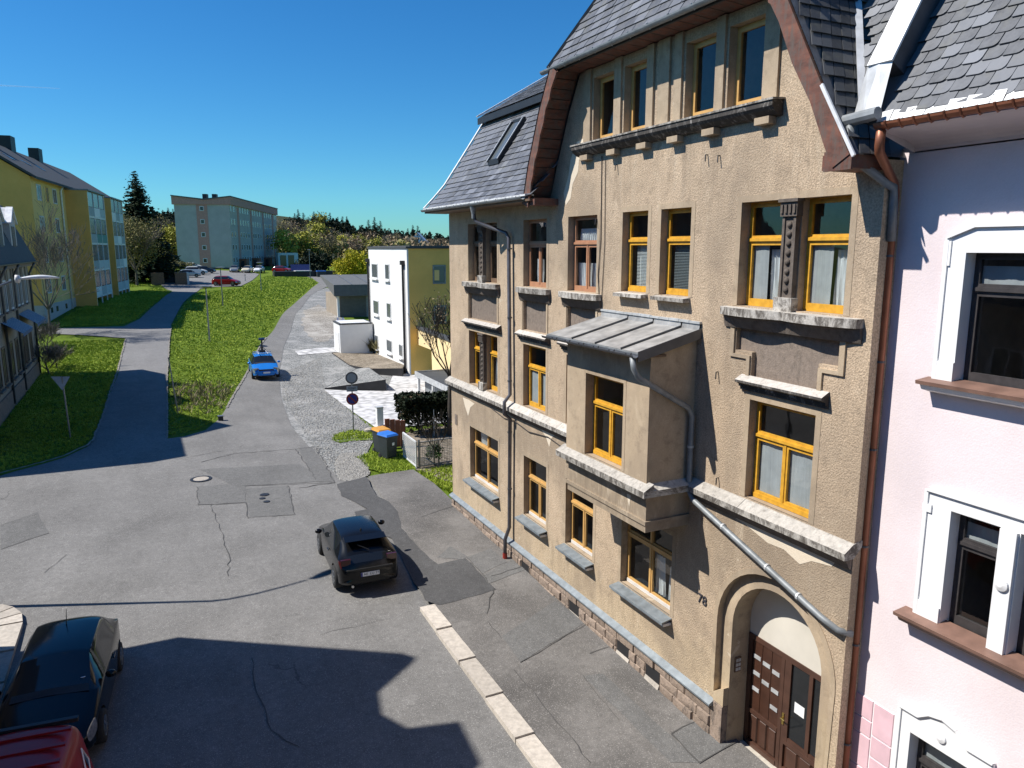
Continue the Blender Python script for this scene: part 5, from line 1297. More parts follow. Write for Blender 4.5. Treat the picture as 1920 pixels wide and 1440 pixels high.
def frus(x0, x1, y0, y1, z0, X0, X1, Y0, Y1, z1):
    mb = MB(); mb.add([(x0, y0, z0), (x1, y0, z0), (x1, y1, z0), (x0, y1, z0), (X0, Y0, z1), (X1, Y0, z1), (X1, Y1, z1), (X0, Y1, z1)], [(0, 1, 5, 4), (1, 2, 6, 5), (2, 3, 7, 6), (3, 0, 4, 7), (4, 5, 6, 7), (3, 2, 1, 0)]); return mb
part('mansard_roof', frus(-27.3, -15.8, 36.1, 60.0, 8.47, -26, -17.2, 37.6, 58.8, 12.0), 'roof_dark', HL)
part('roof_top', frus(-26, -17.2, 37.6, 58.8, 12.01, -23, -20.5, 42, 55, 13.6), 'roof_dark', HL)
part('cross_gable', MB().prism([(40.6, 8.5), (46.6, 8.5), (46.6, 11.2), (43.6, 14.0), (40.6, 11.2)], lambda a, b: (-16.4, a, b), lambda a, b: (-21, a, b)), 'plaster_old', HL)
for yc in (49.6, 54.3):
    d = part('dormer', MB().prism([(yc - 1.1, 8.9), (yc + 1.1, 8.9), (yc + 1.1, 10.8), (yc, 11.6), (yc - 1.1, 10.8)], lambda a, b: (-16.2, a, b), lambda a, b: (-18.5, a, b)), 'plaster_grey', HL)
    mb = MB(); mb.bar((-16.25, yc - 1.25, 10.78), (-16.25, yc, 11.72), .35, .09); mb.bar((-16.25, yc + 1.25, 10.78), (-16.25, yc, 11.72), .35, .09); part('gable_trim', mb, 'flash_white', d)
    part('roof_sheet', MB().add([(-16.05, yc - 1.3, 10.75), (-16.05, yc, 11.72), (-18.6, yc, 11.72), (-18.6, yc - 1.3, 10.75)], [(0, 1, 2, 3)]), 'zinc_light', d)
    part('dormer_pane', MB().box(-16.2, -16.17, yc - .55, yc + .55, 9.2, 10.6), 'glass_far', d)
for q in (38.4, 40.6, 43.0, 45.0, 46.8, 49.4, 51.4, 53.8, 55.2, 57.2):
    fwin(HL, (-16.29, q, 3.25), (0, 1, 0), (1, 0, 0), 1.05, 1.95, 'wood_brown', 'glass_far', .09); fwin(HL, (-16.29, q, 6.75), (0, 1, 0), (1, 0, 0), 1.05, 1.7, 'wood_white', 'glass_far', .1)
    part('sill', MB().box(-16.3, -16.12, q - .65, q + .65, 2.12, 2.22), 'panel_stone', HL); part('sill', MB().box(-16.3, -16.12, q - .65, q + .65, 5.8, 5.9), 'panel_stone', HL)
    for s in (-.75, .75): part('pilaster', MB().box(-16.3, -16.22, q + s - .1, q + s + .1, 5.9, 8.2), 'plaster_old', HL)
for ya, yb in ((47.2, 51.0), (53.2, 57.6)):
    a = part('awning', MB().add([(-16.28, ya, 5.45), (-16.28, yb, 5.45), (-15.35, yb, 4.85), (-15.35, ya, 4.85), (-15.35, yb, 4.68), (-15.35, ya, 4.68)], [(0, 1, 2, 3), (3, 2, 4, 5)]), 'awning', HL)
    for q in np.arange(ya + .15, yb, .4): part('stripe', MB().add([(-16.27, q, 5.457), (-16.27, q + .13, 5.457), (-15.345, q + .13, 4.857), (-15.345, q, 4.857)], [(0, 1, 2, 3)]), 'zinc_light', a)
for q in (47.9, 52.4, 59.3): part('downpipe', MB().tube([(-15.85, q, 8.4), (-16.0, q, 8.1), (-16.2, q, 7.7), (-16.2, q, 1.0)], .07, 8), 'zinc_dark', HL, True)
part('gutter', gutter(MB(), (-15.8, 36.2, 8.5), (-15.8, 60.0, 8.5), .09), 'zinc_dark', HL)

# ================================================================== YELLOW APARTMENT BLOCK
A_, B_ = Vector(atd(84, 588, 70)), Vector(atd(232, 547, 109)); fd = Vector((B_.x - A_.x, B_.y - A_.y, 0)); LY = fd.length; fd.normalize(); fn_ = Vector((fd.y, -fd.x, 0))
zb = 2.9
def Yp(s, d, z): p = Vector((A_.x, A_.y, 0)) + fd * s + fn_ * d; return Vector((p.x, p.y, z))
HY = thing('apartment_block', 'long yellow apartment block with glazed balconies and dark tiled roof', 'apartment block', tuple(Yp(LY / 2, -5.5, zb)))
def ybox(s0, s1, d0, d1, z0, z1, mb=None):
    mb = mb or MB(); vs_ = [Yp(s, d, z) for s in (s0, s1) for d in (d0, d1) for z in (z0, z1)]
    return mb.add(vs_, [(0, 1, 3, 2), (4, 6, 7, 5), (0, 4, 5, 1), (2, 3, 7, 6), (0, 2, 6, 4), (1, 5, 7, 3)])
ze = 15.75
part('wall', ybox(0, LY, -11, 0, zb + 1.2, ze), 'plaster_yellow', HY); part('base', ybox(-.05, LY + .05, -11.05, .05, zb - 3, zb + 1.2), 'plaster_grey', HY)
for s in (-.02, LY + .02): part('gable_wall', MB().add([Yp(s, 0, zb + 1.2), Yp(s, -11, zb + 1.2), Yp(s, -11, ze), Yp(s, -5.5, 19.3), Yp(s, 0, ze)], [(0, 1, 2, 3, 4)]), 'plaster_amber', HY)
rf = part('roof', MB().add([Yp(-.5, .6, ze - .25), Yp(LY + .5, .6, ze - .25), Yp(LY + .5, -5.5, 19.45), Yp(-.5, -5.5, 19.45), Yp(-.5, -11.6, ze - .25), Yp(LY + .5, -11.6, ze - .25), Yp(-.5, .6, ze - .02), Yp(LY + .5, .6, ze - .02), Yp(LY + .5, -5.5, 19.75), Yp(-.5, -5.5, 19.75), Yp(-.5, -11.6, ze - .02), Yp(LY + .5, -11.6, ze - .02)],
    [(0, 1, 2, 3), (3, 2, 5, 4), (6, 7, 8, 9), (9, 8, 11, 10), (0, 6, 9, 3), (3, 9, 10, 4), (1, 7, 8, 2), (2, 8, 11, 5), (0, 1, 7, 6)]), 'roof_dark', HY)
for s in (5.5, 14.5, 25): part('chimney', ybox(s, s + 1.6, -6.1, -5.0, 19.0, 21.0), 'metal_dark', rf)
for s in (3, 8.5, 13.5): part('roof_light', MB().add([Yp(s, -2.0, ze + 1.75), Yp(s + 1, -2.0, ze + 1.75), Yp(s + 1, -2.9, ze + 2.3), Yp(s, -2.9, ze + 2.3)], [(0, 1, 2, 3)]), 'glass_grey', rf)
FL = [zb + 1.2 + 2.87 * k for k in range(4)]
for s, w in ((2.4, 1.5), (5.3, .9), (8.0, 1.5)):
    for f in FL: fwin(HY, Yp(s, .0, f + 1.75), fd, fn_, w, 1.5, 'wood_white' if w > 1 else 'plaster_amber', 'glass_grey', .12)
for s in (2.0, 4.0, 7.6): part('cellar_window', ybox(s, s + .7, 0.05, .08, zb + .35, zb + .85), 'glass_far', HY)
part('downpipe', MB().tube([Yp(10.2, .35, ze - .2), Yp(10.2, .12, ze - .6), Yp(10.2, .12, zb)], .09, 8), 'flash_white', HY, True)
for bi, (s0, s1) in enumerate(((12.2, 21.5), (25.2, 33.5))):
    tw = part('balcony_tower', ybox(s0, s0 + .25, 0, 2.1, zb - .5, ze - .35), 'plaster_amber', HY); part('side_wall', ybox(s1 - .25, s1, 0, 2.1, zb - .5, ze - .35), 'plaster_amber', tw)
    part('tower_roof', ybox(s0 - .1, s1 + .1, 0, 2.3, ze - .35, ze - .2), 'zinc', tw)
    for k, f in enumerate(FL):
        part('slab', ybox(s0 + .25, s1 - .25, 0, 2.05, f - .1, f + .1), 'flash_white', tw)
        for c in range(3):
            a, b = s0 + .3 + c * (s1 - s0 - .6) / 3 + .05, s0 + .3 + (c + 1) * (s1 - s0 - .6) / 3 - .05
            mt = 'balcony_green' if (bi == 0 and k == 2 and c > 0) else ('shed_white' if (k + c + bi) % 4 == 0 else 'balcony_panel')
            part('balcony_front', ybox(a, b, 2.0, 2.08, f + .1, f + 1.05), mt, tw); part('glazing', ybox(a, b, 2.0, 2.03, f + 1.1, f + 2.72), 'glass_grey', tw)
    for c in range(4): part('post', ybox(s0 + .25 + c * (s1 - s0 - .6) / 3, s0 + .35 + c * (s1 - s0 - .6) / 3, 1.98, 2.1, zb - .5, ze - .36), 'flash_white', tw)
part('downpipe', MB().tube([Yp(LY - .3, .12, ze - .3), Yp(LY - .3, .12, zb)], .09, 8), 'flash_white', HY, True)

# ================================================================== GREY SLAB BLOCK
G0, G1, G2 = Vector(atd(347, 500, 179)), Vector(atd(437, 505, 176)), Vector(atd(523, 497, 230))
for v in (G0, G1, G2): v.z = 0
zb2 = 4.2; gf = (G2 - G1); GLn = gf.length; gf.normalize(); gu = Vector((gf.y, -gf.x, 0)); GW = 12.2; G0 = G1 - gu * GW
def Gp(a, b, z): p = G0 + gu * a + gf * b; return Vector((p.x, p.y, z))
HG = thing('slab_block', 'five-storey grey slab block with salmon stripes and butterfly roof', 'apartment block', tuple(Gp(GW / 2, 28, zb2)))
def gbox(a0, a1, b0, b1, z0, z1):
    vs_ = [Gp(a, b, z) for a in (a0, a1) for b in (b0, b1) for z in (z0, z1)]
    return MB().add(vs_, [(0, 1, 3, 2), (4, 6, 7, 5), (0, 4, 5, 1), (2, 3, 7, 6), (0, 2, 6, 4), (1, 5, 7, 3)])
zt = 19.3
part('wall', gbox(0, GW, 0, GLn, zb2 - 3, zt), 'plaster_grey', HG)
prf = [(-.4, zt - .02), (GW + .4, zt - .02), (GW + .4, zt + 1.75), (GW * .55, zt + 1.0), (-.4, zt + 1.85)]
bnd = part('fascia', MB().prism(prf, lambda a, b: Gp(a, -.25, b), lambda a, b: Gp(a, GLn + .3, b)), 'paint_salmon', HG)
mb = MB(); p2 = [(-.5, zt + 1.86), (GW * .55, zt + 1.01), (GW + .5, zt + 1.76), (GW + .5, zt + 2.0), (GW * .55, zt + 1.3), (-.5, zt + 2.1)]
rg = part('roof', mb.prism(p2, lambda a, b: Gp(a, -.4, b), lambda a, b: Gp(a, GLn + .4, b)), 'roof_grey', HG)
for s in (4.2, 6.4): part('chimney', gbox(s, s + 1.0, 8, 9.5, zt + 1, zt + 2.9), 'metal_dark', rg)
st = part('stripe', gbox(GW * .40, GW * .60, -.06, 0.0, zb2, zt), 'paint_salmon', HG)
for k in range(5): fwin(HG, tuple(Gp(GW * .5, -.06, zb2 + 2.4 + 2.95 * k)), gu, -gf, .95, 1.05, 'flash_white', 'glass_dark', .12, False)
part('base', gbox(-.1, GW + .1, -.1, GLn, zb2 - 2, zb2 + .75), 'roof_dark', HG)
for b in (7, 20.5, 35, 48.):
    part('stripe', gbox(GW, GW + .08, b, b + 1.6, zb2 + 2, zt - .3), 'paint_salmon', HG)
    e = part('entrance', gbox(GW, GW + 1.7, b - .8, b + 2.2, zb2 - 1, zb2 + 2.7), 'wood_rust', HG); part('entrance_door', gbox(GW + .4, GW + 1.2, b - .83, b - .8, zb2 - .2, zb2 + 2.2), 'glass_dark', e)
for k in range(5):
    for b in (1.5, 4.2, 10.2, 12.8, 15.4, 18, 23.5, 26, 29, 32, 38, 41, 44, 46.5, 52, 54.3):
        o = fwin(HG, tuple(Gp(GW, b, zb2 + 2.5 + 2.95 * k)), gf, gu, 1.3, 1.35, 'flash_white', 'glass_far' if (k * 7 + int(b)) % 5 == 0 else 'glass_grey', .1, False)

# ================================================================== WHITE AND OCHRE HOUSE, SHEDS, GARDEN
w0, w1 = px(768, 703), px(697, 660)
HWd = Vector((w1[0] - w0[0], w1[1] - w0[1], 0)); HWl = HWd.length; HWd.normalize(); HWn = Vector((HWd.y, -HWd.x, 0))   # HWn points away from the street
zw = .1
def Wp(a, b, z): p = Vector((w0[0], w0[1], 0)) + HWd * a + HWn * b; return Vector((p.x, p.y, z))
def wbox(a0, a1, b0, b1, z0, z1):
    vs_ = [Wp(a, b, z) for a in (a0, a1) for b in (b0, b1) for z in (z0, z1)]
    return MB().add(vs_, [(0, 1, 3, 2), (4, 6, 7, 5), (0, 4, 5, 1), (2, 3, 7, 6), (0, 2, 6, 4), (1, 5, 7, 3)])
def top_of(u, v):   # height of the roof edge from the near corner's distance
    r = ray(u, v); q = w0 - CAM; t = math.hypot(q[0], q[1]) / math.hypot(r[0], r[1]); return CAM[2] + r[2] * t
zr = top_of(757, 466)
HW = thing('cubic_house', 'cubic three-storey house with white front and ochre flank', 'house', tuple(Wp(HWl / 2, 6, zw)))
part('wall', wbox(0, HWl, 0, 12, zw - 1.5, zr), 'plaster_white', HW)
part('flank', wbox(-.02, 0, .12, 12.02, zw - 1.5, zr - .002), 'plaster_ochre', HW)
pp = part('parapet', wbox(-.12, HWl + .08, -.08, 12.1, zr, zr + .16), 'roof_dark', HW); part('roof', wbox(.3, HWl - .3, .3, 11.6, zr + .16, zr + .2), 'roof_grey', pp)
def facewin(u, v, u2, v2, lab=None):
    # window on the white front: photo rectangle to wall coordinates
    def hit(u, v):
        r = ray(u, v); n = np.array(HWn); t = ((w0 - CAM) @ n) / (r @ n); p = CAM + r * t; a = (p - w0)[:2] @ np.array(HWd)[:2]; return a, p[2]
    a0, z1_ = hit(u, v); a1, z0_ = hit(u2, v2); c = Wp((a0 + a1) / 2, 0, (z0_ + z1_) / 2)
    o = fwin(HW, c, HWd, -HWn, abs(a1 - a0), abs(z1_ - z0_), 'flash_white', 'glass_grey', .1, False)
    part('sill', wbox(min(a0, a1) - .1, max(a0, a1) + .1, -.2, 0, z0_ - .1, z0_ - .02), 'shed_white', o)
for r_ in ((697, 493, 709, 523), (722, 494, 731, 526), (700, 561, 711, 592), (725, 566, 734, 599), (703, 626, 710, 655), (725, 634, 736, 664), (748, 643, 756, 672)): facewin(*r_)
def flankwin(u, v, u2, v2):
    def hit(u, v):
        r = ray(u, v); n = np.array(HWd); q = np.array(Wp(-.02, 0, 0)); t = ((q - CAM) @ n) / (r @ n); p = CAM + r * t; return (p - w0)[:2] @ np.array(HWn)[:2], p[2]
    a0, z1_ = hit(u, v); a1, z0_ = hit(u2, v2)
    o = fwin(HW, Wp(-.022, (a0 + a1) / 2, (z0_ + z1_) / 2), HWn, -HWd, abs(a1 - a0), abs(z1_ - z0_), 'zinc', 'glass_grey', .1, False)
    part('shutter', wbox(-.06, -.035, min(a0, a1) + .12, max(a0, a1) - .5, z0_ + .25, z1_ - .35), 'plaster_yellow', o)
flankwin(811, 497, 836, 532); flankwin(813, 573, 837, 607)
for a in (.75, HWl - .15):
    d = part('downpipe', MB().tube([Wp(a, -.12, zr - 1.1), Wp(a, -.12, zw)], .09, 8), 'metal_dark', HW); part('hopper', wbox(a - .2, a + .2, -.28, -.0, zr - 1.15, zr - .85), 'metal_dark', d)
def flank_pt(u, v, off=-.02):
    r = ray(u, v); n = np.array(HWd); q = np.array(Wp(off, 0, 0)); t = ((q - CAM) @ n) / (r @ n); p = CAM + r * t; return (p - w0)[:2] @ np.array(HWn)[:2], p[2]
# stair wing: sunlit parapet wall that runs from the flank towards the viewer
b0 = flank_pt(783, 614)[0]
def wing(u, v):
    r = ray(u, v); n = np.array(HWn); q = np.array(Wp(0, b0, 0)); t = ((q - CAM) @ n) / (r @ n); p = CAM + r * t; return (p - w0)[:2] @ np.array(HWd)[:2], p[2]
wl = [wing(*p) for p in ((783, 616), (850, 641), (870, 650), (870, 760), (812, 740), (809, 656), (783, 646))]
ph = part('stair_wall', MB().prism(wl, lambda a, b: Wp(a, b0, b), lambda a, b: Wp(a, b0 + .3, b)), 'plaster_ochre_lit', HW)
part('coping', MB().bar(Wp(wl[0][0] + .3, b0 + .15, wl[0][1] + .08), Wp(wl[2][0], b0 + .15, wl[2][1] + .08), .5, .14), 'roof_dark', ph)

# shed beside it
s0, s1 = px(664, 656), px(647, 650)
sh = thing('garden_shed', 'small white flat-roofed shed left of the cubic house', 'shed', tuple(Wp(HWl - .5, -1.4, zw)))
part('body', wbox(HWl - 1.2, HWl + 1.8, -2.9, -.12, zw, 3.0), 'shed_white', sh); part('roof_edge', wbox(HWl - 1.25, HWl + 1.85, -2.95, -.11, 3.0, 3.1), 'roof_dark', sh); part('roof', wbox(HWl - 1.05, HWl + 1.65, -2.75, -.3, 3.1, 3.12), 'flash_white', sh)
part('door', wbox(HWl - .8, HWl + 1.2, -2.94, -2.9, zw + .1, 2.3), 'flash_white', sh)
# blue hand truck and white crate behind the shed
c = px(639, 628); hb = thing('blue_trolley', 'blue sack trolley with a dark tray leaning behind the white shed', 'trolley', c)
mb = MB(); v = Vector(c)
for s in (-.25, .25): mb.bar(v + Vector((s, 0, .1)), v + Vector((s + .1, .3, 1.7)), .07)
mb.bar(v + Vector((-.25, 0, .4)), v + Vector((.25, 0, .4)), .05); mb.bar(v + Vector((-.15, .25, 1.4)), v + Vector((.35, .25, 1.4)), .05); part('frame', mb, 'bin_blue', hb)
part('tray', MB().box(v.x - .6, v.x - .3, v.y - .3, v.y + .3, v.z + .5, v.z + 1.1), 'metal_dark', hb); mb = MB()
for s in (-.3, .3): mb.lathe([(.14, -.05), (.14, .05)], (v.x + s, v.y, v.z + .14), 12, 'X')
part('wheel', mb, 'rubber', hb)

# double garage
g0 = px(634, 594); gz = g0[2]
GA = thing('garage', 'double garage with grey flat roof between the lane and cubic house', 'garage', tuple(g0))
def Gg(a, b, z): p = Vector((g0[0], g0[1], 0)) + HWn * a + HWd * b; return Vector((p.x, p.y, z))
def ggbox(a0, a1, b0, b1, z0, z1):
    vs_ = [Gg(a, b, z) for a in (a0, a1) for b in (b0, b1) for z in (z0, z1)]
    return MB().add(vs_, [(0, 1, 3, 2), (4, 6, 7, 5), (0, 4, 5, 1), (2, 3, 7, 6), (0, 2, 6, 4), (1, 5, 7, 3)])
part('wall', ggbox(0, 7, 0, 8, gz - 1.5, gz + 2.4), 'plaster_old', GA); part('wall_edge', ggbox(-.05, .2, -.06, .2, gz - 1, gz + 2.4), 'shed_white', GA)
part('door', ggbox(.3, 3.2, -.05, .0, gz - 1, gz + 2.25), 'garage_door', GA); part('door', ggbox(3.4, 6.3, -.05, 0, gz - 1, gz + 2.25), 'garage_door', GA); part('door_post', ggbox(3.2, 3.4, -.09, 0, gz - 1, gz + 2.3), 'zinc', GA)
rr = part('roof', MB().add([Gg(-.5, -.9, gz + 2.35), Gg(7.4, -.9, gz + 2.35), Gg(7.4, 8.5, gz + 4.2), Gg(-.5, 8.5, gz + 4.2), Gg(-.5, -.9, gz + 3.6), Gg(7.4, -.9, gz + 3.6), Gg(7.4, 8.5, gz + 4.4), Gg(-.5, 8.5, gz + 4.4)], [(3, 2, 1, 0), (4, 5, 6, 7), (0, 1, 5, 4), (1, 2, 6, 5), (2, 3, 7, 6), (3, 0, 4, 7)]), 'roof_grey', GA)
for a in (1.5, 3.5, 5.5): part('roof_seam', MB().bar(Gg(a, -.9, gz + 3.63), Gg(a, 8.4, gz + 4.43), .08, .03), 'metal_grey', rr)

# raised planting beds with black edging
def bed(pts, hts, top, label, wallm='wall_black'):
    P3 = [px(*p) for p in pts]; o = thing('planting_bed', label, 'planting bed', P3[0]); n = len(P3)
    mb = MB(); mb.add([(p[0], p[1], p[2] - .15) for p in P3] + [(p[0], p[1], p[2] + h) for p, h in zip(P3, hts)], [(i, (i + 1) % n, (i + 1) % n + n, i + n) for i in range(n)]); part('edging', mb, wallm, o)
    mb = MB(); c = np.mean([[p[0], p[1], p[2] + h - .03] for p, h in zip(P3, hts)], 0); mb.add([(p[0], p[1], p[2] + h - .02) for p, h in zip(P3, hts)] + [c], [(i, (i + 1) % n, n) for i in range(n)]); part('soil', mb, top, o); return o
bed([(609, 729), (724, 733), (692, 700), (668, 692)], [.05, .75, .45, .05], 'gravel', 'gravel bed behind the black wedge-shaped wall beside the driveway')
bed([(690, 700), (755, 706), (762, 690), (706, 662), (622, 662), (655, 685)], [.35, .6, .5, .1, .05, .05], 'dirt', 'flat brown soil bed along the white house front')

# carport
ca, cb = Vector(onZ(778, 697, 1.75)), Vector(onZ(838, 726, 1.75)); cgz = T(ca.x, ca.y)
cp = thing('carport', 'small grey flat-roofed carport at the end of the driveway', 'carport', (ca.x, ca.y, cgz)); cdv = (cb - ca); cdv.z = 0; cl_ = cdv.length; cdv.normalize(); cnn = Vector((-cdv.y, cdv.x, 0)); cnn = cnn if cnn.x > 0 else -cnn
def cbx(a0, a1, b0, b1, z0, z1):
    vs_ = [Vector((ca.x, ca.y, 0)) + cdv * a + cnn * b + Vector((0, 0, z)) for a in (a0, a1) for b in (b0, b1) for z in (z0, z1)]
    return MB().add(vs_, [(0, 1, 3, 2), (4, 6, 7, 5), (0, 4, 5, 1), (2, 3, 7, 6), (0, 2, 6, 4), (1, 5, 7, 3)])
part('roof', cbx(.06, cl_ - .06, .06, 3.2, 1.6, 1.7), 'roof_dark', cp)
part('fascia', cbx(0, cl_, 0, .06, 1.45, 1.78), 'zinc_light', cp); part('fascia', cbx(-.06, 0, 0, 3.2, 1.45, 1.78), 'zinc_light', cp); part('fascia', cbx(cl_, cl_ + .06, 0, 3.2, 1.45, 1.78), 'zinc_light', cp)
for q in (.15, cl_ * .5, cl_ - .3): part('post', cbx(q, q + .14, .1, .24, cgz - .5, 1.5), 'shed_white', cp)
part('side_wall', cbx(.4, cl_ - .4, .5, .56, cgz - .5, 1.45), 'zinc', cp)
# white post box pillar
c = px(712, 798); pb = thing('meter_pillar', 'short white meter pillar at the driveway edge', 'pillar', c); part('body', MB().box(c[0] - .16, c[0] + .16, c[1] - .16, c[1] + .16, c[2] - .1, c[2] + .95), 'shed_white', pb); part('cap', MB().box(c[0] - .18, c[0] + .18, c[1] - .18, c[1] + .18, c[2] + .95, c[2] + 1.0), 'zinc_light', pb)
# rubble stones at the edge of the bed
for k in range(9):
    u = 690 + k * 6.5 + rnd.uniform(-2, 2); c = px(u, 806 + rnd.uniform(-4, 5)); s = rnd.uniform(.14, .26); me = bpy.data.meshes.new('boulder'); bm = bmesh.new(); bmesh.ops.create_icosphere(bm, subdivisions=2, radius=s)
    for vv in bm.verts: vv.co *= rnd.uniform(.8, 1.15); vv.co.z *= .7
    bm.to_mesh(me); bm.free(); me.materials.append(M('granite')); o = obj('boulder', me, loc=(c[0], c[1], c[2] + s * .3)); tagm(o, 'grey boulder behind the wheelie bins, %s from the left in the row' % 'first second third fourth fifth sixth seventh eighth ninth'.split()[k], 'boulder', 'row of boulders at the driveway edge')

# signs
def post_sign(u, v, h): c = px(u, v); return c
c = px(663, 808); S1 = thing('traffic_sign', 'post with a plain round sign above a no-parking sign', 'traffic sign', c); th = Vector((CAM[0] - c[0], CAM[1] - c[1], 0)).normalized(); sx = Vector((th.y, -th.x, 0))
if sx.x < 0: sx = -sx
part('post', MB().tube([Vector(c), Vector(c) + Vector((0, 0, 2.98))], .032, 8), 'metal_grey', S1)
def disc(cz_, r, mat, d, nm, par, seg=28):
    ctr = Vector((c[0], c[1], c[2] + cz_)) + th * d; mb = MB(); ring = [ctr + sx * r * math.cos(2 * math.pi * k / seg) + Vector((0, 0, 1)) * r * math.sin(2 * math.pi * k / seg) for k in range(seg)]
    mb.add([p for p in ring] + [p - th * .008 for p in ring], [tuple(range(seg)), tuple(reversed(range(seg, 2 * seg)))] + [(k, (k + 1) % seg, (k + 1) % seg + seg, k + seg) for k in range(seg)]); return part(nm, mb, mat, par)
d = disc(2.68, .30, 'sign_rim', .05, 'round_sign', S1); disc(2.68, .225, 'sign_grey', .056, 'face', d)
d = disc(1.62, .30, 'sign_red', .05, 'no_parking_sign', S1); disc(1.62, .225, 'sign_blue', .056, 'face', d)
ctr = Vector((c[0], c[1], c[2] + 1.62)) + th * .06; q = (sx - Vector((0, 0, 1))).normalized(); part('bar', MB().bar(ctr - q * .23, ctr + q * .23, .012, .07), 'sign_red', d)
ctr = Vector((c[0], c[1], c[2] + 2.13)) + th * .05; m4 = Matrix((sx, Vector((0, 0, 1)), th)).transposed().to_4x4(); m4.translation = ctr; pl = part('text_plate', MB().obox(m4, .52, .26, .01), 'sign_grey', S1)
for tx, dz in (('Anlieger', .05), ('frei', -.06)):
    me = text_mesh('lettering', tx, .115, 'ink', .001); m5 = m4.copy(); m5.translation = ctr + th * .009 + Vector((0, 0, dz)); o = obj('lettering', me, pl); o.matrix_basis = m5
# give-way sign seen from behind, leaning
c = px(132, 820); S2 = thing('give_way_sign', 'give-way sign seen from behind on a leaning grey post', 'traffic sign', c); top = Vector(atd(113, 708, 0)) ; r_ = ray(116, 706) ; dd = math.hypot(c[0] - CAM[0], c[1] - CAM[1]) / math.hypot(r_[0], r_[1]); tp = Vector(CAM + r_ * dd)
part('post', MB().tube([Vector(c), tp], .035, 8), 'metal_grey', S2)
ta, tb, tc = [Vector(CAM + ray(*p) * dd * 1.001) for p in ((95, 706), (131, 706), (117, 732))]; q = Vector(ray(113, 712)).normalized() * .012
part('plate', MB().add([ta, tb, tc, ta + q, tb + q, tc + q], [(0, 1, 2), (5, 4, 3), (0, 3, 4, 1), (1, 4, 5, 2), (2, 5, 3, 0)]), 'sign_grey', S2)
c = px(334, 775); S3 = thing('bare_post', 'thin bare grey post standing in the dry corner grass', 'post', c); part('pole', MB().tube([Vector(c), Vector(c) + Vector((-.25, 0, 3.0))], .03, 8), 'metal_grey', S3); part('cap', MB().lathe([(.04, 0), (.03, .05)], (c[0] - .25, c[1], c[2] + 2.98), 8), 'metal_dark', S3)
c = px(414, 788); S4 = thing('small_marker', 'tiny dark box marker on the left edge of the lane', 'marker', c); part('box', MB().box(c[0] - .12, c[0] + .12, c[1] - .12, c[1] + .12, c[2], c[2] + .22), 'metal_dark', S4); part('lid', MB().box(c[0] - .14, c[0] + .14, c[1] - .14, c[1] + .14, c[2] + .22, c[2] + .25), 'metal_grey', S4)

# lamps: the long-armed street lamp and the lawn posts
LPB = Vector((-13.76, 22.24, T(-13.76, 22.24)))
SL = thing('street_lamp', 'tall grey street lamp with a flat white head reaching over the street corner', 'street lamp', tuple(LPB))
hp = Vector((-11.9, 23.04, 8.54)); d = (hp - Vector((LPB.x, LPB.y, 8.54))); d.z = 0; dn = d.normalized()
part('pole', MB().tube([LPB, LPB + Vector((0, 0, 3)), LPB + Vector((0, 0, 6.9)), Vector((LPB.x, LPB.y, 7.5)) + d * .06, Vector((LPB.x, LPB.y, 7.95)) + d * .25, Vector((LPB.x, LPB.y, 8.3)) + d * .55, hp - d * .22 + Vector((0, 0, -.06))], [.085, .07, .05, .045, .04, .035, .03], 10), 'metal_grey', SL, True)
sd_ = Vector((-dn.y, dn.x, 0)); mb = MB(); n = 10; rows = []
for i in range(n + 1):
    t = i / n; wdt = .16 * math.sin(math.pi * min(.97, .12 + t * .86)) ** .6; zz = .07 * math.sin(math.pi * t) ; ctr = hp + dn * (t - .3) * .95 + Vector((0, 0, .02))
    rows += [ctr - sd_ * wdt, ctr - sd_ * wdt * .6 + Vector((0, 0, zz * .8)), ctr + Vector((0, 0, zz)), ctr + sd_ * wdt * .6 + Vector((0, 0, zz * .8)), ctr + sd_ * wdt, ctr + sd_ * wdt * .7 - Vector((0, 0, .035)), ctr - sd_ * wdt * .7 - Vector((0, 0, .035))]
mb.add(rows, [(i * 7 + k, i * 7 + (k + 1) % 7, (i + 1) * 7 + (k + 1) % 7, (i + 1) * 7 + k) for i in range(n) for k in range(7)] + [tuple(range(7)), tuple(n * 7 + k for k in reversed(range(7)))])
part('lamp_head', mb, 'flash_white', SL, True); part('joint', MB().lathe([(.05, -.1), (.07, 0), (.05, .1)], tuple(hp - dn * .3), 10), 'flash_white', SL, True)
def lawn_lamp(ub, vb, vt, lab, cap=.5, grp='lamp posts on the lawn'):
    c = px(ub, vb); r = ray(ub - 4, vt); dd = math.hypot(c[0] - CAM[0], c[1] - CAM[1]) / math.hypot(r[0], r[1]); h = (CAM + r * dd)[2] - c[2]
    o = thing('lamp_post', lab, 'lamp post', c, group=grp); part('pole', MB().tube([Vector(c), Vector(c) + Vector((0, 0, h - .1))], [.07, .05], 8), 'metal_grey', o)
    part('lamp_head', MB().lathe([(.04, -.25), (cap * .5, -.16), (cap, -.06), (cap, 0), (.1, .05)], (c[0], c[1], c[2] + h), 14), 'metal_grey', o); return o
lawn_lamp(393, 640, 536, 'nearest lamp post on the lawn between path and lane'); lawn_lamp(418, 574, 501, 'middle lamp post on the lawn in front of the red car'); lawn_lamp(490, 545, 492, 'farthest lamp post on the lawn crest')
lawn_lamp(460, 527, 515, 'short post at the edge of the car park', .1); lawn_lamp(582, 523, 468, 'slim street lamp at the bend of the lane', .35, 'lamps by the lane bend'); lawn_lamp(515, 506, 455, 'dark lamp post in front of the slab block', .4, 'lamps by the lane bend')

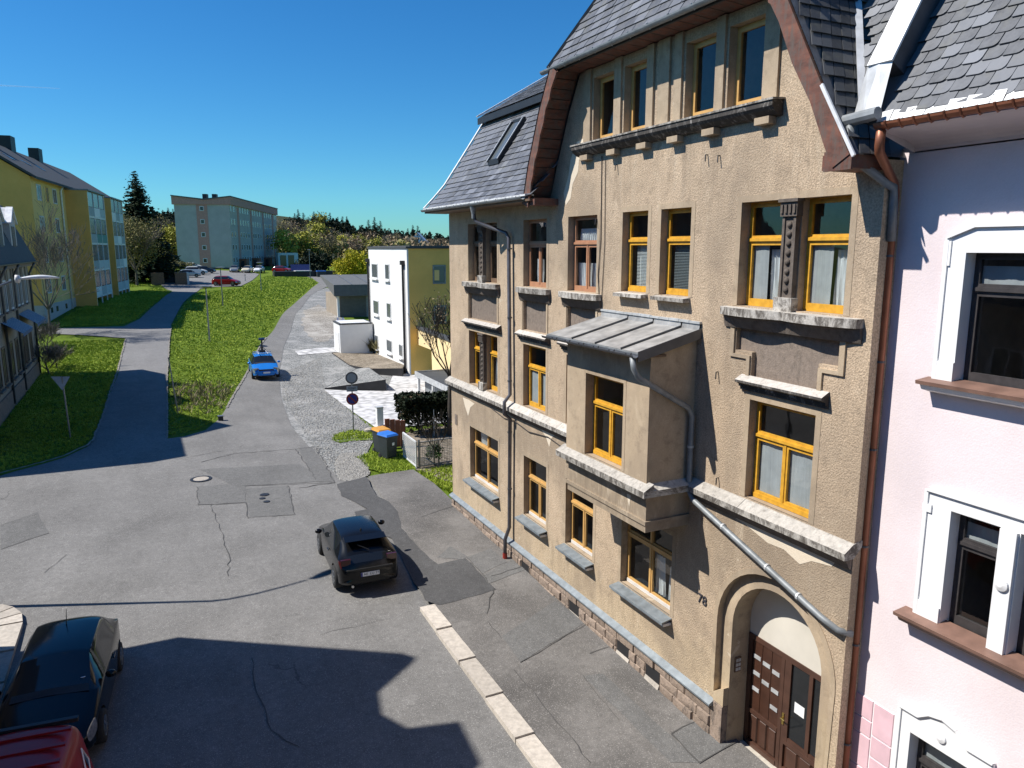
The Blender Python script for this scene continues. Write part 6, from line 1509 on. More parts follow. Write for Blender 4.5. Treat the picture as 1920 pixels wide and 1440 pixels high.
# bins, fence, hedge
def wheelie(c, rz, lidm, lab):
    o = thing('wheelie_bin', lab, 'bin', c, rz, 'wheelie bins by the hedge', world=False)
    mb = MB(); mb.add([(-.24, -.26, .06), (.24, -.26, .06), (.24, .24, .06), (-.24, .24, .06), (-.29, -.33, 1.0), (.29, -.33, 1.0), (.29, .33, 1.0), (-.29, .33, 1.0)], [(3, 2, 1, 0), (4, 5, 6, 7), (0, 1, 5, 4), (1, 2, 6, 5), (2, 3, 7, 6), (3, 0, 4, 7)]); mb.box(-.31, .31, -.35, .35, .96, 1.01); part('body', mb, 'bin_body', o)
    l = part('lid', MB().add([(-.31, -.37, 1.015), (.31, -.37, 1.015), (.31, .36, 1.015), (-.31, .36, 1.015), (-.27, -.3, 1.09), (.27, -.3, 1.09), (.27, .34, 1.12), (-.27, .34, 1.12)], [(4, 5, 6, 7), (0, 1, 5, 4), (1, 2, 6, 5), (2, 3, 7, 6), (3, 0, 4, 7), (3, 2, 1, 0)]), lidm, o); part('handle', MB().tube([(-.26, .4, 1.02), (.26, .4, 1.02)], .02, 6), 'bin_body', l)
    for s in (-.24, .24): part('wheel', MB().lathe([(.10, -.03), (.10, .03)], (s, .27, .10), 12, 'X'), 'rubber', o)
    part('sticker', MB().box(-.02, .1, -.336, -.33, .6, .72), 'paper', o)
wheelie(px(728, 858), R(200 - 180), 'bin_blue', 'wheelie bin with blue lid next to the white gate'); wheelie(px(716, 848), R(12), 'bin_orange', 'wheelie bin with orange-brown lid behind the blue one')
c = px(741, 838); wb_ = thing('wooden_board', 'rust-brown wooden board screen standing behind the bins', 'board', c)
for k in range(4): part('plank', MB().box(c[0] - .45 + k * .24, c[0] - .23 + k * .24, c[1] - .03, c[1] + .03, c[2], c[2] + 1.35 - k * .05), 'wood_rust', wb_)
def mesh_panel(p0, p1, h, mat, lab, nm, cat, lift=.08):
    p0, p1 = Vector(p0), Vector(p1); o = thing(nm, lab, cat, tuple(p0)); up = Vector((0, 0, 1)); d = p1 - p0; L = d.length; mb = MB(); t = .05
    for a, b in ((p0 + up * lift, p1 + up * lift), (p0 + up * h, p1 + up * h), (p0, p0 + up * h), (p1, p1 + up * h)): mb.bar(a, b, t)
    part('frame', mb, mat, o)
    n = int(L / .075); mb = MB()
    for k in range(1, n): mb.bar(p0 + d * k / n + up * lift, p0 + d * k / n + up * h, .012)
    m = int(h / .075)
    for k in range(1, m): mb.bar(p0 + up * (lift + (h - lift) * k / m), p1 + up * (lift + (h - lift) * k / m), .012)
    part('wire_mesh', mb, mat, o); return o
f0, f1 = px(781, 878), px(757, 858); mesh_panel(f0, f1, 1.12, 'fence_white', 'open white wire-mesh garden gate beside the bins', 'garden_gate', 'gate')
f2 = Vector(f0) + Vector((.12, -.02, 0)); f3 = Vector((1.6, 25.2, f0[2])); f3 = Vector(px(858, 866)); fo = mesh_panel(f2, f3, 1.08, 'fence_grey', 'grey wire-mesh fence panel next to the brown house corner', 'garden_fence', 'fence'); part('post', MB().tube([f2, f2 + Vector((0, 0, 1.2))], .045, 8), 'metal_grey', fo)
md = (f2 + f3) / 2; part('post', MB().bar(md, md + Vector((0, 0, 1.1)), .04), 'fence_grey', fo)

# ================================================================== CARS
def car_meshes(L, Wd, H, hood=1.05, cowl=None, tail=.25, rear_slope=.55, belt=.93, estate=False, van=False):
    """one closed body, smoothed, then cut into paint / glass / lamps by face tag; x forward from the rear (front at +L/2)"""
    w = Wd / 2; zb = .2; k = H / 1.44
    cw = cowl or hood; rs = L - tail - rear_slope            # start of rear slope
    # stations from the front: x, half width, bottom, belt z, roof-edge y, roof-edge z, roof z
    if van:
        st = [(0, .72, .30, .62, .60, .66, .68), (.12, .9, .22, .80, .70, .86, .88), (.55, .97, .2, 1.0, .82, 1.06, 1.08), (.85, .98, .2, 1.08, .84, 1.16, 1.2), (1.6, 1, .2, 1.12, .82, H * .93, H * .975), (2.4, 1, .2, 1.12, .84, H * .95, H), (L - .6, 1, .2, 1.12, .85, H * .95, H), (L - .16, 1, .22, 1.12, .85, H * .94, H * .985), (L - .05, .96, .3, 1.0, .82, 1.1, 1.12), (L, .9, .32, .8, .8, .84, .86)]
    else:
        st = [(0, .66, .30, .50 * k, .56, .56 * k, .58 * k), (.10, .83, .22, .62 * k, .68, .67 * k, .69 * k), (.45, .95, .18, .74 * k, .74, .79 * k, .82 * k), (hood, .99, .18, belt * k - .03, .78, .94 * k, .985 * k),
              (hood + .72, 1, .18, belt * k, .66, H * .935, H * .972), (hood + 1.25, 1, .18, belt * k + .01, .68, H * .95, H), (rs - .35, 1, .18, belt * k + .03, .67, H * .94, H * .99), (rs, 1, .18, belt * k + .05, .66, H * .925, H * .965),
              (L - tail, .97, .2, (belt + .06) * k, .70, (belt + .09) * k, (belt + .11) * k), (L - .08, .9, .26, .80 * k, .68, .86 * k, .88 * k), (L, .78, .32, .60 * k, .6, .66 * k, .68 * k)]
        if estate: st[7] = (rs + .2, 1, .18, belt * k + .05, .67, H * .93, H * .975)
    rows = []
    for (x, hw, zb_, zbt, yr, zr_, zt) in st:
        ww = w * hw; yr_ = w * yr; zm = zb_ + (zbt - zb_) * .5
        rows.append([(L / 2 - x, y, z) for y, z in ((0, zb_), (ww * .86, zb_), (ww * .985, zb_ + .10), (ww, zm), (ww * .985, zbt - .07), (ww * .95, zbt), (yr_, zr_), (yr_ * .62, zr_ + (zt - zr_) * .75), (0, zt))])
    nS = len(rows); nP = 9; ring = 2 * (nP - 1)
    def idx(i, j): return i * ring + (j if j >= 0 else ring + j)
    V = []
    for r in rows: V += r + [(x, -y, z) for x, y, z in reversed(r[1:-1])]
    Fs, tg = [], []
    ci, ce = 3, nS - 3                                     # cowl station, last cabin station
    if van: ci, ce = 3, nS - 3
    for i in range(nS - 1):
        for j in range(ring):
            j2 = (j + 1) % ring; Fs.append((idx(i, j), idx(i, j2), idx(i + 1, j2), idx(i + 1, j)))
            jj = min(j, ring - 1 - j); t = 0
            if jj == 5 and ci <= i < ce - (0 if van or estate else 1) + (0): t = 1
            if jj == 5 and i == ce - 1 and not van: t = 1 if estate else 0
            if jj in (6, 7) and i == ci: t = 2
            if jj in (6, 7) and i == ce: t = 3
            if van and jj in (5,) and i > ci + 1: t = 0
            if jj in (0, 1): t = 4
            if jj in (3, 4) and i == 1 and not van: t = 5
            if jj in (4,) and i == nS - 3: t = 6
            tg.append(t)
    Fs.append(tuple(idx(0, j) for j in reversed(range(ring)))); tg.append(0); Fs.append(tuple(idx(nS - 1, j) for j in range(ring))); tg.append(0)
    me = bpy.data.meshes.new('car'); me.from_pydata(V, [], Fs)
    for m in range(7): me.materials.append(None)
    me.polygons.foreach_set('material_index', tg)
    bm = bmesh.new(); bm.from_mesh(me); bmesh.ops.recalc_face_normals(bm, faces=bm.faces)
    cl = bm.edges.layers.float.new('crease_edge')
    for e in bm.edges:
        f = e.link_faces
        if len(f) == 2 and f[0].material_index != f[1].material_index: e[cl] = .55
    bm.to_mesh(me); bm.free()
    o = bpy.data.objects.new('tmp', me); COL.objects.link(o); md = o.modifiers.new('s', 'SUBSURF'); md.levels = 3; md.render_levels = 3
    # wheel arches
    cuts = []; wx = (L / 2 - .82 * (L / 4.05) ** .5, -L / 2 + .72 * (L / 4.05) ** .5); rw = .315 * (1.1 if H > 1.55 else 1)
    cm = MB()
    for x in wx:
        for s in (-1, 1): cm.lathe([(rw * 1.17, s * (w - .30)), (rw * 1.17, s * (w + .2))], (x, 0, rw), 24, 'Y')
    cme = cm.mesh('cut', None); co = bpy.data.objects.new('cut', cme); COL.objects.link(co)
    for m in range(7): cme.materials.append(None)
    cme.polygons.foreach_set('material_index', [4] * len(cme.polygons))
    b = o.modifiers.new('b', 'BOOLEAN'); b.operation = 'DIFFERENCE'; b.object = co; b.solver = 'FAST'
    bpy.context.view_layer.update(); ev = bpy.data.meshes.new_from_object(o.evaluated_get(bpy.context.evaluated_depsgraph_get()))
    bpy.data.objects.remove(o); bpy.data.objects.remove(co)
    vv = np.empty(len(ev.vertices) * 3); ev.vertices.foreach_get('co', vv); vv = vv.reshape(-1, 3); groups = {}
    for p in ev.polygons: groups.setdefault((p.material_index, p.center.y > 0) if p.material_index in (1, 5, 6) else p.material_index, []).append(tuple(p.vertices))
    out = {}
    for t, fs in groups.items():
        used = sorted({i for f in fs for i in f}); mp = {a: q for q, a in enumerate(used)}; m = bpy.data.meshes.new('car'); m.from_pydata([tuple(vv[i]) for i in used], [], [tuple(mp[i] for i in f) for f in fs]); m.shade_smooth(); out[t] = m
    out['wheels'] = (wx, rw, w); return out
_cars = {}
def wheel_parts(root, x, y, r, side):
    o = part('wheel', MB().lathe([(r * .62, -.10), (r * .96, -.10), (r, -.06), (r, .06), (r * .96, .10), (r * .62, .10)], (x, y, r), 28, 'Y'), 'rubber', root, True)
    mb = MB(); mb.lathe([(r * .63, side * .06), (r * .60, side * .105), (r * .5, side * .07)], (x, y, r), 24, 'Y')
    for k in range(7):
        a = 2 * math.pi * k / 7; mb.bar((x, y + side * .095, r), (x + r * .58 * math.cos(a), y + side * .095, r + r * .58 * math.sin(a)), .03, .05)
    mb.lathe([(.06, side * .07), (.055, side * .115)], (x, y, r), 12, 'Y'); part('rim', mb, 'rim', o)
def car(name, label, paint, loc, rz, spec, group=None, detail=2, cat='car', pitch=0.):
    key = tuple(sorted(spec.items()))
    if key not in _cars: _cars[key] = car_meshes(**spec)
    ms = _cars[key]; L, H = spec['L'], spec['H']
    root = thing(name, label, cat, loc, rz, group, world=False); root.rotation_euler = (0, pitch, rz)
    def add(nm, t, mat):
        if (t, True) in ms:
            for sd in (True, False):
                if (t, sd) in ms:
                    m = ms[(t, sd)].copy(); m.materials.clear(); m.materials.append(M(mat)); obj(nm, m, root)
            return None
        if t not in ms: return None
        m = ms[t].copy(); m.materials.clear(); m.materials.append(M(mat)); return obj(nm, m, root)
    body = add('body', 0, paint); add('side_window', 1, 'glass_dark'); add('windscreen', 2, 'glass_dark'); add('rear_window', 3, 'glass_dark'); add('sill_trim', 4, 'black_plastic'); add('headlight', 5, 'lamp_lens'); add('tail_light', 6, 'tail_lens')
    wx, rw, w = ms['wheels']
    for x in wx:
        for s in (-1, 1): wheel_parts(root, x, s * (w - .085), rw, s)
    hood = spec.get('hood', 1.05)
    for s in (-1, 1):
        y = s * (w + .09); x = L / 2 - hood - .42; z = .97 * H / 1.44
        me = bpy.data.meshes.new('mirror'); bm = bmesh.new(); bmesh.ops.create_uvsphere(bm, u_segments=10, v_segments=7, radius=1)
        for v in bm.verts: v.co = Vector((x + v.co.x * .07, y + v.co.y * .105, z + v.co.z * .075))
        bm.to_mesh(me); bm.free(); me.shade_smooth(); me.materials.append(M(paint)); obj('mirror', me, root)
    if detail > 1:
        kk = H / 1.44; part('cowl', MB().add([(L / 2 - hood + .05, -w * .74, .955 * kk), (L / 2 - hood + .05, w * .74, .955 * kk), (L / 2 - hood - .10, w * .72, 1.02 * kk), (L / 2 - hood - .10, -w * .72, 1.02 * kk), (L / 2 - hood + .04, 0, .985 * kk), (L / 2 - hood - .09, 0, 1.055 * kk)], [(0, 4, 5, 3), (4, 1, 2, 5)]), 'black_plastic', root)
        for s in (-1, 1):
            part('door_handle', MB().tube([(L / 2 - hood - 1.42, s * (w + .012), .82), (L / 2 - hood - 1.62, s * (w + .012), .83)], .016, 6), paint, root)
    return root
def belt_z(s): return s.get('belt', .93) * s['H'] / 1.44
def plate(root, x, z, facing, text=None, w=.5):
    o = part('number_plate', MB().box(x - .008, x + .008, -w / 2, w / 2, z - .055, z + .055), 'paper', root); s = 1 if facing > 0 else -1
    part('country_strip', MB().box(x + s * .009 - .001, x + s * .009 + .001, (-s) * w / 2 if False else min(-s * w / 2, -s * (w / 2 - .045)), max(-s * w / 2, -s * (w / 2 - .045)), z - .055, z + .055), 'sign_blue', o)
    if text:
        for tx, dy in zip(text.split(), (-.12, .05, .19)):
            me = text_mesh('lettering', tx, .10, 'ink', .001); t = obj('lettering', me, o); t.location = (x + s * .0105, s * dy, z); t.rotation_euler = (R(90), 0, R(90) * s)
hatch = dict(L=4.05, Wd=1.69, H=1.44); hatch5 = dict(L=4.2, Wd=1.76, H=1.5, hood=1.05, rear_slope=.5, belt=.93); suv = dict(L=4.4, Wd=1.82, H=1.66, hood=1.15, belt=.92, rear_slope=.4, estate=True); est = dict(L=4.5, Wd=1.8, H=1.48, hood=1.15, rear_slope=.5, estate=True)
def zr_(x, y): return T(x, y) + .002
# black hatchback, rear towards the viewer
bx, by = -4.32, 20.75
bc = car('parked_hatchback', 'black three-door hatchback parked at the kerb, rear towards viewer', 'car_black', (bx, by, zr_(bx, by)), R(90 - 2.5), hatch)
plate(bc, -2.035, .56, -1, 'AE LU 77')
part('antenna', MB().tube([(-.95, 0, 1.40), (-1.0, 0, 1.47)], [.03, .012], 6), 'black_plastic', bc)
part('spoiler', MB().prism([(-1.32, 1.385), (-1.58, 1.335), (-1.62, 1.36), (-1.32, 1.41)], lambda a, b: (a, -.56, b), lambda a, b: (a, .56, b)), 'car_black', bc)
part('exhaust', MB().tube([(-1.98, .48, .27), (-2.06, .48, .27)], .035, 8), 'chrome', bc); part('wiper', MB().bar((-1.76, -.05, 1.12), (-1.62, .25, 1.26), .02, .02), 'black_plastic', bc)
for s in (-1, 1): part('rear_lamp', MB().box(-1.935, -1.86, s * .62 - .13, s * .62 + .13, .83, .99), 'tail_lens', bc)
part('bumper_strip', MB().box(-2.035, -1.95, -.62, .62, .70, .73), 'black_plastic', bc)
# black car on the left, front towards the viewer
lx, ly = -11.35, 16.35
lc = car('parked_car', 'glossy black five-door car at the left kerb, nose in shadow', 'car_black', (lx, ly, zr_(lx, ly)), R(-90 - 4.5), hatch5)
for s in (-1, 1):
    me = bpy.data.meshes.new('headlamp'); bm = bmesh.new(); bmesh.ops.create_uvsphere(bm, u_segments=14, v_segments=9, radius=1)
    for v in bm.verts: v.co = Vector((1.76 + v.co.x * .22 - v.co.y * s * .10, s * .60 + v.co.y * .14, .70 + v.co.z * .06 - v.co.x * .05))
    bm.to_mesh(me); bm.free(); me.shade_smooth(); me.materials.append(M('lamp_lens')); obj('headlamp', me, lc)
    part('fog_lamp', MB().lathe([(.05, 0), (.05, .03)], (1.98, s * .58, .40), 10, 'X'), 'lamp_lens', lc)
part('bonnet_crease', MB().bar((.95, .42, 1.0), (1.85, .30, .76), .015, .012), 'car_black', lc); part('bonnet_crease', MB().bar((.95, -.42, 1.0), (1.85, -.30, .76), .015, .012), 'car_black', lc)
part('antenna', MB().tube([(-.9, 0, 1.48), (-1.05, 0, 1.75)], [.012, .005], 5), 'black_plastic', lc); part('wiper', MB().bar((.95, -.5, 1.03), (.85, .1, 1.09), .02, .015), 'black_plastic', lc); part('wiper', MB().bar((.95, .0, 1.03), (.85, .55, 1.07), .02, .015), 'black_plastic', lc)
part('inspection_sticker', MB().lathe([(.045, 0), (.045, .004)], (.80, .52, 1.135), 12), 'paper', lc)
# red van in the lower left corner
vx, vy = -11.72, 10.55
rv = car('red_van', 'dark red van with ribbed roof in the lower left corner', 'van_red', (vx, vy, zr_(vx, vy)), R(-90 - 6), dict(L=4.9, Wd=1.92, H=2.06, van=True), cat='van', detail=1)
for k in range(9): part('roof_rib', MB().box(-2.05 + k * .4, -1.98 + k * .4, -.72, .72, 2.035, 2.072), 'van_red', rv)
part('rear_ledge', MB().box(-2.36, -2.28, -.76, .76, 1.98, 2.05), 'black_plastic', rv); part('brake_light', MB().box(-2.42, -2.35, -.12, .12, 1.93, 1.99), 'tail_lens', rv)
mb = MB(); yv = .925
for pl in ([(-1.75, 1.25), (-1.9, 1.75), (-2.05, 1.45), (-1.95, 1.15)], [(-1.55, 1.05), (-1.68, 1.5), (-1.82, 1.1), (-1.7, .8), (-1.5, .95)]):
    mb.tube([(x, yv + .012 - max(0, z - 1.2) * .16, z) for x, z in pl], .012, 5)
part('emblem', mb, 'paper', rv)
part('emblem_patch', MB().add([(-1.93, yv - .07, 1.62), (-2.1, yv - .055, 1.5), (-2.05, yv - .02, 1.28), (-1.98, yv - .03, 1.4)], [(0, 1, 2, 3)]), 'awning', rv)
# blue car with a camera mast on its roof
c0 = onZ(500, 711, .45); cx_, cy_ = -2.25, 54.9
bl_ = car('camera_car', 'bright blue estate car on the lane with a camera mast on its roof', 'car_blue', (cx_, cy_, zr_(cx_, cy_)), R(-90 - 3), est)
plate(bl_, 2.25, .50, 1)
part('grille', MB().box(2.16, 2.215, -.5, .5, .62, .72), 'black_plastic', bl_); part('lower_grille', MB().box(2.17, 2.225, -.62, .62, .30, .42), 'black_plastic', bl_)
for s in (-1, 1): part('headlamp', MB().obox(Matrix.Translation((2.02, s * .66, .74)) @ Matrix.Rotation(s * -.45, 4, 'Z'), .22, .3, .12), 'lamp_lens', bl_)
mb = MB(); mb.bar((.1, -.62, 1.55), (.1, .62, 1.55), .04); mb.bar((-.9, -.62, 1.55), (-.9, .62, 1.55), .04); mb.bar((-1.2, -.3, 1.57), (.5, -.3, 1.57), .03); mb.bar((-1.2, .3, 1.57), (.5, .3, 1.57), .03)
for x in (.1, -.9):
    for s in (-.6, .6): mb.bar((x, s, 1.44), (x, s, 1.56), .04)
part('roof_rack', mb, 'flash_white', bl_)
m_ = part('camera_mast', MB().tube([(-.4, 0, 1.55), (-.4, 0, 2.05), (-.4, 0, 2.45)], [.09, .06, .05], 8), 'metal_dark', bl_); part('camera_head', MB().box(-.52, -.28, -.2, .2, 2.43, 2.57), 'car_navy', m_); part('mast_foot', MB().box(-.6, -.2, -.2, .2, 1.57, 1.72), 'metal_dark', m_)
mb = MB()
for s in (-1, 1): mb.bar((-.4, 0, 2.0), (-.4, s * .35, 1.58), .03)
part('mast_brace', mb, 'metal_dark', m_)
# parked cars further off
def pcar(u, v, deg, paint, spec, lab, nm='parked_car'):
    p = px(u, v); o = car(nm, lab, paint, (p[0], p[1], p[2] + .02), R(deg) - HEAD, spec, 'cars in the car park', 1); return o
pcar(425, 536, 0, 'car_red', suv, 'dark red car parked behind the lawn lamp posts', 'parked_car'); pcar(530, 511, -12, 'car_red', est, 'red car on the far side of the lawn crest')
pcar(368, 515, 20, 'car_white', suv, 'white off-roader parked near the car park shelter'); pcar(384, 512, 20, 'car_darkblue', est, 'dark blue car right of the white off-roader'); pcar(362, 505, 20, 'car_white', hatch5, 'white car parked furthest back by the slab block wall')
pcar(440, 510, -75, 'car_silver', est, 'silver car parked in front of the slab block corner'); pcar(464, 511, -85, 'car_cream', hatch5, 'cream car between the silver and white cars'); pcar(486, 511, -85, 'car_white', hatch5, 'white hatchback beside the cream car')
pcar(327, 527, 10, 'car_navy', est, 'deep blue car inside the car park shelter'); pcar(355, 520, 25, 'car_silver', hatch5, 'pale car half hidden behind the shelter wall'); pcar(306, 529, 5, 'car_navy', hatch5, 'blue car at the left edge of the car park')
# shelter with wooden side walls
for k, (u, v, wd_) in enumerate(((294, 533, 1.6), (340, 533, 1.8), (322, 530, 2.2))):
    p = px(u, v); sh = thing('bin_shelter', ['left wooden bin enclosure beside the car park', 'right wooden bin enclosure with pale end beside the car park', 'dark low bin enclosure between the two wooden ones'][k], 'enclosure', p); h = (1.9, 2.0, 1.0)[k]
    part('side_wall', MB().box(p[0] - wd_ / 2, p[0] + wd_ / 2, p[1] - .8, p[1] + .8, p[2] - .2, p[2] + h), ('wood_brown', 'wood_brown', 'metal_dark')[k], sh); part('end_panel', MB().box(p[0] + wd_ / 2, p[0] + wd_ / 2 + .35, p[1] - .75, p[1] + .75, p[2] - .2, p[2] + h), ('wood_brown', 'zinc_light', 'metal_dark')[k], sh)
# enclosure, white garages and bins at the end of the lane
p = px(585, 519); e = thing('bin_enclosure', 'dark bin enclosure with pale top rail at the lane end', 'enclosure', p)
part('wall', MB().box(p[0] - 7.5, p[0] + 5.5, p[1] + 1, p[1] + 3.5, p[2] - .6, p[2] + 1.15), 'metal_dark', e); part('rail', MB().box(p[0] - 3.2, p[0] + .2, p[1] + .9, p[1] + 3.6, p[2] + 1.15, p[2] + 1.3), 'flash_white', e)
p = px(603, 519); e2 = thing('blue_container', 'waste container with blue lid at the lane end', 'container', p); part('body', MB().box(p[0] - .9, p[0] + .9, p[1] - .2, p[1] + .8, p[2], p[2] + 1.1), 'bin_body', e2); part('lid', MB().box(p[0] - .95, p[0] + .95, p[1] - .25, p[1] + .85, p[2] + 1.1, p[2] + 1.3), 'bin_blue', e2)
wg = Vector(atd(540, 495, 205)); z = T(wg.x, wg.y); e3 = thing('row_garage', 'white row garage with two dark doors behind the slab block', 'garage', (wg.x, wg.y, z))
part('body', MB().box(wg.x - 2.5, wg.x + 2.8, wg.y, wg.y + 5, z - 1, z + 3.6), 'shed_white', e3)
for s in (-1.2, .9): part('door', MB().box(wg.x + s - .8, wg.x + s + .8, wg.y - .05, wg.y, z - 1, z + 3), 'glass_dark', e3)
# far white-gabled villa
vg = Vector(atd(782, 452, 330)); z = vg.z - 3.0; fv = thing('villa', 'far white-gabled villa above the ochre house roof', 'house', (vg.x, vg.y, z)); cr = Vector((math.cos(HEAD), -math.sin(HEAD), 0)); ce_ = Vector((math.sin(HEAD), math.cos(HEAD), 0))
def vp_(a, d, zz): q = vg + cr * a + ce_ * d; return Vector((q.x, q.y, zz))
mb = MB(); 
for d in (0., 9.): mb.add([vp_(-4, d, z - 6), vp_(4, d, z - 6), vp_(4, d, z + 2.5), vp_(0, d, z + 6.5), vp_(-4, d, z + 2.5)], [(0, 1, 2, 3, 4)])
mb.quad(vp_(-4, 0, z - 6), vp_(-4, 9, z - 6), vp_(-4, 9, z + 2.5), vp_(-4, 0, z + 2.5)); mb.quad(vp_(4, 0, z - 6), vp_(4, 9, z - 6), vp_(4, 9, z + 2.5), vp_(4, 0, z + 2.5)); part('wall', mb, 'shed_white', fv)
mb = MB(); mb.quad(vp_(-4.6, -.5, z + 2.0), vp_(-4.6, 9.5, z + 2.0), vp_(0, 9.5, z + 6.8), vp_(0, -.5, z + 6.8)); mb.quad(vp_(4.6, -.5, z + 2.0), vp_(4.6, 9.5, z + 2.0), vp_(0, 9.5, z + 6.8), vp_(0, -.5, z + 6.8)); part('roof', mb, 'flash_white', fv)
for a, zz in ((-1.6, z), (1.6, z), (0, z + 3)): part('window', MB().add([vp_(a - .6, -.05, zz), vp_(a + .6, -.05, zz), vp_(a + .6, -.05, zz + 1.6), vp_(a - .6, -.05, zz + 1.6)], [(0, 1, 2, 3)]), 'glass_far', fv)

# ================================================================== VEGETATION
def leaf_tris(g, C, size, n_per=1, flat=.6):
    """random small triangles around centres C (n,3)"""
    C = np.repeat(C, n_per, 0); m = len(C); a = g.normal(size=(m, 3)); a /= np.linalg.norm(a, axis=1)[:, None]; b = g.normal(size=(m, 3)); b -= a * (a * b).sum(1)[:, None]; b /= np.linalg.norm(b, axis=1)[:, None]
    s = (size * g.uniform(.5, 1.4, m))[:, None]; P = np.empty((m, 3, 3)); P[:, 0] = C - a * s * .6; P[:, 1] = C + a * s * .6; P[:, 2] = C + b * s * 1.1; return P
def limb(mb, p, d, L, r, depth, g, tips, spread=.6, upw=.25, seg=3, kids=3, minr=.012, taper=.72):
    pts, rs = [p], [r]; q = p.copy(); dd = d.copy()
    for i in range(seg):
        dd = (dd + Vector((g.uniform(-.16, .16), g.uniform(-.16, .16), g.uniform(-.05, .12) + upw * .12))).normalized(); q = q + dd * L / seg; pts.append(q.copy()); rs.append(max(minr, r * (1 - .45 * (i + 1) / seg)))
    mb.tube(pts, rs, 5 if r > .05 else 3, False)
    if depth == 0: tips.append(q); return
    for k in range(kids):
        t = g.uniform(.35, 1.0); i = min(int(t * seg), seg - 1); base = pts[i].lerp(pts[i + 1], t * seg - i); ax = Vector((g.uniform(-1, 1), g.uniform(-1, 1), g.uniform(-.3, .6))).normalized()
        nd = (dd + ax * spread * g.uniform(.7, 1.5) + Vector((0, 0, upw))).normalized(); limb(mb, base, nd, L * g.uniform(.55, .78), rs[-1] * taper, depth - 1, g, tips, spread, upw, seg, kids, minr, taper)
    limb(mb, q, dd, L * .7, rs[-1] * .8, depth - 1, g, tips, spread, upw, seg, kids, minr, taper)
def decid(name, seed, H, trunk_h, depth, kids, spread, leafmat, leafsize, nleaf, barkmat='bark_grey', r=.16, rad=.6, minr=.012, upw=.25):
    g = random.Random(seed); mb = MB(); tips = []; base = Vector((0, 0, -.2)); top = Vector((g.uniform(-.1, .1), g.uniform(-.1, .1), trunk_h))
    mb.tube([base, top * .5, top], [r * 1.25, r, r * .85], 8, False)
    for k in range(kids + 2):
        a = 2 * math.pi * k / (kids + 2) + g.uniform(-.3, .3); limb(mb, top * g.uniform(.82, 1.), Vector((math.cos(a) * spread, math.sin(a) * spread, 1)).normalized(), H * .34, r * .55, depth, g, tips, spread * .8, upw, 3, kids, minr)
    limb(mb, top, Vector((0, 0, 1)), H * .38, r * .7, depth, g, tips, spread * .8, upw, 3, kids, minr)
    zmax = max(t.z for t in tips); f = (H - trunk_h) / (zmax - trunk_h)
    mb.v = [(x, y, z if z < trunk_h else trunk_h + (z - trunk_h) * f) for x, y, z in mb.v]; tips = [Vector((t.x, t.y, trunk_h + (t.z - trunk_h) * f if t.z > trunk_h else t.z)) for t in tips]
    trunk = mb.mesh('trunk', barkmat); crown = None
    if nleaf:
        gg = np.random.default_rng(seed); C = np.array([tuple(t) for t in tips]); C = C[gg.integers(0, len(C), nleaf)] + gg.normal(size=(nleaf, 3)) * rad * .5
        crown = tri_mesh('crown', leaf_tris(gg, C, leafsize), leafmat)
    return trunk, crown
def spruce(seed, H, R0, n=42, mat='leaf_conifer', dens=1.0):
    g = np.random.default_rng(seed); P = []; tr = MB().tube([(0, 0, -.3), (0, 0, H * .5), (0, 0, H * .97)], [H * .016 + .05, H * .009 + .03, .02], 6, False).mesh('trunk', 'bark')
    for i in range(n):
        t = (i + .5) / n; z = H * (.07 + .92 * t); rr = R0 * (1 - t) ** .82 * g.uniform(.78, 1.12) + .05 * R0; k = int((6 + 12 * (1 - t)) * dens)
        for q in range(k):
            a = g.uniform(0, 6.283); L = rr * g.uniform(.7, 1.1); steps = max(3, int(L / .35)); 
            for s in range(steps):
                f = (s + g.uniform(.2, .9)) / steps; zz = z - L * .32 * f ** 1.6 + L * .12 * f ** 3; w = (.20 + .35 * (1 - f)) * min(1.2, .25 + rr * .28)
                P.append((math.cos(a) * L * f + g.normal() * .1, math.sin(a) * L * f + g.normal() * .1, zz + g.normal() * .07, w, a))
    P = np.array(P); m = len(P); T_ = np.empty((m * 2, 3, 3)); a = P[:, 4] + g.normal(size=m) * .5; d = np.c_[np.cos(a), np.sin(a), -.25 + g.normal(size=m) * .15]; sd_ = np.c_[-np.sin(a), np.cos(a), g.normal(size=m) * .25]; w = P[:, 3:4]
    T_[:m, 0] = P[:, :3] - sd_ * w; T_[:m, 1] = P[:, :3] + sd_ * w; T_[:m, 2] = P[:, :3] + d * w * 1.7
    T_[m:, 0] = P[:, :3] - d * w * .5; T_[m:, 1] = P[:, :3] + d * w; T_[m:, 2] = P[:, :3] + np.c_[np.zeros((m, 2)), -np.ones(m)] * w * 1.3
    return tr, tri_mesh('crown', T_, mat)
def blob_crown(seed, H, R0, z0, n, mat, size, lumps=14, squash=1.):
    """crown made of leaf faces spread through many uneven clumps"""
    g = np.random.default_rng(seed); c = g.normal(size=(lumps, 3)); c /= np.linalg.norm(c, axis=1)[:, None]; c *= (g.random(lumps) ** .4)[:, None] * .68; rl = g.uniform(.26, .5, lumps)
    k = g.integers(0, lumps, n); d = g.normal(size=(n, 3)); d /= np.linalg.norm(d, axis=1)[:, None]; rr = g.random(n) ** .33; q = c[k] + d * (rr * rl[k])[:, None]
    q[:, :2] *= R0; q[:, 2] = z0 + (q[:, 2] + 1) * .5 * (H - z0) * squash; return tri_mesh('crown', leaf_tris(g, q, size), mat)
def plant(name, label, cat, meshes, loc, s=1., rz=None, group=None, sz=None):
    o = thing(name, label, cat, loc, rnd.uniform(0, 6.28) if rz is None else rz, group, world=False); o.scale = (s, s, sz or s)
    if meshes[0]: obj('trunk', meshes[0], o)
    if meshes[1]: obj('crown', meshes[1], o)
    return o
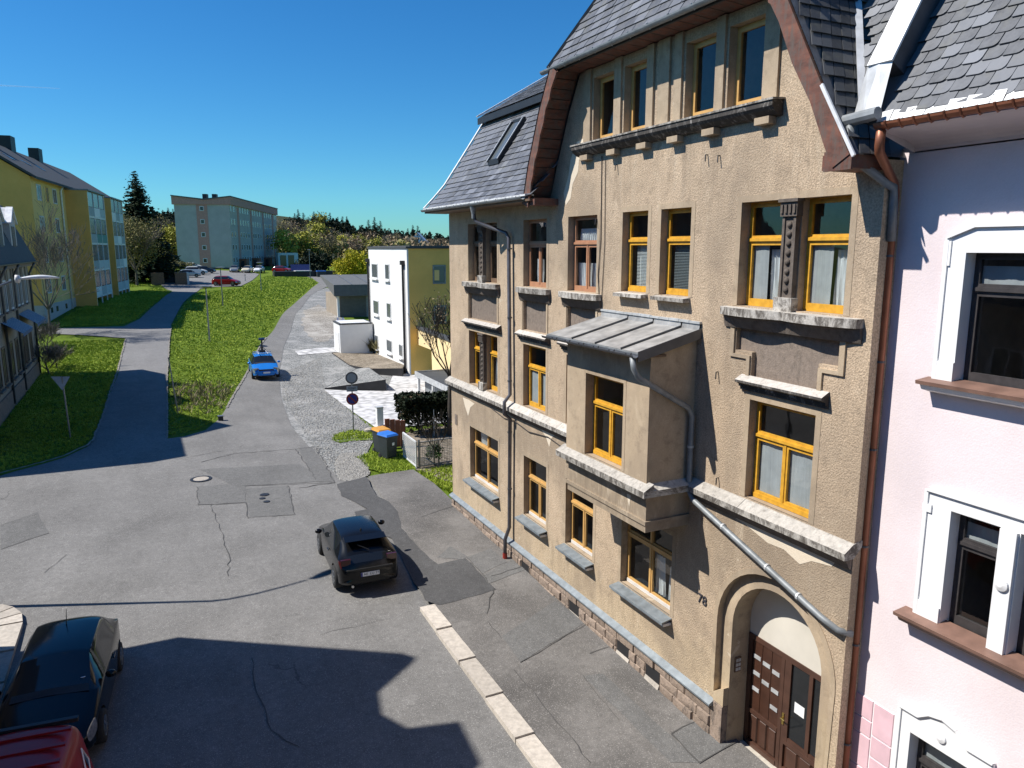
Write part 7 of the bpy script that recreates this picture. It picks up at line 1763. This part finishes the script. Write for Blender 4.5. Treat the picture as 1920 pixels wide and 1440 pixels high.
def hgt(p, u, v):
    r = ray(u, v); dd = math.hypot(p[0] - CAM[0], p[1] - CAM[1]) / math.hypot(r[0], r[1]); return (CAM + r * dd)[2] - p[2]

# big spruce beside the apartment block, spruce behind it
S1m = spruce(11, 20., 6.0, 48, dens=1.3); S2m = spruce(12, 14., 3.2, 30, dens=.8); S3m = spruce(13, 10., 2.4, 22, dens=.6)
p = atd(268, 515, 128); p[2] = T(p[0], p[1]); h = hgt(p, 250, 318); plant('spruce_tree', 'tall dark spruce between the yellow block and slab block', 'tree', S1m, tuple(p), h / 20. * 1.2, 1.0, sz=h / 20.)
p = atd(298, 512, 134); p[2] = T(p[0], p[1]); h = hgt(p, 300, 430); plant('spruce_tree', 'lower dark spruce hugging the tall one on its right', 'tree', S2m, tuple(p), h / 14.)
# budding round tree in front of the spruce
D1 = (decid('budding', 21, 13., 2.6, 3, 4, .75, None, 0, 0, 'bark_grey', .2, .9, .014)[0], blob_crown(22, 13., 5.4, 2.0, 7500, 'leaf_olive', .17, 30))
p = atd(256, 520, 120); p[2] = T(p[0], p[1]); h = hgt(p, 255, 384); plant('budding_tree', 'round budding tree with olive haze of buds in front of the spruce', 'tree', D1, tuple(p), h / 13., 2.0)
# bare tree before the yellow block
D2 = decid('bare', 31, 12., 2.2, 4, 3, .95, None, 0, 0, 'bark_grey', .16, .5, .018, .1)
p = px(95, 628); h = hgt(p, 60, 350); plant('bare_tree', 'bare wide-branched tree standing in front of the yellow block', 'tree', D2, tuple(p), h / 12. * .62, 3.6, sz=h / 12.)
D3 = decid('shrub', 41, 2.6, .25, 3, 4, 1.2, None, 0, 0, 'bark_grey', .05, .3, .012, .1)
for i, (u, v, s, lb) in enumerate([(92, 700, 1.1, 'bare shrub at the corner of the shaded house'), (108, 690, .8, 'small bare shrub right of the house corner'), (88, 650, 1.0, 'bare shrub by the path behind the shaded house')]): plant('bare_shrub', lb, 'shrub', D3, tuple(px(u, v)), s)
D4 = decid('twig', 51, 3.2, .9, 2, 3, .8, 'leaf_brown', .06, 260, 'bark', .045, .3, .012, .3)
cc = Vector(Wp(-4.5, 7.0, 0)); q = onY(838, 640, 34.5); plant('young_tree', 'young bare tree with buds in front of the ochre flank', 'tree', decid('twig', 52, 7.6, 3.2, 3, 3, .6, 'leaf_brown', .07, 420, 'bark', .09, .3, .012, .4), (onY(838, 600, 33.5)[0], 33.5, T(4, 33.5)), 1.0, 0.4)
plant('laurel_bush', 'glossy green laurel bush beside the brown house corner', 'bush', (None, blob_crown(61, 4.0, 1.3, 0., 2600, 'leaf_laurel', .14, 18)), (7.6, 37.2, T(7.6, 37.2)), 1.)
for i, (u, v) in enumerate(((700, 664), (712, 668))): plant('ornamental_grass', ['tuft of dry ornamental grass in the soil bed', 'second dry grass tuft further along the soil bed'][i], 'grass tuft', (None, tri_mesh('crown', (lambda g: np.stack([np.c_[g.normal(size=160) * .12, g.normal(size=160) * .12, np.zeros(160)], np.c_[g.normal(size=160) * .14, g.normal(size=160) * .14, np.zeros(160)], np.c_[g.normal(size=160) * .35, g.normal(size=160) * .35, g.uniform(.5, 1.3, 160)]], 1))(np.random.default_rng(70 + i)), 'blade_dry')), tuple(px(u, v) + np.array([0, 0, .25])), 1.)
plant('garden_shrub', 'leafy shrub behind the wire-mesh fence', 'shrub', (D4[0], blob_crown(63, 1.2, .6, .1, 700, 'leaf_laurel', .08, 9)), tuple(px(815, 872)), .8)
# dark clipped hedge
h0, h1 = px(745, 812), Vector((8.6, 33.6, .3)); hd0 = Vector(px(748, 815)); hv = Vector((7.8, 34.4, 0)) - Vector((hd0.x, hd0.y, 0)); HL_ = hv.length; hv.normalize(); hn_ = Vector((-hv.y, hv.x, 0))
ht = hgt(hd0, 745, 747)
HE = thing('clipped_hedge', 'dark clipped conifer hedge behind the garden fence', 'hedge', tuple(hd0))
g = np.random.default_rng(9); n = 15000; a = g.uniform(0, HL_, n); b = g.uniform(-.75, .75, n); z = g.random(n) ** .6 * ht
edge = g.random(n) < .6; b[edge] = np.sign(b[edge]) * g.uniform(.5, .8, edge.sum()) * (.75 + .25 * np.clip(z[edge] / ht * 2, 0, 1)); top = g.random(n) < .22; z[top] = ht * g.uniform(.9, 1.02, top.sum()); z += .08 * np.sin(a * 2.1) * np.sin(a * .9 + 1); a = a - .35 * np.clip(1 - z / ht * 1.6, 0, 1) * -1 * (a < .8)
keep = ~((z < ht * .35) & (g.random(n) < .6)); C = np.array(hd0)[None] + np.outer(a, np.array(hv)) + np.outer(b, np.array(hn_)); C[:, 2] = hd0.z + z
C = C[keep]; tri_obj('foliage', leaf_tris(g, C, .13), 'leaf_hedge', HE, kind=None); k = C[g.integers(0, len(C), 900)]; k = k[(k - np.array(hd0))[:, :2] @ np.array(hv)[:2] < 1.1]; tri_obj('dead_foliage', leaf_tris(g, k + .03, .12, 2), 'leaf_hedge_brown', HE, kind=None)
for c in HE.children: pass
for i, s in enumerate(np.arange(.3, HL_, .7)): q = hd0 + hv * s; part('stem', MB().tube([(q.x, q.y, q.z - .1), (q.x + .03, q.y, q.z + ht * .8)], [.045, .02], 5), 'bark', HE)
part('light_stake', MB().tube([hd0 + hv * 1.5 - hn_ * .9, hd0 + hv * 1.5 - hn_ * .9 + Vector((0, 0, 1.3))], .02, 5), 'zinc_light', HE)
# yellow-green bush by the garage, low hedges
p = px(663, 530); p = atd(664, 520, 128); p[2] = T(p[0], p[1]); h = hgt(p, 664, 460); plant('forsythia_bush', 'large round yellow-green bush behind the garage roof', 'bush', (D3[0], blob_crown(81, 8., 4.6, -.5, 9000, 'leaf_yellow', .24, 26)), tuple(p), h / 8.)
p = px(336, 506); plant('clipped_bush', 'low olive clipped bush at the foot of the slab block', 'bush', (None, blob_crown(82, 2.2, 3.4, -.3, 2600, 'leaf_olive', .2, 16)), tuple(p), 1.)
for i, (u, v, s) in enumerate(((598, 510, 1.5), (575, 508, 1.0), (565, 510, .8))): q = atd(u, v, 165); q[2] = T(q[0], q[1]); plant('conifer_shrub', ['dark spreading conifer beside the lane end', 'smaller dark conifer left of the lane-end lamp', 'lowest dark conifer by the bin enclosure'][i], 'shrub', (None, blob_crown(83 + i, 4., 3.0, -.3, 2200, 'leaf_conifer', .3, 14)), tuple(q), s)
# solar panel frame at the lane end
q = atd(564, 503, 160); so = thing('solar_panel', 'small blue solar panel array above the bin enclosure', 'solar panel', (q[0], q[1], T(q[0], q[1]))); part('panel', MB().add([(q[0] - 2.0, q[1], q[2] - .5), (q[0] + 2.0, q[1], q[2] - .5), (q[0] + 2.0, q[1] + .8, q[2] + .8), (q[0] - 2.0, q[1] + .8, q[2] + .8)], [(0, 1, 2, 3)]), 'solar', so)
for s in (-1.8, 1.8): part('leg', MB().tube([(q[0] + s, q[1] + .4, T(q[0], q[1]) - .3), (q[0] + s, q[1] + .4, q[2] + .1)], .05, 6), 'metal_grey', so)

# wooded slope: single trees in front, the wood behind as one mass
TK = {'spring': (decid('w', 91, 13., 3.5, 2, 4, .6, None, 0, 0, 'bark', .15)[0], blob_crown(91, 13., 4.6, 2.5, 1500, 'leaf_spring', .42, 22)),
      'brown': (decid('w', 92, 12., 3., 3, 3, .7, None, 0, 0, 'bark_grey', .15, .5, .03)[0], blob_crown(92, 12., 4.4, 2.2, 1500, 'leaf_brown', .36, 24)),
      'olive': (decid('w', 93, 14., 3.5, 3, 3, .55, None, 0, 0, 'bark_grey', .15, .5, .03)[0], blob_crown(93, 14., 4.2, 2.2, 1500, 'leaf_olive', .38, 24)),
      'fir': S2m, 'firs': S3m}
KH = {'spring': 13., 'brown': 12., 'olive': 14., 'fir': 14., 'firs': 10.}
KL = {'spring': 'fresh yellow-green tree', 'brown': 'bare reddish-brown tree', 'olive': 'budding olive tree', 'fir': 'dark fir', 'firs': 'small dark fir'}
WOOD = [ # u, top v, distance, kind
 (537, 425, 215, 'spring'), (552, 436, 235, 'spring'), (566, 418, 250, 'olive'), (580, 428, 230, 'spring'), (594, 412, 262, 'spring'), (606, 432, 240, 'brown'), (620, 436, 220, 'olive'), (632, 422, 262, 'olive'), (646, 436, 250, 'spring'), (660, 440, 240, 'brown'),
 (675, 436, 262, 'spring'), (690, 428, 285, 'brown'), (703, 441, 250, 'spring'), (716, 436, 300, 'olive'), (728, 446, 262, 'brown'), (742, 449, 290, 'olive'), (756, 447, 300, 'spring'), (768, 441, 320, 'brown'), (810, 444, 320, 'brown'), (832, 443, 330, 'brown'),
 (530, 405, 290, 'olive'), (545, 408, 300, 'brown'), (556, 398, 320, 'fir'), (563, 391, 330, 'fir'), (572, 397, 335, 'fir'), (583, 402, 330, 'olive'), (592, 395, 345, 'fir'), (603, 396, 350, 'spring'), (612, 402, 340, 'fir'), (622, 397, 345, 'fir'), (636, 405, 345, 'fir'), (645, 404, 350, 'fir'), (653, 404, 345, 'fir'),
 (664, 420, 360, 'fir'), (676, 421, 370, 'fir'), (693, 410, 330, 'fir'), (704, 405, 335, 'fir'), (715, 412, 330, 'fir'), (766, 426, 350, 'fir'), (775, 420, 352, 'fir'), (784, 421, 350, 'fir'), (806, 431, 420, 'firs'), (750, 436, 380, 'firs'), (740, 433, 360, 'olive'),
 (312, 392, 330, 'fir'), (322, 388, 340, 'fir'), (331, 390, 335, 'fir'), (306, 398, 320, 'olive'), (318, 410, 260, 'olive'), (322, 416, 222, 'spring'), (334, 420, 228, 'spring'), (308, 425, 240, 'brown'), (226, 380, 300, 'fir'), (216, 384, 300, 'firs'), (238, 392, 280, 'olive')]
for u, v, d, k in WOOD:
    p = atd(u, 480, d); z = T(p[0], p[1]); tz = atd(u, v, d)[2]; h = max(4., tz - z); s = h / KH[k]; base = z
    if h > 24: base = tz - 24; s = 24 / KH[k]
    wd_ = s * (1.25 if k in ('spring', 'brown', 'olive') else 1.0)
    o = plant('fir_tree' if 'fir' in k else 'woodland_tree', KL[k] + ' on the wooded slope', 'tree', TK[k], (p[0], p[1], z - .3), min(wd_, 1.7) * (1.35 if 'fir' in k else 1.1), None, 'single trees on the wooded slope', sz=s)
    o['_px'] = u; o['_k'] = k; o['_v'] = v
# make each tree label single it out by the thing below it or its order in the row
ordw = {}
for o in [o for o in bpy.data.objects if '_px' in o]: ordw.setdefault(o['_k'], []).append(o)
NUM = 'first second third fourth fifth sixth seventh eighth ninth tenth eleventh twelfth thirteenth fourteenth fifteenth sixteenth seventeenth eighteenth nineteenth twentieth'.split()
for k, l in ordw.items():
    l.sort(key=lambda o: o['_px'])
    for i, o in enumerate(l):
        u = o['_px']; where = 'left of the slab block' if u < 340 else ('right of the slab block' if u < 640 else ('above the garage' if u < 700 else 'above the cubic house'))
        o['label'] = '%s on the slope %s, %s such from left' % (KL[k], where, NUM[i] if i < 20 else 'twenty-' + NUM[i - 20])
for o in bpy.data.objects:
    for key in ('_px', '_k', '_v'):
        if key in o: del o[key]
def far_wood(name, label, items, mat_seed):
    g = np.random.default_rng(mat_seed); P = []
    for (u0, u1, v0, v1, d0, d1, n, con) in items:
        for _ in range(n):
            u = g.uniform(u0, u1); d = g.uniform(d0, d1); p = atd(u, 480, d); z = T(p[0], p[1]); tz = atd(u, v0 + (v1 - v0) * (u - u0) / (u1 - u0), d)[2] + g.uniform(-4, 1); h = max(5, min(tz - z, 22)) * g.uniform(.75, 1.)
            m = 60
            if con: t = g.random(m) ** .7; rr = (1 - t) ** .8 * h * .34; a = g.uniform(0, 6.28, m); q = np.c_[p[0] + rr * np.cos(a), p[1] + rr * np.sin(a), z + t * h]
            else: dd = g.normal(size=(m, 3)); dd /= np.linalg.norm(dd, axis=1)[:, None]; q = np.array([p[0], p[1], z + h * .6]) + dd * np.array([h * .36, h * .36, h * .4]) * (g.random(m) ** .35)[:, None]
            P.append(leaf_tris(g, q, .95 if not con else 1.1))
    return P
def wood(nm, lab, mat, items, seed):
    o = tri_obj(nm, np.concatenate(far_wood(nm, lab, items, seed)), mat); o['label'] = lab; o['category'] = 'wood'
wood('far_conifer_wood', 'dark distant conifer wood along the hilltop', 'leaf_conifer', [(535, 660, 408, 410, 340, 460, 120, 1), (640, 860, 420, 440, 380, 560, 150, 1), (200, 345, 392, 396, 330, 480, 140, 1)], 1)
wood('far_brown_wood', 'brownish leafless wood filling the slope', 'leaf_brown', [(525, 860, 430, 446, 240, 380, 170, 0), (290, 345, 425, 430, 230, 320, 30, 0)], 2)
wood('far_green_wood', 'budding green undergrowth on the wooded slope', 'leaf_olive', [(525, 780, 440, 452, 225, 340, 120, 0), (290, 345, 430, 440, 215, 290, 24, 0)], 3)

# thin contrail high in the sky
q0, q1 = Vector(atd(-40, 158, 9000)), Vector(atd(112, 166, 9000)); mm, t_, b_ = newmat('vapour'); b_.inputs['Base Color'].default_value = (.9, .93, .97, 1); b_.inputs['Alpha'].default_value = .16
ct = obj('contrail', MB().tube([q0, q1], [9, 3], 6).mesh('contrail', 'vapour')); tagm(ct, 'faint white contrail in the upper left sky', 'contrail'); ct['kind'] = 'stuff'

for o in bpy.data.objects:
    if '_w' in o: del o['_w']
